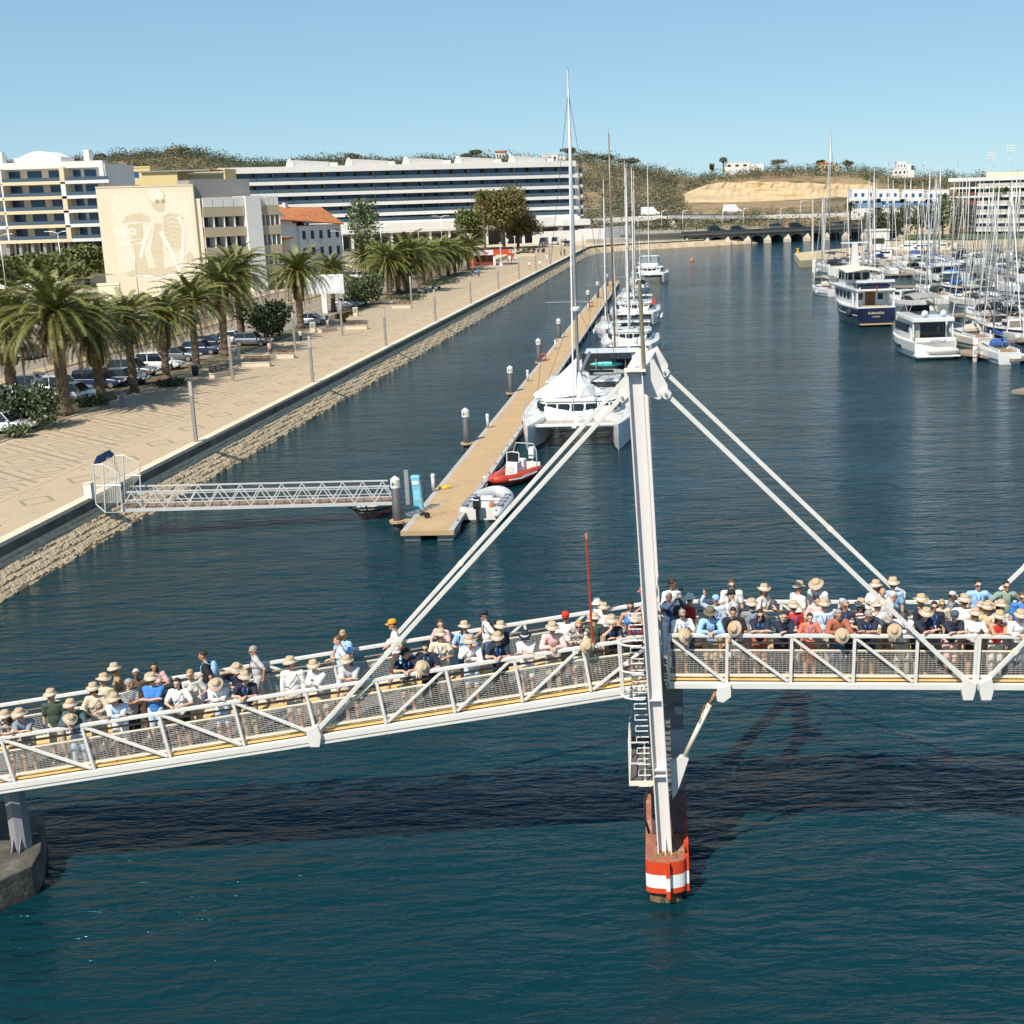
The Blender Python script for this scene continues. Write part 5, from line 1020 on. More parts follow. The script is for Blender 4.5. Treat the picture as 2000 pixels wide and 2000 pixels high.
N=scr.node_tree.nodes; tb=N.new('ShaderNodeBsdfTransparent'); mx=N.new('ShaderNodeMixShader'); mx.inputs[0].default_value=.28; scr.node_tree.links.new(tb.outputs[0],mx.inputs[1]); scr.node_tree.links.new(N['Principled BSDF'].outputs[0],mx.inputs[2]); scr.node_tree.links.new(mx.outputs[0],N['Material Output'].inputs[0])
m.part('side_screen',scr,GA,world=True)
m=MB(); m.add([gp(230,985,1.4),gp(225,893,1.4),gp(241,892,1.4),gp(271,907,1.4),gp(275,930,1.4)],[(0,1,2,3,4)]); m.part('side_screen',scr,GA,world=True)
m=MB(); m.rings([[gp(182,906,0),gp(187,893,.6),gp(212,881,1.3),gp(221,888,1.4)],[gp(184,903,0),gp(191,893,.6),gp(215,883,1.3),gp(224,893,1.4)]],close=False,cap=(0,0)) if False else m.slab([gp(183,907,0),gp(189,893,.2),gp(214,880,1.2),gp(223,888,1.4),gp(218,894,1.4),gp(196,905,.2)],(0,-.2,1),.05); m.part('curved_roof',M('navy_roof_sheet',(.02,.035,.10),.3),GA,world=True)
m=MB()
for k in range(5): m.bar(gp(209+k*4,890+k*0,.6)+V(0,0,-.1),gp(212+k*4,985-k*2,.6),.03,.03)
m.part('gate_leaf',ALW,GA,world=True)
E=thing('white_bollard_block','square white block on quay coping beside the gate','block',PZ(176,972,QZ+.02),-QA); m=MB(); m.box((0,0,.4),(.42,.42,.8)); m.part('body',M('whitewash',(.78,.74,.66),.8),E,bevel=.02); m=MB(); m.box((0,0,.82),(.46,.46,.05)); m.part('cap',COPE,E)
# ---- catamarans along the pontoon (bow = local +Y)
def along(px,py,L,flip,label,B,H,**k):   # px,py: waterline middle of the end nearest the camera
    p=PZ(px,py,0.); c=p+pd*L*.49; return catamaran(label,L,B,H,(c.x,c.y,0),PANG+(PI if flip else 0),**k)
c1=along(1121,881,14.6,True,'big white catamaran with loose mainsail heaped on its roof',8.2,22.6,big=True,boom=False,spread=(.30,.585))
# loosely dropped mainsail, boom and radar of the big catamaran
y1=14.6*.20-1.7; zc=14.6*.085+.55+1.02
m=MB(); rg=[]
for i,(y,w,h) in enumerate(((.9,.25,.3),(.2,.9,1.9),(-.6,1.5,1.75),(-1.6,1.7,1.2),(-2.6,1.2,1.5),(-3.6,.8,1.3),(-4.6,.4,1.2))):
    rg.append([V(-w*(1.0 if i%2 else .8),y1+y,zc+.16),V(-w*.62,y1+y+.1,zc+h*.45),V(-w*.12,y1+y,zc+h),V(w*.18,y1+y,zc+h*.9),V(w*.5,y1+y-.1,zc+h*.4),V(w*(.75 if i%2 else 1),y1+y,zc+.16)])
m.rings(rg); m.part('dropped_mainsail',SAILC,c1)
m=MB(); m.rings([[V(.05,y1+.25,zc+2.9),V(1.0,y1+.1,zc+2.0),V(2.2,y1-.1,zc+1.0),V(3.3,y1+.1,zc+.35)],[V(.1,y1+.5,zc+1.6),V(1.0,y1+.75,zc+1.0),V(2.1,y1+.6,zc+.5),V(3.2,y1+.4,zc+.2)],[V(.1,y1+.9,zc+.3),V(1.0,y1+1.1,zc+.2),V(2.0,y1+.9,zc+.15),V(3.0,y1+.6,zc+.13)]],close=False,cap=(0,0)); m.part('sail_fold',SAILC,c1)
m=MB(); m.path([V(0,y1-.2,zc+1.4),V(-.5,y1-5.2,zc+2.6)],[.12,.13],8); m.part('boom',M('grey_boom',(.25,.26,.28),.4,.4),c1)
for q in ((.9,.12,1.2),(1.6,.05,.8)): m=MB(); m.path([V(q[0],y1+.05,zc+.6),V(q[0]-.15,y1-.2,zc+.6+q[2]*.6),V(q[0]-.35,y1-.5,zc+.5+q[2])],.03,5); m.part('red_batten',REDR,c1)
m=MB(); m.lathe([(.33,0),(.34,.05),(.34,.22),(.30,.26)],at=(0,y1+.4,zc+6.3),n=16); m.bar((0,y1,zc+6.25),(0,y1+.7,zc+6.28),.1,.05); m.part('radar_dome',GEL,c1)
m=MB(); m.box((-1.2,-14.6*.40,zc+.95),(2.0,1.3,.05),m=Matrix.Rotation(.25,3,'X')); m.part('solar_panel',BLACKGLASS,c1)
c2=along(1195,765,13.2,False,'catamaran moored stern on with dark cockpit enclosure and hard top',7.2,19.5,mat=M('brown_mast',(.24,.17,.12),.4,.3),boom=False,jib=True)
m=MB(); m.b2(-2.6,2.6,-13.2*.455,-13.2*.43,1.85,3.35); m.part('cockpit_enclosure',BLACKC,c2); m=MB(); m.ell((0,-13.2*.53,1.75),(1.6,.55,.35),12,7); m.part('slung_dinghy',GREYC,c2,smooth=True); m=MB(); m.ell((-.4,-13.2*.515,2.5),(1.5,.12,.22),12,6); m.part('paddle_board',M('teal_board',(.10,.52,.50),.4),c2,smooth=True)
m=MB(); m.box((.9,-13.2*.52,3.15),(1.9,1.1,.05),m=Matrix.Rotation(.3,3,'X')); m.part('solar_panel',BLACKGLASS,c2)
for sx in (-1,1): m=MB(); m.path([V(sx*1.3,-5.6,1.7),V(sx*1.3,-6.3,2.9),V(sx*1.3,-7.2,3.0),V(sx*1.3,-7.0,2.0)],.04,6); m.part('davit',STEEL,c2)
c3=along(1228,702,11.5,True,'smaller catamaran with rounded white roof and wraparound windows',6.4,17.,boom=True)
c4=along(1238,636,12.4,True,'white catamaran with row of round fenders and a red towel on deck',6.9,17.5,boom=True)
m=MB(); m.box((-2.6,2.4,2.75),(.5,.08,.75)); m.part('red_towel',M('red_towel',(.45,.06,.05),.9),c4)
for k in range(4): m=MB(); m.ell((-3.6,3.6-k*1.3,.85),(.2,.28,.3),8,6); m.part('round_fender',GEL,c4,smooth=True)
c5=along(1268,553,13.5,True,'far catamaran with glazed flybridge at the end of the pontoon',7.4,19.5,fly=True,boom=False)
def mono(px,py,L,top,label,rz=0.,**k):
    p=PZ(px,py,0); fb=L*.095+.65; s=SC((p.x,p.y,5)); H=(PY(px,py,p.y).z*0+ (py-top)/s)-fb; return sailboat(label,L=L,H=H,loc=(p.x,p.y,0),rz=rz,**k)
mono(1188,655,10.5,357,'cluttered grey sloop with blue sail cover between the catamarans',PANG+PI,cover=BLACKC,hood=GREYC,group='sailboats along the pontoon')
mono(1227,592,11.,320,'white sloop with grey hood rafted behind the fendered catamaran',PANG+PI,cover=GREYC,hood=GREYC,group='sailboats along the pontoon')
mono(1243,562,11.,339,'sloop with pinkish mast and terracotta sail cover beyond the white sloop',PANG+PI,cover=M('terracotta_canvas',(.45,.13,.06),.8),hood=GREYC,mat=M('pink_mast',(.55,.38,.32),.5),group='sailboats along the pontoon')
mono(1252,572,9.,470,'small sloop with black outboard lying ahead of far catamaran',PANG+PI,cover=BLACKC,hood=BLACKC,group='sailboats along the pontoon')
m=MB(); p=PZ(1206,639,0); m.ell((p.x,p.y,.35),(1.5,.8,.35),14,7); tag(m.part('covered_dinghy',NAVYC,smooth=True),'small dinghy under a dark blue cover between the catamarans','dinghy')
# ---- inflatables at the pontoon head
def rib(label,p,rz,L,B,mat,floor,group=None):
    E=thing('inflatable_boat',label,'inflatable boat',p,rz,group); r=B*.135; w=B/2-r
    pts=[V(-w,-L*.5,.38),V(-w,-L*.1,.38),V(-w,L*.18,.40),V(-w*.78,L*.36,.46),V(-w*.35,L*.47,.52),V(0,L*.5,.54),V(w*.35,L*.47,.52),V(w*.78,L*.36,.46),V(w,L*.18,.40),V(w,-L*.1,.38),V(w,-L*.5,.38)]
    # smooth
    sm=[]
    for i in range(len(pts)-1):
        for k in range(3): sm.append(pts[i].lerp(pts[i+1],k/3))
    sm.append(pts[-1]); sm=[sm[0]]+[(sm[i-1]+sm[i]*2+sm[i+1])/4 for i in range(1,len(sm)-1)]+[sm[-1]]
    R=[r]*len(sm); R[0]=R[-1]=r*.35; R[1]=R[-2]=r*.8
    m=MB(); m.path(sm,R,12); m.part('tube',mat,E,smooth=True)
    m=MB(); m.rings([[V(-w*k,y,.30),V(0,y,-.32*d),V(w*k,y,.30),V(0,y,.28)] for y,k,d in ((-L*.46,1,.8),(0,1,1),(L*.25,.8,1),(L*.44,.1,.0))]); m.part('hull',floor,E)
    m=MB(); m.b2(-w*.9,w*.9,-L*.45,L*.22,.29,.32); m.part('floor',M('pale_floor',(.55,.53,.50),.7),E)
    m=MB(); m.b2(-w*.95,w*.95,-L*.47,-L*.44,.1,.75); m.part('transom',GEL2,E); return E,w
def outboard(E,L,mat,x=0.,h=1.):
    m=MB(); m.rings([[V(x-.2*k,y,z) for y in (-L*.5-.42*k,)]+[V(x+.2*k,-L*.5-.42*k,z),V(x+.2*k,-L*.5+.06,z),V(x-.2*k,-L*.5+.06,z)] for z,k in ((.72*h,.8),(.85*h,1.),(1.2*h,.95),(1.32*h,.6))]); m.part('outboard_cowl',mat,E,bevel=.04); m=MB(); m.box((x,-L*.5-.16,.3),(.16,.24,.9)); m.part('outboard_leg',mat,E)
p=PZ(1005,938,0); R1,w=rib('red inflatable rescue boat with white console and steel arch',(p.x,p.y,0),PANG+PI-.55+.2,4.9,2.1,REDR,M('grey_rib_hull',(.36,.37,.36),.5))
m=MB(); m.rings([[V(-.42*k,y0,z),V(.42*k,y0,z),V(.42*k,y1_,z),V(-.42*k,y1_,z)] for z,k,y0,y1_ in ((.32,1,-.35,.45),(1.15,.92,-.3,.30),(1.2,.9,-.3,.28))]); cs_=m.part('console',GEL,R1,bevel=.03)
m=MB(); m.box((0,.42,.75),(.4,.04,.36),m=Matrix.Rotation(.12,3,'X')); m.part('console_hatch',M('pale_hatch',(.55,.52,.45),.5),cs_)
m=MB(); m.path([V(-.42,.1,1.15),V(-.42,.05,1.75),V(0,.04,1.82),V(.42,.05,1.75),V(.42,.1,1.15)],.035,8); m.part('windscreen_frame',GEL,cs_); m=MB(); m.slab([V(-.40,.1,1.17),V(.40,.1,1.17),V(.40,.05,1.73),V(-.40,.05,1.73)],(0,1,0),.012); m.part('windscreen',BLACKGLASS,cs_)
m=MB(); 
for sx in (-1,1): m.path([V(sx*.85,-1.5,.5),V(sx*.8,-1.6,1.6),V(sx*.6,-1.6,2.05)],.04,8)
m.path([V(-.6,-1.6,2.05),V(.6,-1.6,2.05)],.04,8); m.part('arch',STEEL,R1); m=MB(); m.box((.1,-1.2,.75),(.6,.5,.8)); m.part('seat',GEL,R1,bevel=.08); outboard(R1,4.9,M('white_cowl',(.7,.71,.73),.3),h=1.25)
m=MB(); m.path([V(-1.06,-1.0,.40),V(-1.06,1.1,.42),V(-.8,2.0,.48),V(0,2.52,.56),V(.8,2.0,.48),V(1.06,1.1,.42),V(1.06,-1.,.40)],.05,6); m.part('rubbing_strake',GEL,R1)
for k,x in enumerate((-.45,)): m=MB(); m.ell((1.0,2.0,.35),(.14,.14,.3),8,6); m.part('fender',GEL,R1,smooth=True)
m=MB()
for k in range(9): m.box((-1.075,.9-k*.10,.50),(.02,.06,.10 if k%3 else .07))
m.part('registration_marks',GEL,R1)
p=PZ(948,1000,0); R2,w=rib('pale grey inflatable dinghy with black outboard at pontoon corner',(p.x+.15,p.y+.2,0),PANG-.06,5.2,2.7,GREYR,GREYC)
for sx in (-1,1):
    for k in range(4): m=MB(); m.box((sx*w,-1.5+k*.78,.755),(.34,.5,.03)); m.part('tube_patch',M('dark_patch',(.18,.19,.21),.7),R2)
m=MB(); m.box((0,-.2,.6),(.7,.6,.6)); m.part('console_seat',GEL2,R2,bevel=.05); m=MB(); m.tube((-.8,-.55,.8),(.8,-.55,.8),.04,n=6); m.part('thwart',GEL,R2); m=MB(); m.ell((.35,-.9,.5),(.12,.12,.3),8,6); m.part('orange_fender',M('orange_plastic',(.75,.16,.02),.5),R2,smooth=True); outboard(R2,5.2,M('black_cowl',(.02,.02,.025),.25),h=1.1)
def rope(p,q,sag,label,mat=None):
    p=Vector(p);q=Vector(q); m=MB(); m.path([p.lerp(q,t)-V(0,0,sag*4*t*(1-t)) for t in [i/8 for i in range(9)]],.02,5); return tag(m.part('mooring_rope',mat or M('pale_rope',(.55,.48,.36),.9)),label,'rope')
rope(PT(9.5,2.6,.7),PZ(1012,880,1.3),.2,'pale mooring rope from pontoon to big catamaran bow'); rope(PT(4.3,2.6,.7),PZ(952,945,.5),.3,'slack mooring rope of red rescue boat')
# ================================================================ PROMENADE: lamps, benches, palms, cars, people
LAMPM=M('lamp_column_grey',(.30,.28,.26),.5,.3); LAMPG=M('lamp_glass',(.42,.40,.37),.3)
_lp=None
def lamp(px,py,top,label):
    global _lp
    p=PZ(px,py,QZ); s=SC(p); h=(py-top)/s*1.02
    if _lp is None:
        E=thing('light_column',label,'lamp post',p,-QA,'slim light columns of the promenade'); m=MB(); m.box((0,0,1.55),(.24,.16,3.1)); m.part('column',LAMPM,E,bevel=.02); m=MB(); m.box((0,0,3.55),(.22,.14,.9)); m.part('light_box',LAMPG,E); m=MB(); m.box((0,0,4.02),(.25,.17,.05)); m.part('cap',LAMPM,E); m=MB(); m.box((0,0,.02),(.4,.3,.03)); m.part('base_plate',GREYPAINT,E); _lp=E
    else: E=dup(_lp,p,-QA,label)
    return E
LAMPS=[(383,863,749),(611,747,659),(754,676,605),(851,628,568),(920,593,543),(974,566,522),(1014,546,505),(1047,529,494),(1074,515,483),(1097,500,472),(1139,488,457),
 (455,745,656),(577,686,615),(669,656,592),(804,594,546),(190,1010,0)]
for i,(x,y,t) in enumerate(LAMPS[:15]): lamp(x,y,t,'slim grey light column standing right at the quay edge' if i<11 else 'slim grey light column set back beside the benches')
WOODB=M('dark_bench_slat',(.10,.065,.045),.7,var=.2,scale=6); BST=M('bench_stone',(.62,.53,.40),.85,var=.08)
def bench(px,py,rz,label,back=True):
    p=PZ(px,py,QZ); E=thing('bench',label,'bench',p,rz,'stone benches with slatted backs')
    m=MB(); m.b2(-1.35,1.35,-.32,.28,.0,.40); m.part('stone_base',BST,E,bevel=.02); m=MB(); m.b2(-1.40,1.40,-.36,.32,.40,.47); m.part('seat_slab',BST,E,bevel=.015)
    for y in (.34,.42): 
        pass
    for k in range(4): m=MB(); m.b2(-1.3,1.3,-.25+k*.12,-.16+k*.12,.475,.505); m.part('seat_slat',WOODB,E)
    if back:
        for k in range(3): m=MB(); m.b2(-1.3,1.3,.26+k*.02,.30+k*.02,.60+k*.14,.70+k*.14); m.part('back_slat',WOODB,E)
        for x in (-1.1,-.35,.35,1.1): m=MB(); m.bar((x,.30,.45),(x,.36,1.02),.06,.05,up=(0,1,0)); m.part('back_bracket',DARK,E)
    return E
bench(502,716,-QA,'long stone bench with dark slatted back beside the light column'); bench(550,700,-QA,'stone bench with dark back in front of the dark bush'); bench(697,643,-QA,'stone bench with dark back near the parked grey saloon'); bench(785,602,-QA,'stone bench with dark back beyond the leafy shrub')
bench(434,735,-QA+1.2,'short bench set askew beside the litter box',True); bench(640,648,-QA+1.1,'low bench end beside the seated readers',False); bench(960,497,-QA,'distant bench beside red kiosk')
# litter boxes / stone pillars
for x,y,lb in ((463,704,'square pale stone bin housing with open front by bench'),(612,648,'pale stone bin housing beside seated person'),(695,617,'pale stone bin housing near leafy shrub')):
    E=thing('litter_bin',lb,'litter bin',PZ(x,y,QZ),-QA); m=MB(); m.box((0,0,.55),(.6,.55,1.1)); m.part('housing',BST,E,bevel=.02); m=MB(); m.box((0,-.28,.75),(.4,.03,.5)); m.part('opening',M('grey_recess',(.25,.25,.26),.7),E); m=MB(); m.box((0,0,1.12),(.66,.6,.06)); m.part('lid',COPE,E)
E=thing('round_litter_bin','dark round litter bin at the foot of a palm','litter bin',PZ(382,733,QZ)); m=MB(); m.lathe([(.24,0),(.3,.2),(.32,.85),(.28,.9)],n=14); m.part('drum',DARK,E,smooth=True); m=MB(); m.lathe([(.33,.86),(.33,.92),(.25,.92),(.25,.86),(.33,.86)],n=14,cap=False); m.part('rim',GREYPAINT,E)
# ---- palms
def leafmat(name,col,col2):
    m=M(name,col,.55,var=.45,scale=.9,col2=col2,thr=.56,soft=.15,s2=.6); b=m.node_tree.nodes['Principled BSDF']; b.inputs['Subsurface Weight'].default_value=0; return m
PALML=leafmat('palm_leaf',(.14,.155,.036),(.34,.275,.085)); PALMD=M('palm_dead_leaf',(.25,.16,.07),.9,var=.3); PTR=M('palm_trunk',(.135,.095,.06),1,var=.45,scale=3,bump=1.,bs=7); PBOOT=M('palm_leaf_base',(.15,.09,.045),1,var=.6,scale=5); FRUIT=M('palm_fruit',(.62,.20,.02),.7)
def frond_arrays(rng,R,nf,elev_lo,elev_hi,droop,leaf=.5):
    vs=[];fs=[]
    for i in range(nf):
        az=i*2.39996+rng.uniform(-.2,.2); t_=i/nf; el=elev_hi+(elev_lo-elev_hi)*t_**.8+rng.uniform(-.1,.1); L=R*rng.uniform(.85,1.12)*(1 if t_>.2 else .85)
        n=14; p=np.array([0.,0.,0.]); pts=[];dirs=[]; e=el
        for k in range(n+1):
            d=np.array([math.cos(az)*math.cos(e),math.sin(az)*math.cos(e),math.sin(e)]); pts.append(p.copy()); dirs.append(d); p=p+d*L/n; e-=droop*(.5+k/n)/n*(1.1+.3*math.cos(el))
        side=np.array([-math.sin(az),math.cos(az),0])
        tw=rng.uniform(-.5,.5)
        for k in range(1,n+1):
            d=dirs[k]; up=np.cross(side,d)*-1; ll=leaf*R*.17*math.sin(PI*min(.98,(k+1.2)/(n+2.2)))**.6+.12
            for sgn in (-1,1):
                for h in (0,.33,.66):
                    b=pts[k-1]+(pts[k]-pts[k-1])*h; a=math.radians(48+10*rng.random()); sd=side*math.cos(tw)+up*math.sin(tw)
                    v=d*math.cos(a)+sgn*sd*math.sin(a)*.95+up*.35*rng.uniform(.2,1.2); tip=b+v*ll+np.array([0,0,-.18*ll]); w=d*.040*R/4.5
                    q=len(vs); vs+= [b-w,b+w,b+v*ll*.55+w*.8,tip]; fs.append((q,q+1,q+2,q+3))
        for k in range(0,n,2):    # rachis
            a_,b_=pts[k],pts[min(n,k+2)]; w=side*.035*(1-k/n)+1e-4; q=len(vs); vs+=[a_-w,a_+w,b_+w*.7,b_-w*.7]; fs.append((q,q+1,q+2,q+3))
    return np.array(vs),np.array(fs)
def palm_proto(seed,th,R,tr,label,boots=1.):
    rng=random.Random(seed); E=thing('palm_tree',label,'palm tree',(0,0,-50),0,'date palms lining the promenade')
    m=MB(); rg=[]; n=12; lx=rng.uniform(-.3,.3)
    for i in range(22):
        t=i/21; r=tr*(1.25 if t<.06 else 1.)*(1-.12*t)*(1.28 if t>.78 else 1)*(1+(.06 if i%2 else -.06)); rg.append([V(lx*t*t+r*math.cos(2*PI*j/n+i*.26)*(1+rng.uniform(-.05,.05)),r*math.sin(2*PI*j/n+i*.26)*(1+rng.uniform(-.05,.05)),th*t) for j in range(n)])
    m.rings(rg); m.part('trunk',PTR,E)
    top=V(lx,0,th)
    m=MB()
    for k in range(int(110*boots)):
        a=k*2.4; z=th*(1-.30*boots*(k/110/boots))+.1; r=tr*1.12; b=V(lx*(z/th)**2+r*math.cos(a),r*math.sin(a),z-.25); o=V(math.cos(a),math.sin(a),0); m.hexa([b-o*.05+V(-.07,0,0),b-o*.05+V(.07,0,0),b+o*.02+V(.07,0,.0),b+o*.02+V(-.07,0,0)]+[b+o*.16+V(-.05,0,.34),b+o*.16+V(.05,0,.34),b+o*.22+V(.04,0,.36),b+o*.22+V(-.04,0,.36)])
    m.part('leaf_bases',PBOOT,E)
    v,f=frond_arrays(rng,R,84,-.35,1.4,1.05); me=np_mesh('crown',v+np.array(top)+[0,0,.15],f,PALML); link('crown',me,E)
    v,f=frond_arrays(rng,R*.8,15,-1.0,-.55,.8); me=np_mesh('dead_fronds',v+np.array(top)+[0,0,-.1],f,PALMD); link('dead_fronds',me,E)
    for k in range(4):
        a=rng.uniform(0,2*PI); m=MB(); m.ell(top+V(math.cos(a)*.6,math.sin(a)*.6,.1+rng.uniform(-.1,.25)),(.28,.28,.36),7,5); m.part('fruit_cluster',FRUIT,E)
    return E
PR=[palm_proto(1,6.9,5.0,.42,'x'),palm_proto(2,6.9,5.2,.45,'x',1.6),palm_proto(3,6.9,4.8,.38,'x'),palm_proto(4,4.3,5.0,.40,'x'),palm_proto(5,4.6,4.7,.42,'x'),palm_proto(6,4.0,4.9,.37,'x')]
PALMS=[ # base px, crown centre y, proto, label
(28,800,640,1,'shaggy palm at the road sign beside flowering oleander'),(130,812,625,0,'palm with leaning bare trunk beside the flowering oleander'),(200,790,650,1,'palm with thick shaggy trunk near the walking person in blue'),(263,768,640,0,'palm beside the dark parked hatchback'),(326,744,645,1,'palm with shaggy collar beside the white parked hatchback'),(385,722,600,2,'palm with brown dry skirt near the round litter bin'),(440,696,570,0,'broad palm with orange fruit behind the askew bench'),(474,672,545,2,'palm rising behind the dark bush'),(588,642,540,1,'tall dark palm with orange fruit beside advertising panel'),(652,608,535,0,'palm beside grey parked saloon and orange grass'),
(716,545,518,2,'',),(737,541,503,0,''),(762,577,525,1,''),(779,571,520,2,''),(796,572,510,0,''),(827,556,512,1,''),(841,549,505,2,''),(857,543,500,0,''),(876,540,502,1,''),(889,536,503,2,''),(915,528,497,0,'single palm in front of the red kiosk')]
for i,(x,y,cy,k,lb) in enumerate(PALMS):
    p=PZ(x,y,QZ); s=SC(p); h=(y-cy)/s/math.cos(.1); sc=max(.8,min(1.3,h/6.6)) if i<10 else max(1.0,min(1.3,h/3.9))
    dup(PR[k+(0 if i<10 else 3)],(p.x,p.y,QZ),i*1.7,lb or 'date palm in the close double row, %s'%('over the white hatchback','behind the leafy shrub','first of the thick cluster','second of the thick cluster','with the dark straight trunk','by the parked scooter','next to the scooter palm','by the grey pushchair','beside the pushchair palm','last before the gap to the kiosk')[i-10],None,sc)
for e in PR:
    for c in list(e.children_recursive): bpy.data.objects.remove(c)
    bpy.data.objects.remove(e)
# ---- bushes and trees
def foliage(rng,c,r,n,leaf,jit=.25):
    c=np.array(c);r=np.array(r); vs=np.empty((n*4,3)); u=rng.normal(size=(n,3)); u/=np.linalg.norm(u,axis=1)[:,None]; rad=rng.random(n)**.38
    lum=1+jit*np.sin(u[:,0]*5+1)*np.sin(u[:,1]*4+2)*np.cos(u[:,2]*4); ctr=c+u*(rad*lum)[:,None]*r
    a=rng.normal(size=(n,3)); a/=np.linalg.norm(a,axis=1)[:,None]; b=np.cross(a,rng.normal(size=(n,3))); b/=np.linalg.norm(b,axis=1)[:,None]; l=leaf*rng.uniform(.6,1.4,n)[:,None]
    vs[0::4]=ctr-a*l-b*l*.5; vs[1::4]=ctr+a*l*.2-b*l*.6; vs[2::4]=ctr+a*l+b*l*.3; vs[3::4]=ctr-a*l*.1+b*l*.6
    return vs,np.arange(n*4).reshape(n,4)
def blobs(seed,spec):   # spec: list of (centre,radii,n,leaf)
    rng=np.random.default_rng(seed); V_=[];F_=[];k=0
    for c,r,n,l in spec: v,f=foliage(rng,c,r,n,l); V_.append(v); F_.append(f+k); k+=len(v)
    return np.concatenate(V_),np.concatenate(F_)
OLEA=leafmat('oleander_leaf',(.045,.07,.025),(.09,.11,.035)); BUSH=leafmat('bush_leaf',(.04,.065,.022),(.075,.095,.03)); SAGEB=leafmat('shrub_leaf',(.08,.11,.035),(.15,.16,.06)); TREEL=leafmat('tree_leaf',(.10,.12,.03),(.17,.165,.05)); AUT=leafmat('autumn_leaf',(.15,.125,.035),(.10,.115,.03)); BARK=M('bark',(.10,.075,.05),1,var=.3,bump=.5,bs=9)
def bush(name,label,px,py,w,h,mat,cat='shrub',seed=1,trunk_h=.0,flowers=None,n=1500,leaf=.16,group=None,base=QZ,depth=None,p=None):
    p=p or PZ(px,py,base); E=thing(name,label,cat,(p.x,p.y,base),0,group); d=depth or w; rg=random.Random(seed); spec=[]
    zc=trunk_h+(h-trunk_h)*.5
    for k in range(9):
        a=rg.uniform(0,2*PI); q=rg.uniform(.2,.62); spec.append(((math.cos(a)*w*.5*q,math.sin(a)*d*.5*q,zc+rg.uniform(-.22,.28)*(h-trunk_h)),(w*.24,d*.24,(h-trunk_h)*.28),n//9,leaf))
    v,f=blobs(seed,spec); link('crown' if trunk_h>.8 else 'foliage',np_mesh('foliage',v,f,mat),E)
    m=MB(); th=max(trunk_h,h*.35)
    for k in range(3 if trunk_h<.8 else 1): m.path([V(rg.uniform(-.1,.1)*(k+1),0,0),V(rg.uniform(-.2,.2),rg.uniform(-.2,.2),th*.6),V(rg.uniform(-.3,.3)*w*.3,rg.uniform(-.2,.2)*w*.3,th*1.25)],[.05*w*.6+.03,.05*w*.45+.02,.03],7)
    if trunk_h>=.8:
        for k in range(5): a=k*1.26; m.path([V(0,0,th*.8),V(math.cos(a)*w*.12,math.sin(a)*w*.12,th*1.15),V(math.cos(a)*w*.28,math.sin(a)*w*.28,h*.72)],[.03*w*.5+.02,.02*w*.5+.015,.015],6)
    m.part('trunk' if trunk_h>.8 else 'stems',BARK,E)
    if flowers:
        v,f=blobs(seed+50,[(c,(r[0]*1.05,r[1]*1.05,r[2]*1.05),14,.10) for c,r,_,_ in spec]); link('flowers',np_mesh('flowers',v,f,flowers),E,kind='stuff')
    return E
bush('oleander','oleander bush with white flowers at the near end of the verge',45,838,5.6,3.6,OLEA,seed=2,flowers=M('white_flower',(.75,.70,.66),.7),n=2600,leaf=.16)
bush('low_shrub','olive green ground shrub at the pavement edge below oleander',35,855,2.0,1.0,SAGEB,seed=3,n=500,leaf=.12)
bush('oleander','dark bush with pink flowers under the broad palm',520,668,7.2,5.0,BUSH,seed=4,n=3600,leaf=.2)
bush('leafy_shrub','big leafy light green shrub beside silver saloon',712,597,6.8,4.6,SAGEB,seed=5,n=3000,leaf=.2)
bush('ornamental_grass','tuft of orange dry grass beside pale bin housing',672,628,2.6,1.4,M('dry_grass',(.30,.17,.05),.9,var=.4),seed=6,n=700,leaf=.14)
bush('ground_shrub','low dark planting at the foot of shaggy palm',175,795,3.2,.9,OLEA,seed=7,n=700,leaf=.12); bush('ground_shrub','low dark planting between palm trunks and bins',330,755,3.6,.7,BUSH,seed=8,n=700,leaf=.12); bush('ground_shrub','low planting under the far palm row',800,586,7,.9,BUSH,seed=9,n=900,leaf=.14); bush('ground_shrub','low planting beside the parked pushchairs',860,556,8,.8,BUSH,seed=19,n=900,leaf=.14)
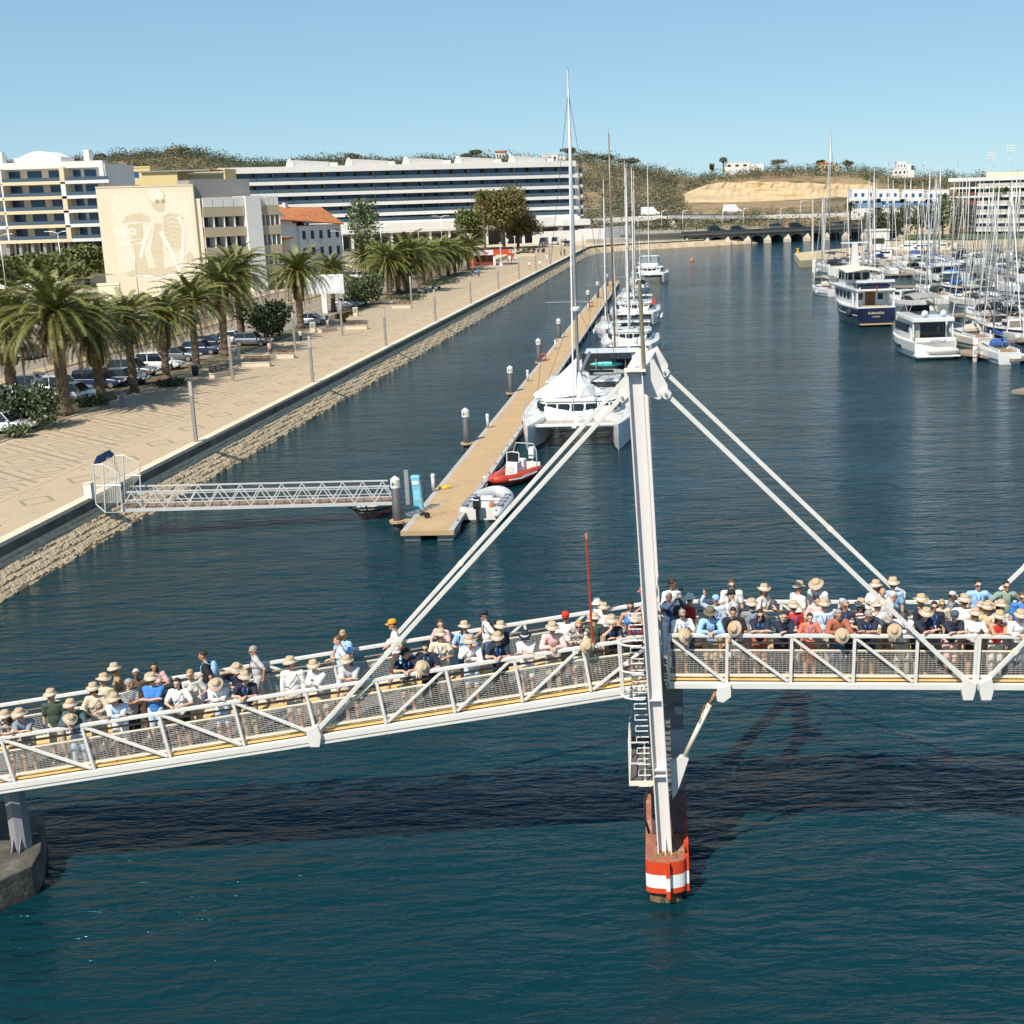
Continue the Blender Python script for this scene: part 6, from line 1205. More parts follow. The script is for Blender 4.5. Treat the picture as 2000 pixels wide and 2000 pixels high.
# ---- cars
TYRE=M('tyre',(.015,.015,.016),.8); RIM=M('alloy_rim',(.42,.42,.43),.35,.7); LIGHTW=M('headlamp',(.75,.75,.72),.15); LIGHTR=M('tail_lamp',(.45,.02,.015),.25); PLATE=M('number_plate',(.78,.78,.74),.5)
def car_paint(n,c): return M('car_'+n,c,.28,.25,var=.02,coat=.6)
CARS={'white':car_paint('white',(.78,.78,.77)),'silver':car_paint('silver',(.48,.49,.50)),'grey':car_paint('grey',(.14,.145,.15)),'black':car_paint('black',(.012,.013,.016)),'navy':car_paint('navy',(.02,.035,.09)),'red':car_paint('red',(.5,.03,.02))}
_cp={}
def car_proto(kind):
    E=thing('parked_car','x','car',(0,0,-40),0,'cars parked behind the palms')
    L,W,H={'hatch':(4.1,1.78,1.48),'suv':(4.5,1.86,1.66),'saloon':(4.6,1.82,1.44),'van':(5.2,2.0,2.3)}[kind]; b=.86 if kind!='van' else 1.1
    # profile along +X = front
    if kind=='van': prof=[(-L/2,.35,b),(-L/2+.05,.3,b),(L/2-1.3,.3,b),(L/2-.5,.3,b*.95),(L/2,.38,b*.72)]; cab=[(-L/2+.02,H),(-L/2+.3,H+.02),(L/2-1.7,H),(L/2-.75,b+.05)]
    else: prof=[(-L/2,.42,b*.92),(-L/2+.35,.26,b*1.02),(-.4,.24,b),(L/2-1.15,.24,b*.98),(L/2-.35,.28,b*.86),(L/2,.42,b*.66)]; cab={'hatch':[(-L/2+.12,b+.12),(-L/2+.55,H-.06),(.25,H),(L/2-1.25,b+.02)],'suv':[(-L/2+.1,b+.2),(-L/2+.4,H-.05),(.3,H),(L/2-1.35,b+.03)],'saloon':[(-L/2+.65,b+.06),(-L/2+1.25,H-.05),(.2,H),(L/2-1.35,b+.03)]}[kind]
    m=MB(); w=W/2; rg=[]
    for x,zl,zu in prof:
        k=.90 if x in(prof[0][0],prof[-1][0]) else 1.; rg.append([V(x,-w*k*.95,zl),V(x,-w*k,(zl+zu)/2),V(x,-w*k*.93,zu),V(x,w*k*.93,zu),V(x,w*k,(zl+zu)/2),V(x,w*k*.95,zl)])
    m.rings(rg); body=m.part('body',CARS['silver'],E,bevel=.05)
    m=MB(); rg=[]
    for i,(x,z) in enumerate(cab): k=.80 if i in(1,2) else .88; rg.append([V(x,-w*.90,b-.06),V(x,-w*k,z),V(x,w*k,z),V(x,w*.90,b-.06)])
    m.rings(rg); m.part('glasshouse',BLACKGLASS,E,bevel=.03)
    m=MB(); (x0,z0),(x1,z1)=cab[1],cab[2]; m.hexa([V(x0-.03,-w*.79,z0-.03),V(x1+.06,-w*.79,z1-.03),V(x1+.06,w*.79,z1-.03),V(x0-.03,w*.79,z0-.03),V(x0,-w*.74,z0+.035),V(x1,-w*.74,z1+.035),V(x1,w*.74,z1+.035),V(x0,w*.74,z0+.035)]); m.part('roof',CARS['silver'],E,bevel=.03)
    for sy in (-1,1):
        for (xa,za),(xb,zb) in ((cab[0],cab[1]),(cab[3],cab[2])): m=MB(); m.bar(V(xa,sy*w*.885,b),V(xb,sy*w*.80,zb),.07,.05); m.part('pillar',CARS['silver'],E)
        xm=(cab[1][0]+cab[2][0])/2; m=MB(); m.bar(V(xm,sy*w*.895,b),V(xm,sy*w*.795,H-.04),.08,.04); m.part('pillar',CARS['silver'],E)
    for x in (-L/2+.8,L/2-.85):
        for sy in (-1,1):
            m=MB(); m.tube((x,sy*(w-.22),.32),(x,sy*(w+.01),.32),.325,n=18); t=m.part('wheel',TYRE,E); m=MB(); m.tube((x,sy*(w-.05),.32),(x,sy*(w+.022),.32),.21,n=10); m.part('rim',RIM,t)
    for sy in (-1,1):
        m=MB(); m.box((L/2-.10,sy*w*.68,b*.72),(.16,.36,.14)); m.part('headlight',LIGHTW,E); m=MB(); m.box((-L/2+.04,sy*w*.72,b*.80),(.12,.30,.18)); m.part('tail_light',LIGHTR,E); m=MB(); m.box((L/2-1.35,sy*(w+.08),b+.08),(.14,.2,.13)); m.part('wing_mirror',CARS['silver'],E)
    for x in (-L/2-.005,L/2+.005): m=MB(); m.box((x,0,.55),(.03,.5,.11)); m.part('number_plate',PLATE,E)
    return E
for k in('hatch','suv','saloon','van'): _cp[k]=car_proto(k)
def car(px,py,kind,col,label,rz=0.,group='cars parked behind the palms',z=QZ):
    p=PZ(px,py,z); mats={n:CARS[col] for n in('body','roof','pillar','wing_mirror')}; return dup(_cp[kind],(p.x,p.y,z),rz,label,group,1.,mats)
for a in ((2,795,'hatch','navy','dark blue hatchback at the near end of the parking'),(12,845,'hatch','white','white hatchback half hidden by oleander'),(75,770,'suv','black','dark estate car behind the leaning palm'),(150,783,'hatch','silver','silver hatchback with five spoke wheels beside palm'),(125,772,'suv','white','white car roof behind silver hatchback'),(195,757,'suv','navy','dark blue estate car between two palms'),(245,752,'hatch','black','black hatchback beside shaggy palm trunk'),(262,735,'suv','grey','grey off-roader with roof rails between palms'),(312,722,'suv','white','white hatchback with dark windows between palms'),(348,705,'saloon','grey','long grey saloon behind the dry skirt palm'),(395,692,'hatch','navy','dark blue car in shade near the bin'),(412,680,'saloon','black','dark saloon with lit red tail lamp'),(458,672,'hatch','white','white car glimpsed through dark bush'),(495,675,'hatch','grey','dark hatchback in shade behind bush'),(612,634,'saloon','silver','silver grey saloon beside seated readers'),(680,600,'saloon','silver','silver saloon nosed behind leafy shrub'),(705,545,'hatch','white','white hatchback parked below the double palm row')): car(*a[:5],rz=-QA+random.uniform(-.05,.05))
car(152,665,'saloon','black','black saloon driving on the far carriageway',PI/2-QA,'cars on the road'); car(60,700,'hatch','grey','dark car under palm fronds on the far carriageway',PI/2-QA,'cars on the road')
for a in ((810,531,'hatch','white','white car beyond the palm row trunks'),(781,536,'van','white','white van beyond the palm trunks'),(822,527,'suv','black','black car seen between distant palms'),(804,545,'hatch','silver','silver hatchback between far palm trunks')): car(*a,rz=-QA-.6,group='cars beyond the palm row')
for a in ((1062,479,'van','grey','grey box van parked on the plaza'),(1084,478,'van','silver','silver van facing the plaza'),(1102,473,'saloon','black','black saloon by the white wall'),(1108,480,'hatch','navy','dark hatchback beside black saloon')): car(*a,rz=-PI/2+random.uniform(-.2,.2),group='vehicles on the plaza')
# ---- street lights over the road
def streetlight(px,py,H,label,arms=2,w=1.6,z=QZ,Y=None,group='double armed street lights'):
    p=PZ(px,py,z) if Y is None else PY(px,py,Y); z0=z if Y is None else p.z; E=thing('street_light',label,'street light',(p.x,p.y,z0),0,group); m=MB(); m.tube((0,0,0),(0,0,H),.11,.06,n=8); m.part('pole',M('pale_pole',(.58,.60,.60),.4,.3),E,smooth=True)
    for sx in ((-1,1) if arms==2 else (1,)):
        m=MB(); m.path([V(0,0,H-.05),V(sx*w*.5,0,H+.25),V(sx*w,0,H+.32)],.045,6); m.part('arm',MATS['pale_pole'],E); m=MB(); m.box((sx*(w+.3),0,H+.32),(.75,.28,.10)); m.part('lamp_head',GEL,E)
for a in ((55,790,9.2,'double armed street light above the oleander',2,1.6),(330,725,8.6,'white street light pole beside the white hatchback',2,1.5)): streetlight(*a)
for x,y,h,lb in ((272,588,9,'grey double armed street light before the mural'),(16,592,11,'double armed street light beside round trees'),(128,580,11,'curved street light by the round trees'),(412,568,8,'double armed street light beside mural building flank'),(675,545,9,'double street light before the orange roofed house'),(748,520,9,'double street light in front of hotel podium'),(820,505,9,'double street light before hotel columns'),(865,500,10,'tall street light before the hotel balconies')): streetlight(x,y,h,lb)
# road sign, advertising panel, ticket board
E=thing('road_sign','square white parking sign on a post beside the road','sign',PZ(82,790,QZ),-.2); m=MB(); m.tube((0,0,0),(0,0,2.6),.035,n=6); m.part('post',STEEL,E); m=MB(); m.box((0,-.04,2.3),(.8,.03,.7)); pn=m.part('panel',GEL,E); m=MB(); m.box((-.05,-.062,2.35),(.35,.01,.22)); m.box((.1,-.062,2.2),(.3,.01,.1)); m.part('pictogram',NAVY,pn)
E=thing('advertising_panel','large white billboard panel on two legs behind palms','billboard',PZ(640,612,QZ),-.1); m=MB(); m.box((0,0,4.0),(5.2,.35,2.6)); pn=m.part('panel',GEL,E); m=MB(); m.box((0,-.19,4.0),(4.9,.03,2.3)); m.part('poster',M('pale_poster',(.60,.62,.66),.6,col2=(.72,.70,.68),thr=.5,s2=.7),pn)
for x in (-.3,1.6): m=MB(); m.box((x,0,1.4),(.7 if x<0 else .2,.3,2.8)); m.part('leg',GREYPAINT if x>0 else GEL,E)
# kiosk
p=PZ(945,518,QZ); K=thing('kiosk','red and white kiosk with flat dark roof on the plaza','kiosk',(p.x,p.y,QZ),-QA)
KR=M('kiosk_red',(.52,.06,.02),.5); m=MB(); m.b2(-2.2,2.2,-.5,3.2,0,3.0); m.part('booth',M('kiosk_maroon',(.20,.035,.03),.6),K); m=MB(); m.b2(-3.8,6.0,-1.6,4.2,3.45,3.75); m.part('roof',BLACKC,K); m=MB(); m.b2(-3.7,3.2,-1.62,-1.5,2.2,3.44); fs_=m.part('fascia',KR,K); m=MB(); m.b2(-2.9,2.5,-1.66,-1.63,2.3,3.35); m.part('banner',GEL,fs_)
m=MB(); m.slab([V(.9,-1.67,2.5),V(1.3,-1.67,2.5),V(1.6,-1.67,3.2),V(1.2,-1.67,2.8),V(.7,-1.67,3.2)],(0,-1,0),.02); m.part('banner_mark',KR,fs_)
m=MB(); m.b2(3.2,6.0,-1.6,-1.45,2.3,3.44); m.part('side_fascia',KR,K)
for x,y in ((-3.5,3.9),(5.7,-1.4),(5.7,3.9),(-3.5,-1.4)): m=MB(); m.tube((x,y,0),(x,y,3.45),.08,n=8); m.part('post',GREYPAINT,K)
for x0 in (-3.3,-2.4): m=MB(); m.b2(x0,x0+.8,-2.6,-1.8,0,2.0); d=m.part('vending_cabinet',KR,K); m=MB(); m.b2(x0+.1,x0+.7,-2.63,-2.61,.7,1.8); m.part('cabinet_window',M('cabinet_pane',(.55,.25,.18),.3),d)
m=MB(); m.b2(2.4,2.9,-1.4,-.9,0,2.1); m.part('poster_panel',GEL,K)
for x,y,lb in ((983,508,'red and white ticket stand beside the kiosk'),): E=thing('ticket_stand',lb,'stand',PZ(x+13,y,QZ)); m=MB(); m.box((0,0,.9),(1.3,.6,1.8)); m.part('body',KR,E); m=MB(); m.box((0,-.31,.6),(.9,.03,.8)); m.part('panel',GEL,E)
for x,y,t,lb in ((979,519,475,'white flagpole beside the kiosk'),(1007,507,463,'white lamp pole beside ticket stand'),(993,503,470,'globe lamp post by the ticket stand')):
    p=PZ(x,y,QZ); h=(y-t)/SC(p); E=thing('white_pole',lb,'pole',p); m=MB(); m.tube((0,0,0),(0,0,h),.12,.09,n=8); m.part('shaft',GEL,E); m=MB(); m.ell((0,0,h),(.3,.3,.3),10,7) if 'globe' in lb else m.box((0,0,h),(.5,.3,.15)); m.part('head',GEL,E); m=MB(); m.lathe([(.4,0),(.4,.3),(.2,.5)],n=10); m.part('base',GEL,E)
for k,(x,y) in enumerate(((1022,500),(1032,500),(1042,500),(1012,502))): E=thing('planter','pale square planter of the cafe terrace, '+('second from the kiosk','third from the kiosk','nearest the vans','nearest the kiosk')[k],'planter',PZ(x,y,QZ),0,'cafe planters'); m=MB(); m.rings([[V(-.7,-.4,0),V(.7,-.4,0),V(.7,.4,0),V(-.7,.4,0)],[V(-.9,-.5,.7),V(.9,-.5,.7),V(.9,.5,.7),V(-.9,.5,.7)]]); m.part('tub',BST,E); v,f=blobs(60+k,[((0,0,.9),(.7,.4,.35),120,.12)]); link('plant',np_mesh('plant',v,f,BUSH),E)
for k,(x,y) in enumerate(((1015,490),(1030,489),(1046,490),(1058,493))):
    E=thing('cafe_parasol_table','dark cafe table under the big tree, '+('closest to kiosk','second from the kiosk','third from the kiosk','closest to the grey van')[k],'table',PZ(x,y,QZ),k,'cafe terrace tables'); m=MB(); m.lathe([(.5,.72),(.5,.76)],n=10); m.part('table_top',DARK,E); m=MB(); m.tube((0,0,0),(0,0,.72),.05,n=6); m.part('leg',DARK,E)
    for a in (0,2.1,4.2): m=MB(); m.box((math.cos(a)*.9,math.sin(a)*.9,.45),(.45,.45,.06),a); m.box((math.cos(a)*1.1,math.sin(a)*1.1,.75),(.06,.45,.6),a); m.box((math.cos(a)*.9,math.sin(a)*.9,.22),(.35,.35,.42),a); m.part('chair_seat',M('cafe_chair',(.06,.03,.025),.7),E)
# ---- walkers
def walker(px,py,ht,pk,rz,label,top,leg,hair=('short','dark'),skin='tan',ex='',hat=None):
    p=PZ(px,py,QZ+.004); P=getpose(pk); return person((p.x,p.y,QZ+.004),rz,pk,label,top,leg,hat,hair,skin,ex,1.0 if not ht else ht,'people strolling on the promenade')
walker(240,800,.97,'fem',.2,'person in blue tee and jeans walking by the palms with a white bag',(T,'denim'),(TR,'denim'),('bob','dark'),'tan','sS')
walker(1034,526,.98,'walkf',2.6,'person in white tee and orange shorts strolling along the quay',(T,'white'),(SH,'coral')); walker(1055,524,1,'walk',2.9,'person in white tee beside light column on the quay',(T,'white'),(SH,'lgrey')); walker(924,543,1,'walk',.4,'person in dark clothes walking beside blue jacket',(T,'black'),(TR,'grey')); walker(935,542,1.02,'walk',.2,'person in bright blue jacket walking down the promenade',(S,'blue'),(TR,'navy')); walker(1068,510,1,'walk',2.8,'person in pale blue tee far along the promenade',(T,'pale'),(SH,'white')); walker(1096,500,1,'stand',.5,'dark figure standing near the quay bend',(T,'grey'),(TR,'black')); walker(1103,499,1,'stand',-.5,'person in brown standing near the quay bend',(T,'brown'),(TR,'black'))
walker(640,640,1,'standD',-.6,'person in navy tee and pale shorts bending beside silver saloon',(T,'navy'),(SH,'cream'),('short','white'),'light')
walker(588,668,.82,'standD',.8,'person in white tee resting in the shade by bins',(T,'white'),(TR,'navy')); walker(527,690,.7,'standD',.3,'person in pink top resting on bench in bush shade',(T,'pink'),(SH,'pink'),('bob','brown'),'tan')
for x,y,lb in ((825,574,'parked motor scooter with pale seat under the palms'),(852,565,'grey pushchair parked by the palm planting')):
    p=PZ(x,y,QZ); E=thing('scooter',lb,'scooter',p,.6); 
    for sx in (-1,1): m=MB(); m.tube((sx*.6,-.06,.25),(sx*.6,.06,.25),.25,n=12); m.part('wheel',TYRE,E)
    m=MB(); m.rings([[V(-.7,-.12,.5),V(-.7,.12,.5),V(-.7,.10,.85),V(-.7,-.10,.85)],[V(0,-.15,.35),V(0,.15,.35),V(0,.15,.75),V(0,-.15,.75)],[V(.35,-.15,.25),V(.35,.15,.25),V(.35,.15,.4),V(.35,-.15,.4)]]); m.part('body',GREYPAINT,E); m=MB(); m.tube((.55,0,.3),(.4,0,1.05),.05,n=6); m.bar((.4,-.3,1.05),(.4,.3,1.05),.05,.05); m.part('handlebar',DARK,E)
for e in _cp.values():
    for c in list(e.children_recursive): bpy.data.objects.remove(c)
for e in _cp.values(): bpy.data.objects.remove(e)
# ================================================================ HILLS, BUILDINGS, BRIDGES
SKY_=[(-150,318),(0,322),(100,326),(190,314),(250,308),(350,300),(420,304),(480,322),(560,322),(600,316),(690,312),(800,316),(900,312),(940,306),(1000,312),(1060,316),(1130,314),(1200,314),(1245,328),(1300,340),(1340,345),(1420,342),(1500,330),(1530,326),(1580,334),(1650,328),(1700,335),(1800,342),(1870,345),(1950,348),(2100,352),(2400,356)]
def skyline(x):
    for (a,b),(c,d) in zip(SKY_,SKY_[1:]):
        if a<=x<=c: return b+(d-b)*(x-a)/(c-a)
    return SKY_[0][1] if x<0 else SKY_[-1][1]
SKY_=[(a,b+(5 if a<480 else 9 if a<1130 else 3)) for a,b in SKY_]
def px_of(X,Y,z=15.):
    q=np.array([X,Y,z])-cC; d=q@cf; return CX+FOC*(q@cR)/d
from mathutils import noise as mn
def terr(X,Y):
    x=px_of(X,Y); Dr=850. if x<1150 else 850+min(1,(x-1150)/150)*200; Y0=500 if x<1150 else 520
    zr=PY(x,skyline(x),Dr).z; t=max(0,min(1.,(Y-Y0)/(Dr-Y0)))
    n=mn.noise(V(X*.012,Y*.012,0))*3.+mn.noise(V(X*.04,Y*.04,3))*1.2
    if x>1330:
        zc=11.+min(1,(x-1330)/60)*0
        if Y<742: z=1.2+(zc-1.2)*max(0,(Y-Y0)/(742-Y0))**1.3; n*=.3
        elif Y<756: z=zc+9.5*(Y-742)/14*max(0,min(1,(x-1340)/60,(1760-x)/90)) if x<1800 else zc
        else: b=zc+9.5*max(0,min(1,(x-1340)/60,(1760-x)/90)); z=b+(zr-b)*min(1,(Y-756)/(Dr-756))
    else: z=1.2+(zr-1.2)*(t*t*(3-2*t))**.8
    if Y>Dr: z-=(Y-Dr)*.02
    return z+n*min(1,t*2.5)
def hill_mat():
    m=M('dry_hillside',(.27,.185,.095),1,var=.3,scale=.012,col2=(.085,.085,.04),thr=.50,soft=.12,s2=.02,bump=.4,bs=.3); return m
xs=np.arange(-720,1300,18.);ys=np.concatenate([np.arange(446,740,14.),[742,746,750,754,758],np.arange(770,1200,22.)])
vs=np.array([(x,y,terr(x,y)) for y in ys for x in xs]); nx=len(xs); fs=np.array([(j*nx+i,j*nx+i+1,(j+1)*nx+i+1,(j+1)*nx+i) for j in range(len(ys)-1) for i in range(nx-1)])
hl=link('hillside',np_mesh('hillside',vs,fs,hill_mat(),True)); struct(hl)
# distant ground to the horizon, faint ridge
fg=MB(); fg.quad((-3000,1150,9),(4200,1150,9),(9000,9000,14),(-9000,9000,14)); struct(fg.part('far_plain',M('far_plain_scrub',(.16,.15,.09),1,var=.3,scale=.004)))
# quarry face
qc=MB(); rg=[]
for x in range(1335,1745,8):
    a=PY(x,384,741.5); top=PY(x,357+2.5*math.sin(x*.02)+1.2*math.sin(x*.11)+(max(0,1385-x)*.4)+max(0,x-1690)*.4,745.)
    rg.append([V(a.x,722+.7*math.sin(x*.21),a.z-3),V(a.x,733.+.5*math.sin(x*.37),a.z*.8+top.z*.2),V(a.x,736+1.*math.sin(x*.17),a.z*.45+top.z*.55),V(a.x,743+1.*math.sin(x*.25),a.z*.38+top.z*.62),V(a.x,745+1.*math.sin(x*.19),top.z),V(a.x,758,top.z-.3)])
qc.rings(rg,close=False,cap=(0,0)); struct(qc.part('quarry_face',M('ochre_quarry_rock',(.50,.375,.22),.95,var=.3,scale=.03,stretch=(1,1,9),col2=(.42,.25,.11),thr=.54,s2=.03,bump=.6,bs=.5)))
bp=MB(); bp.add([PZ(x,y,9.) for x,y in ((1340,402),(1760,402),(1760,392),(1340,392))],[(0,1,2,3)])
# scrub on the hills
rngS=np.random.default_rng(11)
def scrub(name,label,n,cond,mat,r0,r1,leaf,seed):
    rg=np.random.default_rng(seed); V_=[];F_=[];k=0;c=0;tries=0
    while c<n and tries<n*12:
        tries+=1; Y=rg.uniform(500,900)if rg.random()<.75 else rg.uniform(900,1150); X=rg.uniform(-.55,.42)*Y
        x=px_of(X,Y)
        if not cond(x,Y,X) or mn.noise(V(X*.02,Y*.02,seed))<(-.12 if x>1150 else -.35): continue
        r=rg.uniform(r0,r1)*(1+.3*(Y>800)); z=terr(X,Y); v,f=foliage(rg,(X,Y,z+r*.55),(r*1.15,r*1.15,r*.85),int(26+r*10),leaf*(.5+r*.12)); V_.append(v);F_.append(f+k);k+=len(v);c+=1
    return stuff(tag(link(name,np_mesh(name,np.concatenate(V_),np.concatenate(F_),mat)),label,'scrub'))
inq=lambda x,Y,X: (x>1330 and x<1740 and 560<Y<775)
OLIVE=leafmat('olive_scrub_leaf',(.12,.115,.06),(.18,.155,.085)); DARKG=leafmat('dark_scrub_leaf',(.065,.075,.03),(.11,.11,.045))
scrub('olive_scrub','grey green olive scrub covering the dry hills',2100,lambda x,Y,X: not inq(x,Y,X),OLIVE,1.4,4.0,.42,21)
scrub('dark_scrub','dark green bushes scattered over the hills',1300,lambda x,Y,X: not inq(x,Y,X),DARKG,1.4,4.2,.42,22)
scrub('hill_maquis','dense low maquis on the hill behind the apartments',1500,lambda x,Y,X: -40<x<1120 and 690<Y<870,DARKG,1.2,3.2,.42,26)
scrub('ridge_wood','band of dark trees along the hill crest',520,lambda x,Y,X: 800<Y<900 or (1000<Y<1090 and x>1300),DARKG,2.4,4.6,.42,23)
scrub('meadow_scrub','low brown green scrub in the field before the quarry',420,lambda x,Y,X: x>1180 and Y<640 and Y>520,OLIVE,1.,2.8,.42,24)
scrub('copse','thicket of grey green trees between hotel and quarry',620,lambda x,Y,X: 1120<x<1335 and 520<Y<830,OLIVE,2.2,4.6,.42,25)
# crest trees that stand out singly
def crest(px,py,top,Y,w,mat,label,seed,th=.35):
    p=PY(px,py,Y); h=(py-top)/SC(p); bush('crest_tree',label,0,0,w,h,mat,'tree',seed,h*th,None,500,.55,'single trees on the hill crest',p.z-.5,None,V(p.x,p.y,p.z))
for i,a in enumerate(((1112,306,300-12,830,12,DARKG,'dark pine on the crest right of the hotel'),(1150,312,299,830,13,DARKG,'broad dark pine beside hill house wall'),(1185,318,300,835,14,DARKG,'tall dark pine clump above the field'),(1228,325,307,840,16,DARKG,'last dark pine of the crest clump'),(912,312,298,840,9,DARKG,'round pine left of the white villa'),(930,310,292,840,10,DARKG,'taller pine beside white villa'),(690,315,297,840,12,OLIVE,'grey olive tree above the hotel roof'),(1655,330,312,1030,13,DARKG,'umbrella pine beside the pale villa'),(1602,328,311,1030,8,DARKG,'slim dark cypress left of pale villa'),(1520,330,310,1030,15,OLIVE,'big olive tree on the crest right of palm house'),(360,300,287,840,9,DARKG,'dark tree behind the summit house'),(198,312,299,840,9,DARKG,'dark tree at the left shoulder of hill'),(140,325,305,600,10,DARKG,'dark tree above the apartment roof'),(1390,342,317,1030,4,DARKG,'pointed cypress left of the tall palm'),(1772,342,322,900,12,OLIVE,'tree clump beside the cubic white villa'))): crest(*a,seed=100+i)
# tall thin palm on the crest
p=PY(1413,335,1000); E=thing('crest_palm','tall thin fan palm beside white hill house','palm tree',p); h=24/SC(p)*1; m=MB(); m.tube((0,0,0),(0,0,h*.8),.5,.4,n=6); m.part('trunk',BARK,E); v,f=blobs(77,[((0,0,h*.92),(3.,3.,1.8),160,.7)]); link('crown',np_mesh('crown',v,f,DARKG),E)
# ---- generic building helpers; local frame: x along front, y into the block, z up
WALLW=M('white_render',(.72,.70,.665),.8,var=.04,scale=.3); WALLC=M('cream_render',(.72,.58,.38),.85,var=.05,scale=.3); WALLY=M('yellow_render',(.62,.50,.25),.85,var=.05,scale=.3); TANW=M('tan_render',(.46,.38,.26),.85,var=.06,scale=.3); SHADEW=M('shaded_recess_wall',(.42,.43,.45),.8); ROOFT=M('terracotta_tiles',(.48,.17,.06),.85,var=.3,scale=1.5,bump=.5,bs=3); RAILG=M('balcony_glass',(.055,.085,.12),.1,spec=.9); DARKW=M('dark_interior',(.03,.032,.036),.6); GREYW=M('grey_render',(.26,.25,.24),.85); BROWNW=M('brown_timber_cladding',(.16,.055,.025),.7,var=.15)
class Bld:
    def __init__(s,name,label,pl,pr,cat='building',zb=0.,group=None):   # pl,pr: world base corners of the front
        a=math.atan2(pr.y-pl.y,pr.x-pl.x); s.E=thing(name,label,cat,(pl.x,pl.y,zb),a,group); s.W=(Vector((pr.x,pr.y,0))-Vector((pl.x,pl.y,0))).length; s.zb=zb
    def box(s,name,mat,x0,x1,y0,y1,z0,z1,par=None): m=MB(); m.b2(x0,x1,y0,y1,z0,z1); return m.part(name,mat,par or s.E)
_pane={}
def pane(b,x,z,w,h,y=-.02,mat=None,par=None,name='window'):   # shared thin glass box
    k=(round(w,2),round(h,2),mat.name if mat else '')
    if k not in _pane: m=MB(); m.box((0,0,0),(w,.06,h)); _pane[k]=m.mesh('pane',mat or BLUEGLASS)
    o=link(name,_pane[k],par or b.E); o.location=(x,y,z); return o
# --- white and cream apartment block, far left
def Zof(px,py,Y): return PY(px,py,Y).z
Y1=270.; pl=PY(-60,500,Y1); pr=PY(226,500,Y1); B=Bld('apartment_block','white and cream apartment block with deep balconies beside the mural','x' and pl,pr,zb=2.); 
def bx(px): return PY(px,400,Y1).x-pl.x
zs=[Zof(110,y,Y1)-2. for y in (497,469,440.5,412.5,385,356)]; zt1=Zof(110,322,Y1)-2.; fh=zs[2]-zs[1]
B.box('core',WALLW,0,B.W,2.2,16,0,zt1); B.box('podium',M('podium_wall',(.66,.62,.55),.85),-.5,B.W+.5,-4,2.2,0,zs[0]-.6)
B.box('parapet',WALLW,0,B.W-.4,-.3,2.2,zs[5]+fh-.2,zt1+.6)
for k in range(5):
    z=zs[k+1]
    for (xa,xb,mt) in ((0,bx(12),WALLW if k%2 else WALLC),(bx(14),bx(136),WALLC if k<5 else WALLW),(bx(137),bx(222 if k==4 else 205),WALLW)):
        sl=B.box('balcony_slab',mt,xa,xb,-1.2,2.2,z-.35,z); B.box('balustrade',RAILG if mt is WALLW else RAILG,xa+.1,xb-.1,-1.15,-1.1,z+.05,z+.9,sl); B.box('balcony_front',mt,xa,xb,-1.22,-1.16,z-.4,z+.22,sl)
    B.box('divider',WALLW if k%2 else WALLC,bx(128),bx(137),-1.25,2.1,z-.35,z+fh); B.box('divider',WALLW,bx(12),bx(15),-1.2,2.1,z-.35,z+fh)
    for a,c in ((16,38),(52,80),(94,117),(142,157),(164,187),(196,203),(0,6)): pane(B,(bx(a)+bx(c))/2,z+1.2,bx(c)-bx(a),2.2,2.16)
for k in range(9): B.box('ground_floor_pier',GREYW,bx(4+k*24),bx(10+k*24),-.6,1.5,zs[0],zs[1]-.35); 
for a,c in ((12,28),(36,52),(60,76),(84,100),(108,124),(132,150),(156,172),(178,200)): pane(B,(bx(a)+bx(c))/2,zs[0]+1.4,bx(c)-bx(a),2.4,2.1,DARKW)
B.box('roof_block',WALLW,bx(26),bx(118),3,10,zt1,zt1+1.6); m=MB(); n=12; xa,xb=bx(38),bx(112); m.rings([[V(lerp(xa,xb,i/n),y,zt1+1.6) for y in (3,10)]+[V(lerp(xa,xb,i/n),y,zt1+1.7+1.1*math.sin(PI*i/n)) for y in (10,3)] for i in range(n+1)]); m.part('curved_roof',WALLW,B.E); B.box('chimney',WALLW,bx(163),bx(174),3,5,zt1+.2,zt1+2.8); B.box('chimney',WALLW,bx(-2),bx(3),3,5,zt1+.2,zt1+2.8)
B.box('end_wall',WALLW,bx(203),bx(212),-.6,2.2,zs[1],zs[5]+fh); B.box('end_wall',WALLW,bx(213),B.W,-.4,2.2,zs[4]-.2,zt1)
# round trees in front of it
for i,(x,y,w,h,lb) in enumerate(((30,585,17,7.5,'broad round tree before the apartment podium'),(90,580,17,8,'second round tree before apartment podium'),(172,560,15,8.5,'dense round tree left of mural wall'),(-20,580,14,7,'round tree at the edge before the apartments'))): bush('street_tree',lb,x,y,w,h,TREEL,'tree',40+i,2.2,None,3000,.42,'round street trees',QZ)
# --- mural building
Y2=226.; pl=PY(196,450,Y2); pr=PY(396,450,Y2+4); MBd=Bld('mural_building','cream building whose blank end wall carries a painted skeleton mural',pl,pr,zb=2.); MURW=M('mural_cream_wall',(.78,.675,.50),.85,var=.03,scale=.5); zt2=Zof(280,365,Y2)-2.; W2=MBd.W
xr=PY(369,370,Y2).x-pl.x
MBd.box('end_wall',MURW,0,xr,0,10,0,zt2); MBd.box('lower_wing_wall',MURW,xr,W2,.4,10,0,zt2-2.1)
MBd.box('coping',WALLC,-.05,xr+.05,-.06,10,zt2,zt2+.25)
def mz(py): return Zof(280,py,Y2)-2.
def mxp(px): return PY(px,450,Y2).x-pl.x
P1=M('mural_wash_pale',(.79,.71,.56),.85); P2=M('mural_wash_shadow',(.66,.56,.39),.85,var=.08); P3=M('mural_wash_bone',(.80,.75,.65),.85)
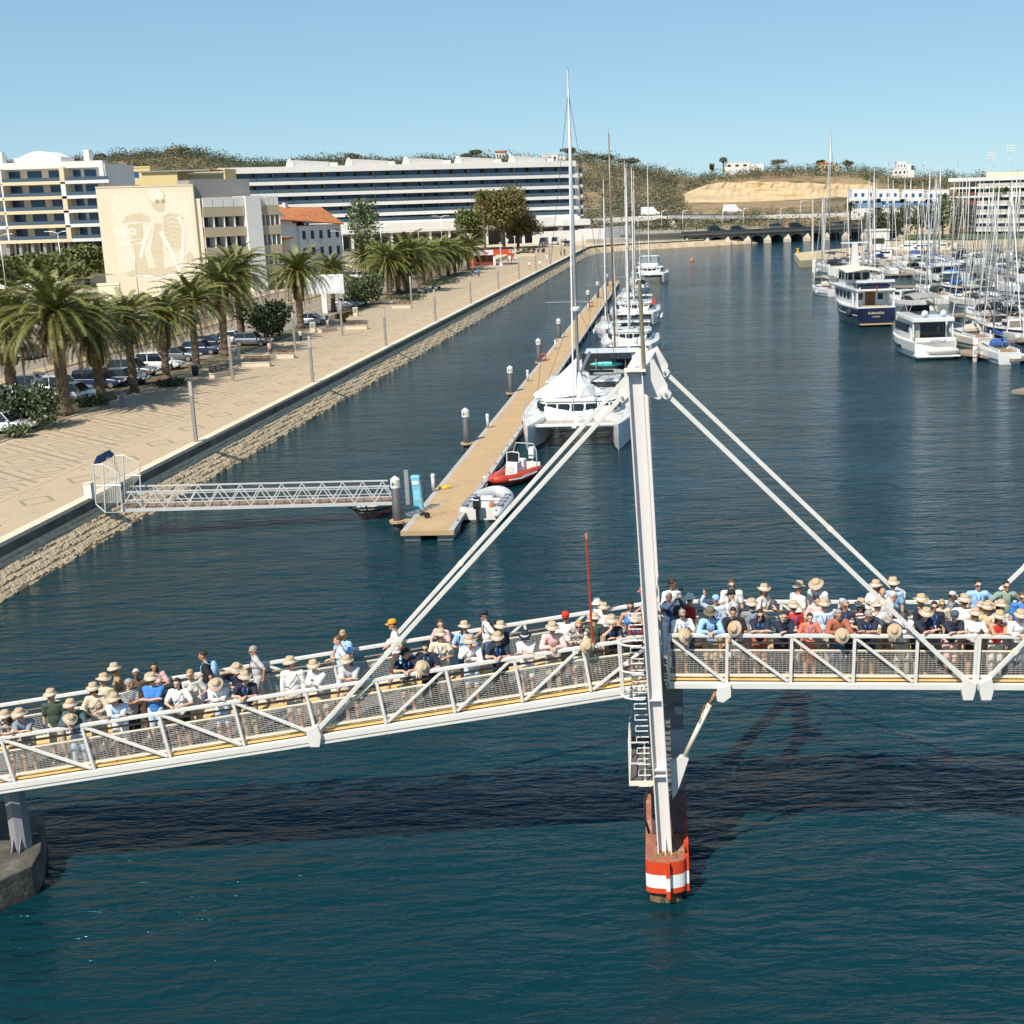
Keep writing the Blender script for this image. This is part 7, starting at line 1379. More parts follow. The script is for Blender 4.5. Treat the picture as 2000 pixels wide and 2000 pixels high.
mur=MBd.box('mural',P1,mxp(222),mxp(372),-.012,-.002,mz(532),mz(378))
def mpoly(pts,mat,y,w=None,name='mural_shape'):
    # pts in pixels of zoomed photograph (250 + y/3.45)
    q=[V(mxp(x/3.45),y,mz(250+yy/3.45)) for x,yy in pts]
    m=MB()
    if w: m.path(q,w,5)
    else: m.slab(q,(0,-1,0),.006)
    if w: m.v=[(a,y+(b-y)*.05,c) for a,b,c in m.v]
    return m.part(name,mat,mur)
def circ(cx,cy,rx,ry,n=18): return [(cx+rx*math.cos(2*PI*i/n),cy+ry*math.sin(2*PI*i/n)) for i in range(n)]
mpoly(circ(1060,465,58,62),P2,-.02,name='skull'); mpoly(circ(1055,455,50,50),P3,-.028,name='skull_highlight'); mpoly([(1020,500),(1105,500),(1100,560),(1065,572),(1030,545)],P2,-.03,name='jaw')
for cx in (1062,1098): mpoly(circ(cx,498,15,15,12),M('mural_dark',(.45,.34,.20),.85),-.036,name='eye_socket')
for k in range(8):
    y=600+k*30; mpoly([(1085,y+10),(1130,y-14),(1180,y-2),(1215-k*2,y+22)],P2,-.03,.26,'rib'); 
mpoly([(1190,600),(1215,690),(1200,800),(1175,960)],P3,-.036,.30,'arm_bone'); mpoly([(1060,700),(1110,820),(1160,980)],P3,-.034,.34,'arm_bone'); mpoly([(1000,680),(940,800),(915,880)],P3,-.034,.30,'arm_bone')
mpoly([(820,640),(850,590),(900,578),(960,575),(1000,600),(1005,630),(940,628),(880,625)],P2,-.026,name='shoulder_fold'); mpoly([(850,650),(950,640),(945,740),(870,745)],P2,-.03,name='old_camera'); mpoly(circ(880,695,26,26),P3,-.034,name='camera_lens'); mpoly(circ(880,695,10,10),P2,-.04,name='lens_ring'); mpoly(circ(815,700,40,42,10),P3,-.022,name='flower')
mpoly([(1030,640),(1075,650),(1060,960),(1010,980),(985,820)],P2,-.018,name='spine_shade'); mpoly([(860,760),(930,750),(960,960),(880,980)],P2,-.016,name='drape'); mpoly(circ(1235,895,28,45),P2,-.022,name='shell'); mpoly(circ(1115,965,40,24),P2,-.03,name='coil'); mpoly([(800,980),(900,940),(1200,960),(1230,985),(1000,1010),(830,1000)],P2,-.014,name='ground_shade')
mpoly([(1080,640),(1150,650),(1190,720),(1180,830),(1120,860),(1080,760)],M('mural_wash_mid',(.71,.62,.45),.85),-.016,name='rib_cage_shade')
# flank wing of the mural building with stair panel and balconies
pl3=Vector((pr.x,pr.y+.2,0)); pr3=PY(548,440,240.); WG=Bld('flank_wing','long tan flank wing with recessed balconies beside mural wall',pl3,pr3,zb=2.,cat='building'); Wg=WG.W; ztw=zt2-2.2
WG.box('core',TANW,0,Wg,1.6,9,0,ztw-.2); 
for k in range(4):
    z1=ztw-1.4-k*3.35
    for xa,xb in ((.3,Wg*.545),(Wg*.75,Wg)):
        WG.box('spandrel',TANW,xa,xb,0,1.6,z1-1.6,z1); WG.box('recess_back',SHADEW,xa,xb,1.5,1.62,z1-3.35,z1-1.6)  # recess back: balcony shade painted in as a blue-grey wall colour
        n=4 if xa<1 else 4
        for j in range(n+1): WG.box('fin',WALLW,xa+(xb-xa)*j/n-.06,xa+(xb-xa)*j/n+.06,.05,1.55,z1-3.35,z1-1.6)
        for j in range(n): pane(WG,xa+(xb-xa)*(j+.55)/n,z1-2.4,(xb-xa)/n*.4,1.5,1.45,DARKW)
    if z1<4: break
for xa,xb in ((.3,Wg*.545),(Wg*.75,Wg)):
    n=4
    for j in range(n): WG.box('roof_screen',WALLW,xa+(xb-xa)*j/n+.1,xa+(xb-xa)*(j+1)/n-.1,-.02,.25,ztw-1.38,ztw+.2)
WG.box('stair_tower',WALLW,Wg*.55,Wg*.745,-.5,4,0,ztw+.3); WG.box('roof_screen_wall',GREYW,.5,Wg*.8,4.5,9,ztw-.2,ztw+3.2)
# yellow block and brown block behind
def simple(name,label,px0,px1,pyt,Y,depth,mat,zb=2.,wins=None,cat='building',rot=0.,winmat=None):
    a=PY(px0,400,Y); b=PY(px1,400,Y+rot); q=Bld(name,label,a,b,cat,zb); zt=Zof((px0+px1)/2,pyt,Y)-zb; q.box('wall',mat,0,q.W,0,depth,0,zt); q.box('parapet',mat,-.1,q.W+.1,-.1,depth,zt,zt+.35); q.zt=zt
    if wins:
        cols,rows,wf,hf,z0=wins
        for r in range(rows):
            for c in range(cols): pane(q,q.W*(c+.5)/cols,zt-z0-r*3.1,q.W/cols*wf,hf,-.02,winmat)
    return q
q=simple('yellow_block','plain pale yellow stair block behind the mural wall',284,352,340,245,6,WALLY); q.box('roof_slab',GREYW,-.4,q.W+6,-.4,8,q.zt+.36,q.zt+.6)
q=simple('olive_block','shaded olive block with small windows behind mural building',352,442,340,252,6,TANW,wins=(3,1,.3,1.1,2.2),rot=8)
q=simple('beige_flats','beige flats with loggias on the slope behind apartments',228,300,328,330,10,WALLY,wins=(4,3,.5,1.4,1.6)); 
q=simple('beige_flats','beige flats with dark loggias behind the olive block',385,445,333,330,10,WALLY,wins=(4,3,.5,1.4,1.6))
q=simple('low_cream_wall','low cream garden wall left of the mural',172,214,558,222,.6,MURW)
# --- white house with orange roof
pl4=PY(545,450,266); pr4=PY(651,450,280); HO=Bld('white_house','white gabled house with orange tiled roof between flank wing and hotel',pl4,pr4,'house',2.); zh=Zof(600,436,275)-2.; zr_=Zof(590,408,275)-2.; Wh=HO.W; fr_=Wh*.22
gb=MB(); gb.add([V(0,0,0),V(fr_,-2,0),V(fr_,-2,zh-.5),V(0,0,zr_+.3),V(-6,4,zh),V(-6,4,0)],[(0,1,2,3),(0,3,4,5)]); 
HO.box('front_wall',WALLW,fr_,Wh,-2,8,0,zh-.4); HO.box('side_block',WALLW,-7,fr_+.05,-1.5,9,0,zh-.4)
m=MB(); m.slab([V(-7,-1.52,zh-.4),V(fr_,-1.52,zh-.4),V(fr_*.3-3.5,-1.52,zr_+.6)],(0,1,0),.3); m.part('gable',WALLW,HO.E)
m=MB(); m.hexa([V(-2.2,-2.6,zh+.9),V(Wh+.4,-2.6,zh-.55),V(Wh+.4,3,zr_),V(-3.4,3,zr_+.6)]+[V(-2.2,-2.6,zh+1.1),V(Wh+.4,-2.6,zh-.35),V(Wh+.4,3,zr_+.2),V(-3.4,3,zr_+.8)]); rf=m.part('roof',ROOFT,HO.E); m=MB(); m.hexa([V(-3.4,3,zr_+.58),V(Wh+.4,3,zr_-.02),V(Wh+.4,9,zh-.4),V(-3.4,9,zh)]+[V(-3.4,3,zr_+.78),V(Wh+.4,3,zr_+.18),V(Wh+.4,9,zh-.2),V(-3.4,9,zh+.2)]); m.part('rear_roof',ROOFT,HO.E)
for x in (2.,5.): m=MB(); m.b2(x,x+.8,2.4,3.2,zr_-.3,zr_+1.3); m.part('chimney',WALLW,rf)
for r in range(3):
    for c in range(5): pane(HO,fr_+(Wh-fr_)*(c+.5)/5,zh-2.2-r*3.3,.9,1.6,-2.04,DARKW)
for c in (1.,3.): HO.box('air_conditioner',GEL,fr_+c*2,fr_+c*2+1.,-2.5,-2.05,zh-3.9,zh-3.1)
q=simple('small_orange_roof_house','low house with orange eaves in front of white gable',522,548,472,250,5,WALLC); q.box('roof',ROOFT,-.5,q.W+.6,-.6,5.5,q.zt+.36,q.zt+.7)
# --- long white hotel
yl,yr=398.,440.
pl5=PY(438,420,yl); pr5=PY(1124,420,yr); HT=Bld('long_hotel','long white hotel with continuous balcony bands and dark blue glazing','x' and pl5,pr5,'hotel',2.); WH=HT.W
def hz(y,t=.5): return PY(lerp(438,1124,t),y,lerp(yl,yr,t)).z-2.
# band levels from the photograph at mid length
rows=[(331,349.5),(355,371.5),(376.5,393),(398.5,414),(420,431)]
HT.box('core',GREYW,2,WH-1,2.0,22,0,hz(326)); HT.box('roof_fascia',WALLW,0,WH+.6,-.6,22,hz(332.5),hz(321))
for k,(ya,yb) in enumerate(rows):
    za,zb=hz(yb+6.),hz(yb-.5); x0=(0 if k==0 else 0); sl=HT.box('balcony_slab',WALLW,x0,WH+.3,-.8,3.2,za,zb)
    zt_=hz(ya); nb=22
    for c in range(nb):
        xa=WH*c/nb; wd=WH/nb
        pane(HT,xa+wd*.41,(zb+zt_)/2,wd*.78,zt_-zb-.05,1.94,None,None,'window'); pane(HT,xa+wd*.9,(zb+zt_)/2,wd*.17,zt_-zb-.05,1.92,DARKW,None,'window')
        HT.box('partition',GREYW if c%3==0 else M('dark_partition',(.10,.10,.105),.6),xa-.09,xa+.09,.3,1.9,zb,zt_) if c else None
        pane(HT,xa+wd*.5,zb+.55,wd*.97,1.0,-.72,RAILG,sl,'balustrade')
HT.box('podium_band',WALLW,WH*.20,WH*1.0,-4.,3,hz(450),hz(434)); HT.box('podium_band_low',WALLW,WH*.2,WH*.98,-4.2,3,hz(453.),hz(450.4))
for c in range(15): HT.box('podium_column',WALLW,WH*(.22+c*.055)-.35,WH*(.22+c*.055)+.35,-3.6,-2.9,0,hz(453))
for c in range(14): pane(HT,WH*(.2475+c*.055),hz(453)/2-.3,WH*.048,hz(453)-1.,.2,DARKW,None,'ground_window')
HT.box('podium_back',GREYW,WH*.2,WH*.98,.25,2.,0,hz(450))
for i,t in enumerate((.20,.36,.52,.67,.83)):
    xa=WH*(t-.015); r=2.3; m=MB(); n=10; m.rings([[V(xa+.0,y,hz(321)) for y in (2,2.6)]+[V(xa,2.3,hz(321))]]*2) if False else m.slab([V(xa-1.2+2.4*k/n,1.,hz(321)+r*math.sin(PI*k/n)) for k in range(n+1)],(0,1,0),.8); m.part('roof_shell',WALLW,HT.E); m=MB(); m.rings([[V(xa+1.2,2+5*math.sin(0)+y,hz(321)+z) for y,z in ((0,0),(0,1.9),(3,1.7),(3,0))],[V(xa+12.,2+y,hz(321)+z) for y,z in ((0,0),(0,1.2),(3,1.1),(3,0))]]); m.part('roof_pergola',M('pergola_grey',(.55,.53,.50),.7),HT.E)
    HT.box('roof_unit',WALLW,WH*(t+.09),WH*(t+.115),2,5,hz(321),hz(321)+1.)
HT.box('grey_end',GREYW,-6,1.5,.5,8,hz(349),hz(332)); HT.box('white_step',WALLW,-3,3,-.2,8,hz(372),hz(350))
# right return wall with balconies
for k,(ya,yb) in enumerate(rows): HT.box('end_balcony',WALLW,WH+.5,WH+3.2,1,20,hz(yb+4)-.0,hz(yb-2)); 
HT.box('end_wall',WALLW,WH+.3,WH+1.6,.5,21,0,hz(327))
for k,(ya,yb) in enumerate(rows): pane(HT,WH+2.6,hz((ya+yb)/2),1.0,1.6,.9,DARKW)
HT.box('annex',WALLW,WH*.93,WH+1.5,-9,-4.1,hz(452),hz(440)); HT.box('annex_wall',GREYW,WH*.93+.3,WH+1.2,-8.5,-4.1,0,hz(452.2))
for c in range(3): pane(HT,WH*(.94+c*.022),hz(462),2.4,2.4,-8.55,DARKW)
# white wall along the bend, autumn trees, fan palm
m=MB(); a=[PZ(x,y,QZ) for x,y in ((1040,476),(1130,472),(1180,470),(1232,466),(1238,458))]
for i in range(4): m.hexa([a[i]+V(0,0,0),a[i+1],a[i+1]+V(0,.5,0),a[i]+V(0,.5,0)]+[v+V(0,0,3.6+i*.3) for v in (a[i],a[i+1],a[i+1]+V(0,.5,0),a[i]+V(0,.5,0))])
tag(m.part('white_boundary_wall',WALLW),'long white boundary wall between hotel plaza and old bridge','wall')
bush('plane_tree','big yellowing tree in front of the hotel',985,487,17,17.5,AUT,'tree',61,4.,None,12000,.36); bush('plane_tree','lower russet tree beside cafe terrace',1012,484,15,11,AUT,'tree',62,2.5,None,5000,.34); bush('green_tree','dark green tree beside the tall fan palm',925,487,12,12,TREEL,'tree',63,2.5,None,2500,.45)
p=PZ(948,494,QZ); E=thing('fan_palm','tall fan palm standing before the yellowing tree','palm tree',p); h=(494-378)/SC(p); m=MB(); m.path([V(0,0,0),V(.1,0,h*.5),V(-.2,0,h*.93)],[.35,.28,.25],8); m.part('trunk',BARK,E); v,f=frond_arrays(random.Random(9),3.2,46,-1.1,1.3,1.3,.8); link('crown',np_mesh('crown',v+np.array([-.2,0,h*.95]),f,PALML),E); v,f=blobs(64,[((-.2,0,h*.82),(1.1,1.1,1.6),200,.4)]); link('dead_skirt',np_mesh('dead_skirt',v,f,PALMD),E)
bush('slim_tree','slim grey green tree before the hotel podium',716,505,11,16,SAGEB,'tree',65,3,None,1500,.4); bush('street_tree','tall narrow tree behind the palms at flank wing',468,560,5,9.5,TREEL,'tree',66,3,None,900,.3); bush('araucaria','dark pointed young conifer beside white house',592,540,4.5,11.,BUSH,'tree',67,2,None,1300,.32)
# summit and hill houses
def villa(px0,px1,pyt,pyb,Y,label,mat=WALLW,roof=None):
    a=PY(px0,pyb,Y);b=PY(px1,pyb,Y); q=Bld('hill_villa',label,a,b,'house',a.z-3); zt=PY(px0,pyt,Y).z-a.z+3; q.box('wall',mat,0,q.W*.65,0,8,0,zt); q.box('wing',mat,q.W*.651,q.W,1,8,0,zt*.82)
    for c in range(3): pane(q,q.W*(.12+c*.2),zt-2.2,q.W*.09,1.6,-.02,DARKW)
    if roof: q.box('roof',roof,-.5,q.W*.66,-.6,8.5,zt,zt+.8)
    else: q.box('parapet',mat,-.2,q.W*.66,-.2,8.2,zt,zt+.4)
villa(326,366,293,300,835,'low cream house on the hill summit',WALLC,ROOFT); villa(968,998,297,306,835,'white villa with orange roof above hotel roof',WALLW,ROOFT); villa(1058,1108,302,316,820,'white terraced villa above the hotel end',WALLW); villa(1415,1492,318,333,1000,'long white villa beside the tall hill palm'); villa(1602,1640,320,330,1000,'pale villa with flat tiled roof among pines',WALLC,ROOFT); villa(1752,1780,317,332,880,'cubic white villa on the ridge'); villa(1745,1786,330,338,872,'lower terrace of the cubic villa',WALLW)
# white town houses below the quarry
for i in range(4): x=1664+i*49; q=simple('town_house','white cubic town house, %s of the terrace below quarry'%('first','second','third','last')[i],x,x+42,371+i*.5,560,9,WALLW,zb=3.,wins=(3,1,.45,1.6,2.)); q.box('terrace_block',WALLW,-2,q.W+2,-5,0,0,q.zt-3.2); [pane(q,q.W*(c+.5)/3,q.zt-5.,2.2,1.6,-5.03) for c in range(3)]
for i in range(3): m=MB(); a=PY(1672+i*62,418,520.); m.hexa([a+V(0,0,-.1),a+V(11,0,-.1),a+V(11,5,-.1),a+V(0,5,-.1),a+V(2,0,2.2),a+V(13,0,2.2),a+V(13,5,2.2),a+V(2,5,2.2)]) if False else m.box(a+V(5,2,3.),(11,5,.15),m=Matrix.Rotation(.35,3,'X')); tag(m.part('solar_canopy',M('blue_canopy',(.14,.19,.28),.4)),'sloping blue roof panel below the town houses, '+('left one','middle one','right one')[i],'canopy') if False else tag(m.part('solar_canopy',MATS.get('blue_canopy') or M('blue_canopy',(.14,.19,.28),.4)),'sloping blue canopy roof before the %s town house'%('first','second','last')[i],'canopy','blue canopies')
# brown and white apartment block at the right
Y6=415.; pl6=PY(1855,455,Y6); pr6=PY(2080,455,Y6-22); AP=Bld('marina_apartments','white apartment block with brown timber corner overlooking the marina',pl6,pr6,'building',2.); Wa=AP.W
def az(y): return PY(1930,y,Y6-8).z-2.
AP.box('core',GREYW,2,Wa,3,16,0,az(352)); lv=(365,382.5,399,416,433,449)
br=(PY(1925,400,Y6-7).x-pl6.x)
for k,y in enumerate(lv):
    z=az(y); AP.box('balcony_slab',WALLW,br if k>1 else 0,Wa,-.8,3,z-.45,z+.1); nb=8
    for c in range(nb): xa=lerp(br,Wa,c/nb); pane(AP,xa+(Wa-br)/nb*.5,z+1.6,(Wa-br)/nb*.7,2.2,2.9); pane(AP,xa+(Wa-br)/nb*.5,z+.6,(Wa-br)/nb*.96,.9,-.75,M('pale_balustrade',(.55,.50,.45),.5),None,'balustrade')
    if 1<=k<=5: AP.box('timber_band',BROWNW,0,br-.2,-.6,3,az(y+ (3 if k>1 else 5)),az(y-8)); [pane(AP,br*(c+.5)/3,az(y-11),br*.2,1.5,2.95,WALLW if c==1 else DARKW) for c in range(3)]
AP.box('roof_slab',WALLW,-.5,Wa,-1,16,az(353),az(346)); AP.box('penthouse',WALLC,9,Wa*.6,5,14,az(346),az(337))
bush('terrace_plants','green planting on the apartment terrace',0,0,16,2.2,TREEL,'shrub',70,0,None,500,.35,None,az(378)+2,3,AP.E.matrix_world@V(br+9,-.2,0))
# --- old road bridge with arches, and the modern bridge behind
A0=PZ(1340,481,0);A1=PZ(1760,462,0); ab=(Vector((A1.x-A0.x,A1.y-A0.y,0))); AL=ab.length; ab.normalize(); an=V(ab.y,-ab.x,0); OB=thing('arched_bridge','old low stone bridge with round arches across the channel','bridge',A0,math.atan2(ab.y,ab.x)); ARCH=M('shaded_bridge_stone',(.34,.31,.27),.9,var=.2,scale=.3,bump=.3,bs=2)  # stone of the face greyed: its shade is put into the colour
zdk=PY(1500,449,A0.lerp(A1,.38).y).z; n=11; step=AL/n; m=MB()
for k in range(n):
    c=step*(k+.5); r=step*.36; zs_=.4; prof=[(c-step/2,0-1),(c-r,-1)]+[(c-r*math.cos(PI*i/10),zs_+min(r*.78,zdk-1.3)*math.sin(PI*i/10)) for i in range(11)]+[(c+r,-1),(c+step/2,-1),(c+step/2,zdk-.75),(c-step/2,zdk-.75)]
    q=MB(); q.slab([V(x,0,z) for x,z in prof],(0,1,0),9); q.part('arch',ARCH,OB); 
    q=MB(); x=c-step/2; q.rings([[V(x-1.3,-.1,-1),V(x,-2.8,-1),V(x+1.3,-.1,-1)],[V(x-1.3,-.1,1.0),V(x,-2.8,1.0),V(x+1.3,-.1,1.0)],[V(x-.3,-.1,2.9),V(x,-.4,2.9),V(x+.3,-.1,2.9)]]); q.part('cutwater',M('sunlit_cutwater',(.50,.43,.34),.9,var=.15),OB)  # paler copy of the bridge stone, sunlight painted onto the cutwaters
q=MB(); q.b2(-18,AL+20,-1.3,10,zdk-.74,zdk); q.part('deck',M('dark_bridge_deck',(.10,.10,.095),.8),OB); q=MB(); q.b2(-2,AL+20,-1.35,-1.25,zdk,zdk+.55); q.part('parapet_rail',M('dark_parapet',(.055,.06,.06),.6),OB); q=MB(); q.b2(-30,-1,-.8,8,zdk-4,zdk-.76); q.part('abutment',CONC,OB); q=MB(); q.b2(-22,-2,-3.5,-.9,1.0,1.8); q.part('landing',CONC,OB)
for x,k,c,lb in ((1398,'suv','black','dark pickup with white canopy crossing the arched bridge'),(1440,'hatch','black','black car on the arched bridge'),(1515,'suv','grey','grey car on the arched bridge'),(1558,'suv','black','dark car at the middle of the arched bridge'),(1640,'hatch','grey','grey hatchback on the arched bridge beyond mast'),(1250,'suv','black','dark car waiting by the boundary wall')): pass
BRC=[(1398,'suv','black','dark pickup crossing the arched bridge'),(1440,'hatch','black','black hatchback on arched bridge'),(1518,'suv','grey','grey car on the arched bridge'),(1556,'suv','black','black car following on arched bridge'),(1640,'hatch','grey','grey hatchback on the arched bridge beyond the mast')]
cpb={k:car_proto(k) for k in('hatch','suv','van')}
for x,k,c,lb in BRC:
    p=PP(x,447,A0-an*3,an); dup(cpb[k],(p.x,p.y,zdk),math.atan2(ab.y,ab.x),lb,'cars on the old bridge',1.15,{q:CARS[c] for q in('body','roof','pillar','wing_mirror')})
# modern bridge
Yb=560.; MBR=thing('concrete_bridge','modern pale concrete road bridge on leaning piers behind the old bridge','bridge',PY(1290,430,Yb)); ml=PY(1292,424,Yb); mr_=PY(1476,424,Yb+30)
m=MB(); m.bar(ml,mr_,10,1.3); m.part('deck',M('pale_concrete',(.60,.58,.54),.8),MBR,world=True); m=MB(); m.bar(ml+V(0,-5.2,.9),mr_+V(0,-5.2,.9),.3,.7); m.part('parapet',M('blue_green_rail',(.06,.12,.15),.5),MBR,world=True)
for x0,x1 in ((1300,1310),(1342,1351),(1424,1432),(1470,1476)):
    m=MB(); t=(x0-1292)/184; a=ml.lerp(mr_,t); m.hexa([V(a.x+3,a.y-4,1),V(a.x+6,a.y-4,1),V(a.x+6,a.y+4,1),V(a.x+3,a.y+4,1),V(a.x,a.y-4,a.z-.6),V(a.x+2.4,a.y-4,a.z-.6),V(a.x+2.4,a.y+4,a.z-.6),V(a.x,a.y+4,a.z-.6)]); m.part('pier',MATS['pale_concrete'],MBR,world=True)
m=MB(); a=ml+V(-28,-6,-2); m.hexa([a,ml+V(0,-5.5,-.7),ml+V(0,5,-.7),a+V(0,11,0),a+V(0,0,2.2),ml+V(0,-5.5,.6),ml+V(0,5,.6),a+V(0,11,2.2)]); m.part('ramp',MATS['pale_concrete'],MBR,world=True)
m=MB(); b_=mr_+V(60,10,-.5); m.hexa([mr_+V(0,-5,-.7),b_+V(0,-5,-1),b_+V(0,5,-1),mr_+V(0,5,-.7),mr_+V(0,-5,.6),b_+V(0,-5,.8),b_+V(0,5,.8),mr_+V(0,5,.6)]); m.part('approach_wall',MATS['pale_concrete'],MBR,world=True)
for x,k,c,lb,zz in ((1430,'van','white','white lorry crossing the concrete bridge',0),(1270,'van','white','white van on the ramp to the concrete bridge',0)):
    p=PY(x,415,Yb+5); dup(cpb[k],(p.x,p.y,ml.z+.65),0,lb,'vehicles on the concrete bridge',1.5,{q:CARS[c] for q in('body','roof','pillar','wing_mirror','glasshouse')})
p=PZ(1262,440,2.); dup(cpb['van'],(p.x,p.y,2.),0,'white van parked below the bridge ramp','vehicles below the ramp',1.4,{q:CARS['white'] for q in('body','roof','pillar','wing_mirror')})
for e in cpb.values():
    for c in list(e.children_recursive): bpy.data.objects.remove(c)
    bpy.data.objects.remove(e)
m=MB(); m.add([PZ(x,y,1.3) for x,y in ((1180,462),(1240,457),(1330,450),(1760,444),(1760,426),(1180,434))],[(0,1,2,3,4,5)]); struct(m.part('marsh',M('green_marsh',(.15,.14,.05),1,var=.3,scale=.04,col2=(.07,.09,.03),thr=.52,s2=.03)))
for i,(x,y,t) in enumerate(((1293,457,414),(1334,457,414),(1412,455,410),(1452,453,410),(1524,449,409),(1563,449,395),(1247,458,425))):
    p=PY(x,y,A0.lerp(A1,min(1,max(0,(x-1340)/420))).y+4); h=(y-t)/SC(p); streetlight(x,y,h,'tall street light on the old bridge road, %s from the white wall'%('second','third','fourth','fifth','sixth','seventh','first')[i],1,1.3,2.,p.y,'street lights along the old bridge')
# wind turbines and floodlight masts on the skyline
TURB=M('hazed_white',(.55,.62,.70),.5)  # white toned to blue-grey, distance haze put into the colour
for i,(x,y,t) in enumerate(((1252,330,317),(1306,331,318),(1351,333,320),(1735,338,318),(1803,338,322),(1870,338,316),(1940,340,322))):
    Yt=3800.; p=PY(x,y+4,Yt); hub=PY(x,t,Yt).z-p.z; E=thing('wind_turbine','distant white wind turbine, %s along the ridge from the pines'%('first','second','third','fourth','fifth','sixth','seventh')[i],'wind turbine',p,0,'wind turbines on the horizon'); m=MB(); m.tube((0,0,-20),(0,0,hub),1.2,.8,n=8); m.part('tower',TURB,E); m=MB(); m.box((0,-1,hub),(3,6,3)); m.part('nacelle',TURB,E)
    for k in range(3): a=k*2.094+i*.7; m=MB(); m.bar(V(0,-4.5,hub),V(math.sin(a)*18,-4.5,hub+math.cos(a)*18),1.2,.4,up=(0,1,0)); m.part('blade',TURB,E)
for i,(x,b,t) in enumerate(((1934,345,303),(1971,345,288))):
    p=PY(x,b+8,700.); h=PY(x,t,700.).z-p.z; E=thing('floodlight_mast',('shorter','taller')[i]+' stadium floodlight mast behind the marina apartments','floodlight',p); m=MB(); m.tube((0,0,-8),(0,0,h),.45,.3,n=8); m.part('mast',TURB,E); m=MB()
    for r in range(3): m.bar(V(-2.1,0,h-2+r*1.3),V(2.1,0,h-2+r*1.3),.25,.2)
    m.part('lamp_rack',TURB,E)
    for r in range(3):
        for c in range(4): m=MB(); m.box((-1.8+c*1.2,-.4,h-1.7+r*1.3),(.7,.4,.7)); m.part('floodlamp',GEL,E)
# ================================================================ THE MARINA ON THE RIGHT
mq=MB(); sh=[PZ(x,y,1.5) for x,y in ((1551,494),(1563,509),(1640,503),(1700,494),(1830,489),(2060,480),(2300,470))]; bk_=[PZ(2300,452,1.5),PZ(1760,459,1.5),PZ(1735,471,1.5),PZ(1660,484,1.5)]
pts=sh+bk_; mq.rings([[V(p.x,p.y,-1) for p in pts],[V(p.x,p.y,1.5) for p in pts]],cap=(False,True)); struct(mq.part('marina_quay',M('marina_quay_stone',(.50,.40,.25),.9,var=.15,scale=.2)))
gr=MB(); gr.add([PZ(x,y,1.52) for x,y in ((1770,470),(1900,468),(2300,462),(2300,452),(1770,457))],[(0,1,2,3,4)]); struct(gr.part('lawn',M('marina_lawn',(.10,.13,.04),1,var=.3,scale=.2)))
q=MB(); a=PZ(1765,459,1.5);b=PZ(2300,447,1.5); q.bar(a+V(0,0,1.6),b+V(0,0,1.6),.5,3.2); tag(q.part('marina_wall',M('tan_marina_wall',(.56,.46,.31),.9,var=.1)),'long tan wall behind the marina lawn','wall')
for i,(x,y,w,h) in enumerate(((1700,468,7,8),(1725,470,6,10),(1750,466,8,9),(1790,468,7,10),(1815,466,9,11),(1840,465,8,12),(1868,470,10,13),(1890,470,7,10))): bush('shore_tree',('bushy shore tree behind the masts','slim shore tree','pale shore tree','shore tree by the lawn','dark shore tree by the lawn','tall shore tree beside apartments','spreading tree before the brown apartments','last shore tree before the apartments')[i]+(', %s from the old bridge'%('first','second','third','fourth','fifth','sixth','seventh','eighth')[i]),x,y,w,h,(TREEL,DARKG,OLIVE)[i%3],'tree',80+i,1.5,None,500,.4,'trees along the marina shore',1.5)
for i,(x,y,t) in enumerate(((1660,462,392),(1770,470,398),(1800,468,400),(1841,462,376),(1983,465,384))):
    p=PZ(x,y,1.5); h=(y-t)/SC(p); E=thing('shore_palm','slim fan palm on the marina shore, %s from the old bridge'%('first','second','third','fourth','fifth')[i],'palm tree',p,0,'fan palms on the marina shore'); m=MB(); m.tube((0,0,0),(0,0,h*.85),.3,.22,n=7); m.part('trunk',BARK,E); v,f=frond_arrays(random.Random(30+i),2.6,34,-1.,1.3,1.2,.9); link('crown',np_mesh('crown',v+np.array([0,0,h*.87]),f,PALML),E)
E=thing('harbour_office','small white harbour office hut on the marina quay','hut',PZ(1695,489,1.5)); m=MB(); m.b2(0,5,0,4,0,4.6); m.part('wall',WALLW,E); m=MB(); m.b2(-.3,5.3,-.3,4.3,4.6,4.9); m.part('roof',WALLW,E); m=MB(); m.b2(1,4,-.05,0,1.5,2.8); m.part('window',DARKW,E)
MPON=M('grey_marina_pontoon',(.26,.215,.16),.85,var=.15)
def finger(px0,py0,px1,py1,w,label):
    a=PZ(px0,py0,.45);b=PZ(px1,py1,.45); E=thing('marina_pontoon',label,'pontoon',V(a.x,a.y,0)); m=MB(); m.bar(a,b,w,.25); m.part('deck',MPON,E,world=True); d=(b-a).normalized(); n=int((b-a).length/6)
    for k in range(n): q=a+d*(k*6+1.5); m=MB(); m.box(V(q.x,q.y,-.05),(2,w*.8,.8),math.atan2(d.y,d.x)); m.part('float',MATS['float_concrete'],E,world=True)
finger(1750,622,2080,604,2.6,'weathered marina pontoon running behind the navy trawler'); finger(1588,541,2060,527,2.4,'weathered marina pontoon with a white pile at its head'); finger(1868,686,2000,702,2.6,'near pontoon head beside the lettered post'); finger(1880,668,2090,660,2.2,'marina pontoon behind the cream sloop'); finger(1660,561,2080,556,2.2,'marina pontoon in front of the stern on catamaran'); finger(1665,512,2060,503,2.,'far marina pontoon below the shore trees'); finger(1990,762,2080,770,2.5,'corner of a pontoon at the picture edge')
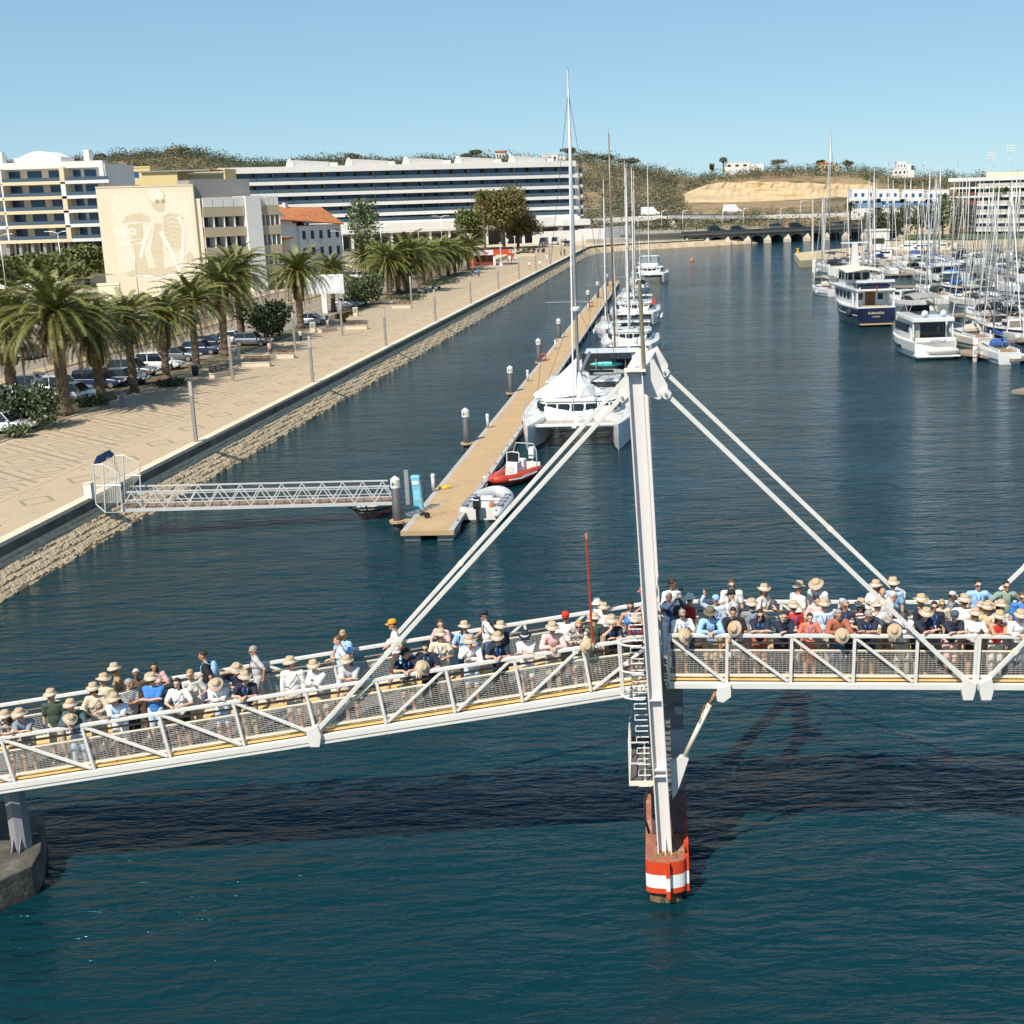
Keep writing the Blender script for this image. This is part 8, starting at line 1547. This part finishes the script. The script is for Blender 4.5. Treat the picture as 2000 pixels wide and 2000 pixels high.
# lettered post at the head of the near pontoon
E=thing('pontoon_post','white round post with red bands and the letter C','post',PZ(1904,707,0)); s=SC(E.location); h=46/s; m=MB(); m.tube((0,0,-1),(0,0,h),.24,n=16); m.part('shaft',GEL2,E,smooth=True)
for z in (h*.18,h*.7): m=MB(); m.tube((0,0,z),(0,0,z+.12),.25,n=16); m.part('band',REDR,E)
cu=bpy.data.curves.new('letter','FONT'); cu.body='C'; cu.size=.62; cu.extrude=.01; cu.align_x='CENTER'; co=bpy.data.objects.new('tmpc',cu); COL.objects.link(co); dgx=bpy.context.evaluated_depsgraph_get(); lm=bpy.data.meshes.new_from_object(co.evaluated_get(dgx)); bpy.data.objects.remove(co); lm.materials.clear(); lm.materials.append(NAVYC); o=link('letter',lm,E); o.location=(0,-.26,h*.36); o.rotation_euler=(PI/2,0,0)
m=MB(); m.box((.02,-.2,h*.82),(.3,.1,.35)); m.part('notice',M('notice_white',(.8,.8,.8),.5),E)
E=thing('pontoon_post','white marker post at the far pontoon head','post',PZ(1590,532,0)); m=MB(); m.tube((0,0,-1),(0,0,2.3),.4,n=12); m.part('shaft',GEL,E); m=MB(); m.lathe([(.42,2.3),(.1,2.6)],n=12); m.part('cap',GEL,E)
def text(par,body,size,loc,rot,mat):
    cu=bpy.data.curves.new('t','FONT'); cu.body=body; cu.size=size; cu.extrude=.008; cu.align_x='CENTER'; co=bpy.data.objects.new('t',cu); COL.objects.link(co); dg=bpy.context.evaluated_depsgraph_get(); lm=bpy.data.meshes.new_from_object(co.evaluated_get(dg)); bpy.data.objects.remove(co); lm.materials.clear(); lm.materials.append(mat); o=link('name_lettering',lm,par); o.location=loc; o.rotation_euler=rot; return o
# ---- navy trawler yacht
p=PZ(1706,637,0); TRW=thing('trawler_yacht','big navy hulled trawler yacht with cream awnings, stern to the channel','yacht',(p.x-.3,p.y+9.,0),.06); L=18.5;Bm=5.2;fb=2.1
hr=hull_rings(L,Bm,fb,.55,12,.6,.92,full=.3); m=MB(); m.rings(hr); hu=m.part('hull',NAVY,TRW)
m=MB(); m.rings([[r[0]+V(-.01,0,-.02),r[0]+V(-.03,0,.16),r[7]+V(.03,0,.16),r[7]+V(.01,0,-.02)] for r in hr]); m.part('gunwale',GEL,hu)
m=MB(); m.rings([[r[1]*1+V(-.03,0,.3),r[1]+V(-.03,0,.42)] for r in hr],close=False,cap=(0,0)); m.rings([[r[6]+V(.03,0,.3),r[6]+V(.03,0,.42)] for r in hr],close=False,cap=(0,0)); m.part('rubbing_strake',GEL2,hu)
for k in range(5): m=MB(); q=hr[2+k*2]; m.ell(q[1].lerp(q[0],.12),(.05,.25,.16),8,6); m.part('porthole',BLACKGLASS,hu)
m=MB(); m.b2(-2.0,2.0,-6.2,4.6,fb,fb+2.2); ho=m.part('deckhouse',GEL,TRW,bevel=.05)
for k in range(5):
    for sx in (-1,1): m=MB(); m.box((sx*2.0,-5+k*2.,fb+1.35),(.06,1.3,.95)); m.part('side_window',BLACKGLASS,ho)
for x in (-1.3,1.3): m=MB(); m.box((x,-6.2,fb+1.35),(.7,.06,.8)); m.part('aft_window',BLACKGLASS,ho)
m=MB(); m.box((0,-6.2,fb+1.0),(1.3,.06,1.9)); m.part('saloon_door',M('varnished_teak',(.22,.09,.03),.4),ho); m=MB(); m.b2(-1.5,1.5,-8.6,-7.4,fb-.1,fb+.35); m.part('aft_table',M('pale_teak',(.45,.32,.18),.7),TRW)
m=MB(); m.b2(-2.5,2.5,-9.0,5.2,fb+2.2,fb+2.45); m.part('boat_deck',GEL,TRW,bevel=.05)
for sx in (-1,1):
    for y in (-8.7,-6.5): m=MB(); m.box((sx*2.3,y,fb+1.1),(.22,.28,2.2)); m.part('deck_stanchion',GEL,TRW)
m=MB(); m.b2(-1.7,1.7,.5,3.8,fb+2.45,fb+4.3); ph=m.part('pilothouse',GEL,TRW,bevel=.08)
for x in (-1.1,0,1.1): m=MB(); m.box((x,.47,fb+3.5),(.85,.06,.9)); m.part('pilothouse_window',BLACKGLASS,ph)
for sx in (-1,1): m=MB(); m.box((sx*1.7,2.2,fb+3.5),(.06,2.4,.9)); m.part('pilothouse_window',BLACKGLASS,ph)
m=MB(); m.rings([[V(-2.4,y,z),V(0,y,z+.35),V(2.4,y,z),V(2.4,y,z-.05),V(0,y,z+.28),V(-2.4,y,z-.05)] for y,z in ((-3.6,fb+4.25),(.3,fb+4.5),(4.4,fb+4.45))]); m.part('awning',M('cream_awning',(.66,.60,.48),.8),TRW)
for sx in (-1,1):
    for y in (-3.4,0): m=MB(); m.tube((sx*2.2,y,fb+2.4),(sx*2.2,y,fb+4.3),.04,n=6); m.part('awning_pole',STEEL,TRW)
m=MB(); m.b2(-1.9,1.9,-8.6,-4.6,fb+2.5,fb+3.0); m.part('tender_cover',NAVYC,TRW,bevel=.2); m=MB(); m.b2(-2.4,2.4,-8.9,-8.3,fb+3.25,fb+3.55); m.part('davit_boom',GEL,TRW); m=MB(); m.bar((-2,-8.6,fb+2.5),(-.5,-7.5,fb+3.6),.12,.12); m.part('crane_arm',GEL,TRW)
m=MB(); m.rings([[V(-.55,1.6,fb+4.5),V(.55,1.6,fb+4.5),V(.45,2.8,fb+4.5),V(-.45,2.8,fb+4.5)],[V(-.35,2.,fb+7.6),V(.35,2.,fb+7.6),V(.3,2.6,fb+7.6),V(-.3,2.6,fb+7.6)]]); m.part('signal_mast',M('pale_grey_mast',(.55,.54,.52),.5),TRW); m=MB(); m.bar((-1.8,2.2,fb+7.7),(1.8,2.2,fb+7.7),.3,.15); m.part('radar_bar',GEL,TRW)
m=MB(); m.box((0,-L/2-.02,1.2),(3.4,.1,1.6)); m.part('transom_panel',NAVY,TRW); m=MB(); m.b2(-2.1,2.1,-L/2-.7,-L/2,.25,.36); m.part('swim_platform',M('pale_teak',(.45,.32,.18),.7),TRW)
text(TRW,'KURANDA',.42,(0,-L/2-.09,1.5),(PI/2,0,0),M('gold_lettering',(.70,.62,.45),.4)); text(TRW,'LONDON',.22,(0,-L/2-.09,1.12),(PI/2,0,0),MATS['gold_lettering'])
for a in ((-2.75,-6.6,1.5,.42,NAVYC),(2.8,-8.6,1.0,.42,CREAMH)): m=MB(); m.ell(a[:3],(a[3],a[3],a[3]*1.25),10,8); m.part('ball_fender',a[4],TRW,smooth=True)
m=MB(); rails(m,[V(-2.4,y,fb+2.45) for y in (-8.8,-6,-3,0)],.8,.02); rails(m,[V(2.4,y,fb+2.45) for y in (-8.8,-6,-3,0)],.8,.02); rails(m,[hr[i][0]+V(0,0,.1) for i in (5,7,9,11)],.8,.02); rails(m,[hr[i][7]+V(0,0,.1) for i in (5,7,9,11)],.8,.02); m.part('guard_rails',STEEL,TRW)
m=MB(); m.slab([V(0,-9.1,fb+2.9),V(0,-9.7,fb+2.6),V(0,-9.6,fb+2.0),V(0,-9.1,fb+2.4)],(1,0,0),.02); m.part('ensign',REDR,TRW)
# ---- white motor yacht with flybridge
p=PZ(1826,701,0); MY=thing('motor_yacht','white flybridge motor yacht ARTHUR with dark saloon glass, stern to channel','yacht',(p.x-.3,p.y+7.2,0),.05); L=14.2;Bm=4.5;fb=1.55
hr=hull_rings(L,Bm,fb,.4,12,.5,.95,full=.4); m=MB(); m.rings(hr); hu=m.part('hull',GEL,MY)
m=MB(); m.rings([[r[0]+V(.02,0,0),r[0]+V(.02,0,.06),r[7]+V(-.02,0,.06),r[7]+V(-.02,0,0)] for r in hr]); m.part('deck',GEL2,MY)
m=MB(); m.rings([[r[1]+V(-.02,0,-.15),r[1]+V(-.02,0,.25)] for r in hr[4:10]],close=False,cap=(0,0)); m.part('hull_window',BLACKGLASS,hu); m=MB(); m.rings([[r[2]+V(-.01,0,0),r[2]+V(-.01,0,.1)] for r in hr],close=False,cap=(0,0)); m.part('boot_stripe',NAVY,hu)
m=MB(); m.b2(-2.2,2.2,-L/2-1.2,-L/2+.3,.28,.45); m.part('swim_platform',GEL,MY,bevel=.05); m=MB(); m.b2(-2.05,2.05,-L/2+.0,-L/2+.35,.45,fb+.55); tr=m.part('transom',GEL,MY,bevel=.05)
text(tr,'ARTHUR',.42,(.25,-L/2-.02,fb+.05),(PI/2,0,0),M('grey_lettering',(.30,.30,.32),.4))
m=MB(); m.ell((.55,-L/2-.6,.85),(1.75,.5,.38),14,8); m.part('covered_tender',M('pale_grey_cover',(.56,.54,.50),.8),MY,smooth=True)
m=MB(); m.rings([[V(-1.95*k,y,fb),V(-1.85*k,y,fb+h*.6),V(-1.65*k,y,fb+h),V(1.65*k,y,fb+h),V(1.85*k,y,fb+h*.6),V(1.95*k,y,fb)] for y,k,h in ((-4.6,1,2.0),(-1,1,2.05),(1.6,.95,1.9),(3.4,.8,.9),(4.6,.6,.15))]); sa_=m.part('superstructure',GEL,MY)
m=MB(); m.box((.1,-4.62,fb+1.05),(3.2,.06,1.6)); m.part('saloon_doors',BLACKGLASS,sa_)
for sx in (-1,1): m=MB(); m.box((sx*1.86,-1.3,fb+1.2),(.08,5.2,.85)); m.part('side_glass',BLACKGLASS,sa_)
m=MB(); m.box((-1.45,-5.2,fb+.9),(.5,.9,2.0)); m.part('flybridge_stair',M('stair_grey',(.35,.32,.28),.7),MY)
m=MB(); m.rings([[V(-2.15*k,y,z),V(-2.1*k,y,z+.4),V(2.1*k,y,z+.4),V(2.15*k,y,z)] for y,k,z in ((-6.3,1,fb+2.05),(-3,1,fb+2.1),(.6,.95,fb+2.1),(1.8,.8,fb+2.05))]); m.part('flybridge',GEL,MY,bevel=.05)
m=MB(); m.rings([[V(-1.5,y,z),V(0,y,z+.25),V(1.5,y,z),V(1.5,y,z-.05),V(0,y,z+.18),V(-1.5,y,z-.05)] for y,z in ((-4.4,fb+4.2),(-2.4,fb+4.45),(.2,fb+4.3))]); m.part('bimini',GREYC,MY)
for sx in (-1,1):
    m=MB(); m.path([V(sx*1.45,-4.2,fb+4.15),V(sx*1.6,-2.5,fb+2.5),V(sx*1.45,0,fb+4.25)],.03,6); m.part('bimini_frame',STEEL,MY); m=MB(); m.ell((sx*.95+.1,-6.0,fb+2.85),(.34,.34,.36),12,8); m.part('satellite_dome',GEL,MY,smooth=True); m=MB(); m.bar((sx*2.0,-6.1,fb+.5),(sx*2.0,-5.9,fb+2.1),.12,.25); m.part('support',GEL,MY)
m=MB(); m.rings([[V(-1.6,.7,fb+2.5),V(1.6,.7,fb+2.5)],[V(-1.4,.2,fb+3.2),V(1.4,.2,fb+3.2)]],close=False,cap=(0,0)); m.part('flybridge_screen',BLACKGLASS,MY)
m=MB(); rails(m,[hr[i][0]+V(.1,0,.05) for i in (4,6,8,10,11)],.75,.018); rails(m,[hr[i][7]+V(-.1,0,.05) for i in (4,6,8,10,11)],.75,.018); m.part('guard_rails',STEEL,MY)
# ---- motor cruisers
def cruiser(label,L,loc,rz,cover=None,fly=False,group='motor cruisers in the marina'):
    E=thing('motor_cruiser',label,'motor boat',loc,rz,group); B=L*.33; fb=L*.10+.15; hr=hull_rings(L,B,fb,.4,10,.4,.95,full=.4); m=MB(); m.rings(hr); m.part('hull',GEL,E); m=MB(); m.rings([[r[0]+V(.02,0,0),r[0]+V(.02,0,.05),r[7]+V(-.02,0,.05),r[7]+V(-.02,0,0)] for r in hr]); m.part('deck',GEL2,E)
    m=MB(); m.rings([[V(-B*.42*k,y,fb),V(-B*.38*k,y,fb+h),V(B*.38*k,y,fb+h),V(B*.42*k,y,fb)] for y,k,h in ((-L*.15,1,1.35),(L*.08,1,1.3),(L*.2,.9,.5),(L*.33,.6,.1))]); c=m.part('cabin',GEL,E,bevel=.04); m=MB(); m.box((0,-L*.15,fb+.85),(B*.62,.05,.7)); m.part('aft_screen',M('smoked_screen',(.22,.20,.15),.2),c)
    for sx in (-1,1): m=MB(); m.box((sx*B*.395,-L*.03,fb+.85),(.06,L*.18,.4)); m.part('side_window',BLACKGLASS,c)
    if fly: m=MB(); m.b2(-B*.36,B*.36,-L*.3,L*.05,fb+1.5,fb+2.0); m.part('flybridge',GEL,E,bevel=.05); m=MB(); m.b2(-B*.34,B*.34,-L*.28,0,fb+3.3,fb+3.4); m.part('bimini',cover or NAVYC,E)
    elif cover: m=MB(); trunk(m,-L*.45,-L*.16,B*.4,B*.4,fb+.1,fb+1.3,n=4); m.part('cockpit_cover',cover,E)
    return E
def at(px,py): p=PZ(px,py,0); return (p.x,p.y,0)
cruiser('small white pilothouse cruiser behind the blue hooded sloop',7.5,at(1976,662),.1); cruiser('sports boat under a black cover beside the trawler',8.5,at(1763,597),.3,BLACKC); cruiser('white flybridge cruiser by the far shore with navy bimini',14,at(1800,499),1.2,NAVYC,True); cruiser('white cruiser beyond the far pontoon',12,at(1775,497),.9,None,True); cruiser('low white cruiser at far pontoon end',10,at(1842,494),1.0,BEIGEC); cruiser('white flybridge boat with navy bimini behind trawler awning',12,at(1728,512),1.2,NAVYC,True)
# catamaran moored stern on
cb_=catamaran('white catamaran moored stern on with blue dinghy slung in davits',13,7.2,18,at(1834,550),.05,group=None); m=MB(); m.ell((0,-6.6,1.9),(1.7,.7,.42),12,8); m.part('slung_dinghy',GREYR,cb_,smooth=True); m=MB(); m.ell((.1,-6.6,2.25),(1.4,.55,.2),12,7); m.part('dinghy_cover',M('bright_blue_cover',(.05,.22,.50),.6),cb_,smooth=True)
for sx in (-1,1): m=MB(); m.path([V(sx*1.2,-5.4,1.9),V(sx*1.2,-6,3.2),V(sx*1.2,-6.9,3.1)],.06,6); m.part('davit',GEL,cb_)
# ---- sailing yachts: prototypes, then every berth
proto=[sailboat('x',11.,H=13.5,cover=BLUEC,hood=BLUEC,loc=(0,0,-60)),sailboat('x',12.5,H=16.5,cover=SAILC,hood=GREYC,loc=(0,0,-60),bimini=GREYC),sailboat('x',9.5,H=11.5,cover=BEIGEC,hood=BEIGEC,loc=(0,0,-60)),sailboat('x',13.5,H=18.5,cover=NAVYC,hood=NAVYC,loc=(0,0,-60),bimini=NAVYC)]
NAMED=[(1888,672,2,.1,1.05,CREAMH,BEIGEC,'cream hulled sloop with beige hood behind the lettered post',352),(1943,700,0,.0,.9,GEL,BLUEC,'white sloop with blue canopy and red cushion at near pontoon',360),(1984,618,3,.35,.95,NAVY,NAVYC,'navy hulled sloop with navy hood at the right edge',340),(1608,575,2,.2,1.,GEL,BEIGEC,'small white sloop moored just left of the trawler',390),(1885,598,1,.15,.9,GEL2,BEIGEC,'weathered white sloop behind motor yacht bimini',345),(1622,536,3,.0,1.35,GEL,GREYC,'large white yacht with the tallest mast at the far pontoon head',262),(1935,622,1,.0,.9,GEL,NAVYC,'white ketch with navy hood beside the navy sloop',350),(1925,640,0,-.1,.95,GEL,GREYC,'white sloop with grey hood behind the lettered post pontoon',365)]
def place(k,px,py,rz,sc,hull,cov,label,top=None,group='yachts berthed in the marina'):
    p=PZ(px,py,0); mats={'hull':hull,'sail_cover':cov,'sprayhood':cov}; r=dup(proto[k],(p.x,p.y,0),rz,label,group,sc,mats)
    if top:
        s=SC((p.x,p.y,8)); want=(py-top)/s
        H={0:13.5,1:16.5,2:11.5,3:18.5}[k]; fb_={0:11,1:12.5,2:9.5,3:13.5}[k]*.095+.65; f=max(.7,min(1.6,(want/sc-fb_)/H))
        for c in r.children_recursive:
            if c.name.split('.')[0] in('mast','shrouds','furled_jib','masthead_gear'):
                c.scale=(1,1,f); c.location=(0,0,fb_*(1-f))
    return r
for (x,y,k,rz,sc,hl_,cv,lb,top) in NAMED: place(k,x,y,rz,sc,hl_,cv,lb,top)
random.seed(21)
ROWS=[(656,1958,2060,52),(632,1800,2050,56),(590,1820,2060,58),(573,1700,2060,50),(548,1652,1790,44),(546,1890,2060,44),(537,1690,2050,41),(523,1650,2050,38),(515,1668,2050,36),(506,1690,2050,34),(499,1640,1760,30)]
hulls=[GEL,GEL,GEL2,NAVY,GEL,CREAMH]; covs=[BLUEC,NAVYC,GREYC,BEIGEC,SAILC,BLACKC,BLUEC]; hn={GEL.name:'white',GEL2.name:'off white',NAVY.name:'navy',CREAMH.name:'cream'}; cn={BLUEC.name:'blue',NAVYC.name:'navy',GREYC.name:'grey',BEIGEC.name:'beige',SAILC.name:'white',BLACKC.name:'black'}
rown=['in the near right berths','behind the cream sloop','beside the weathered sloop','behind the navy trawler','left of the stern on catamaran','right of the stern on catamaran','on the long middle pontoon','across the middle pontoon','before the far pontoon','on the far pontoon','by the stone jetty']
_used={}
def uniq(l,k):
    _used[l]=_used.get(l,0)+1; n=_used[l]
    return l if n==1 else l+(', taller mast' if n==2 else ', third such boat along the row')
tops=[352,350,345,356,362,372,352,349,384,390,395,355,340,368]
ti=0
for ri,(y,xa,xb,st) in enumerate(ROWS):
    x=xa+rnd(0,12)
    while x<xb:
        k=random.choice((0,1,1,2,3,0)); h_=random.choice(hulls); c_=random.choice(covs); t=tops[ti%len(tops)]+rnd(-6,8); ti+=1
        if random.random()<.28: x+=st; continue
        place(k,x,y+rnd(-2,2),random.choice((0,PI))+rnd(-.12,.12),rnd(.85,1.05),h_,c_,uniq('%s sloop with %s sail cover %s'%(hn[h_.name],cn[c_.name],rown[ri]),k),t); x+=st*rnd(.85,1.15)
for e in proto:
    for c in list(e.children_recursive): bpy.data.objects.remove(c)
    bpy.data.objects.remove(e)
p=PZ(1985,703,0); R3,w=rib('grey inflatable tender at the near marina pontoon',(p.x,p.y,0),.6,3.2,1.6,GREYR,GREYC)
# tall bare poles on the jetty
for i,(x,b,t) in enumerate(((1587,499,390),(1606,497,388),(1609,496,390))): p=PZ(x,b,1.5); h=(b-t)/SC(p); E=thing('jetty_pole','tall pale bare pole on the stone jetty, %s from its tip'%('first','second','third')[i],'pole',p,0,'poles on the jetty'); m=MB(); m.tube((0,0,0),(0,0,h),.2 if i else .28,.16,n=8); m.part('shaft',M('pale_timber_pole',(.55,.50,.42),.6),E); m=MB(); m.tube((0,0,h),(0,0,h+.2),.22,n=8); m.part('cap',GEL,E)
E=thing('yellow_bollard','yellow mooring bollard on the jetty tip','bollard',PZ(1558,493,1.5)); m=MB(); m.lathe([(.4,0),(.3,.2),(.25,.7),(.4,.8),(.4,1.)],n=10); m.part('post',M('yellow_paint',(.65,.42,.03),.5),E); m=MB(); m.lathe([(.5,0),(.5,.05)],n=10); m.part('base',DARK,E)
E=thing('mooring_buoy','small orange buoy floating in the open channel','buoy',PZ(1352,509,0)); m=MB(); m.ell((0,0,.1),(.5,.5,.5),12,8); m.part('ball',M('buoy_orange',(.7,.16,.03),.5),E,smooth=True); m=MB(); m.lathe([(.12,.5),(.12,.75)],n=8); m.part('eye',STEEL,E)
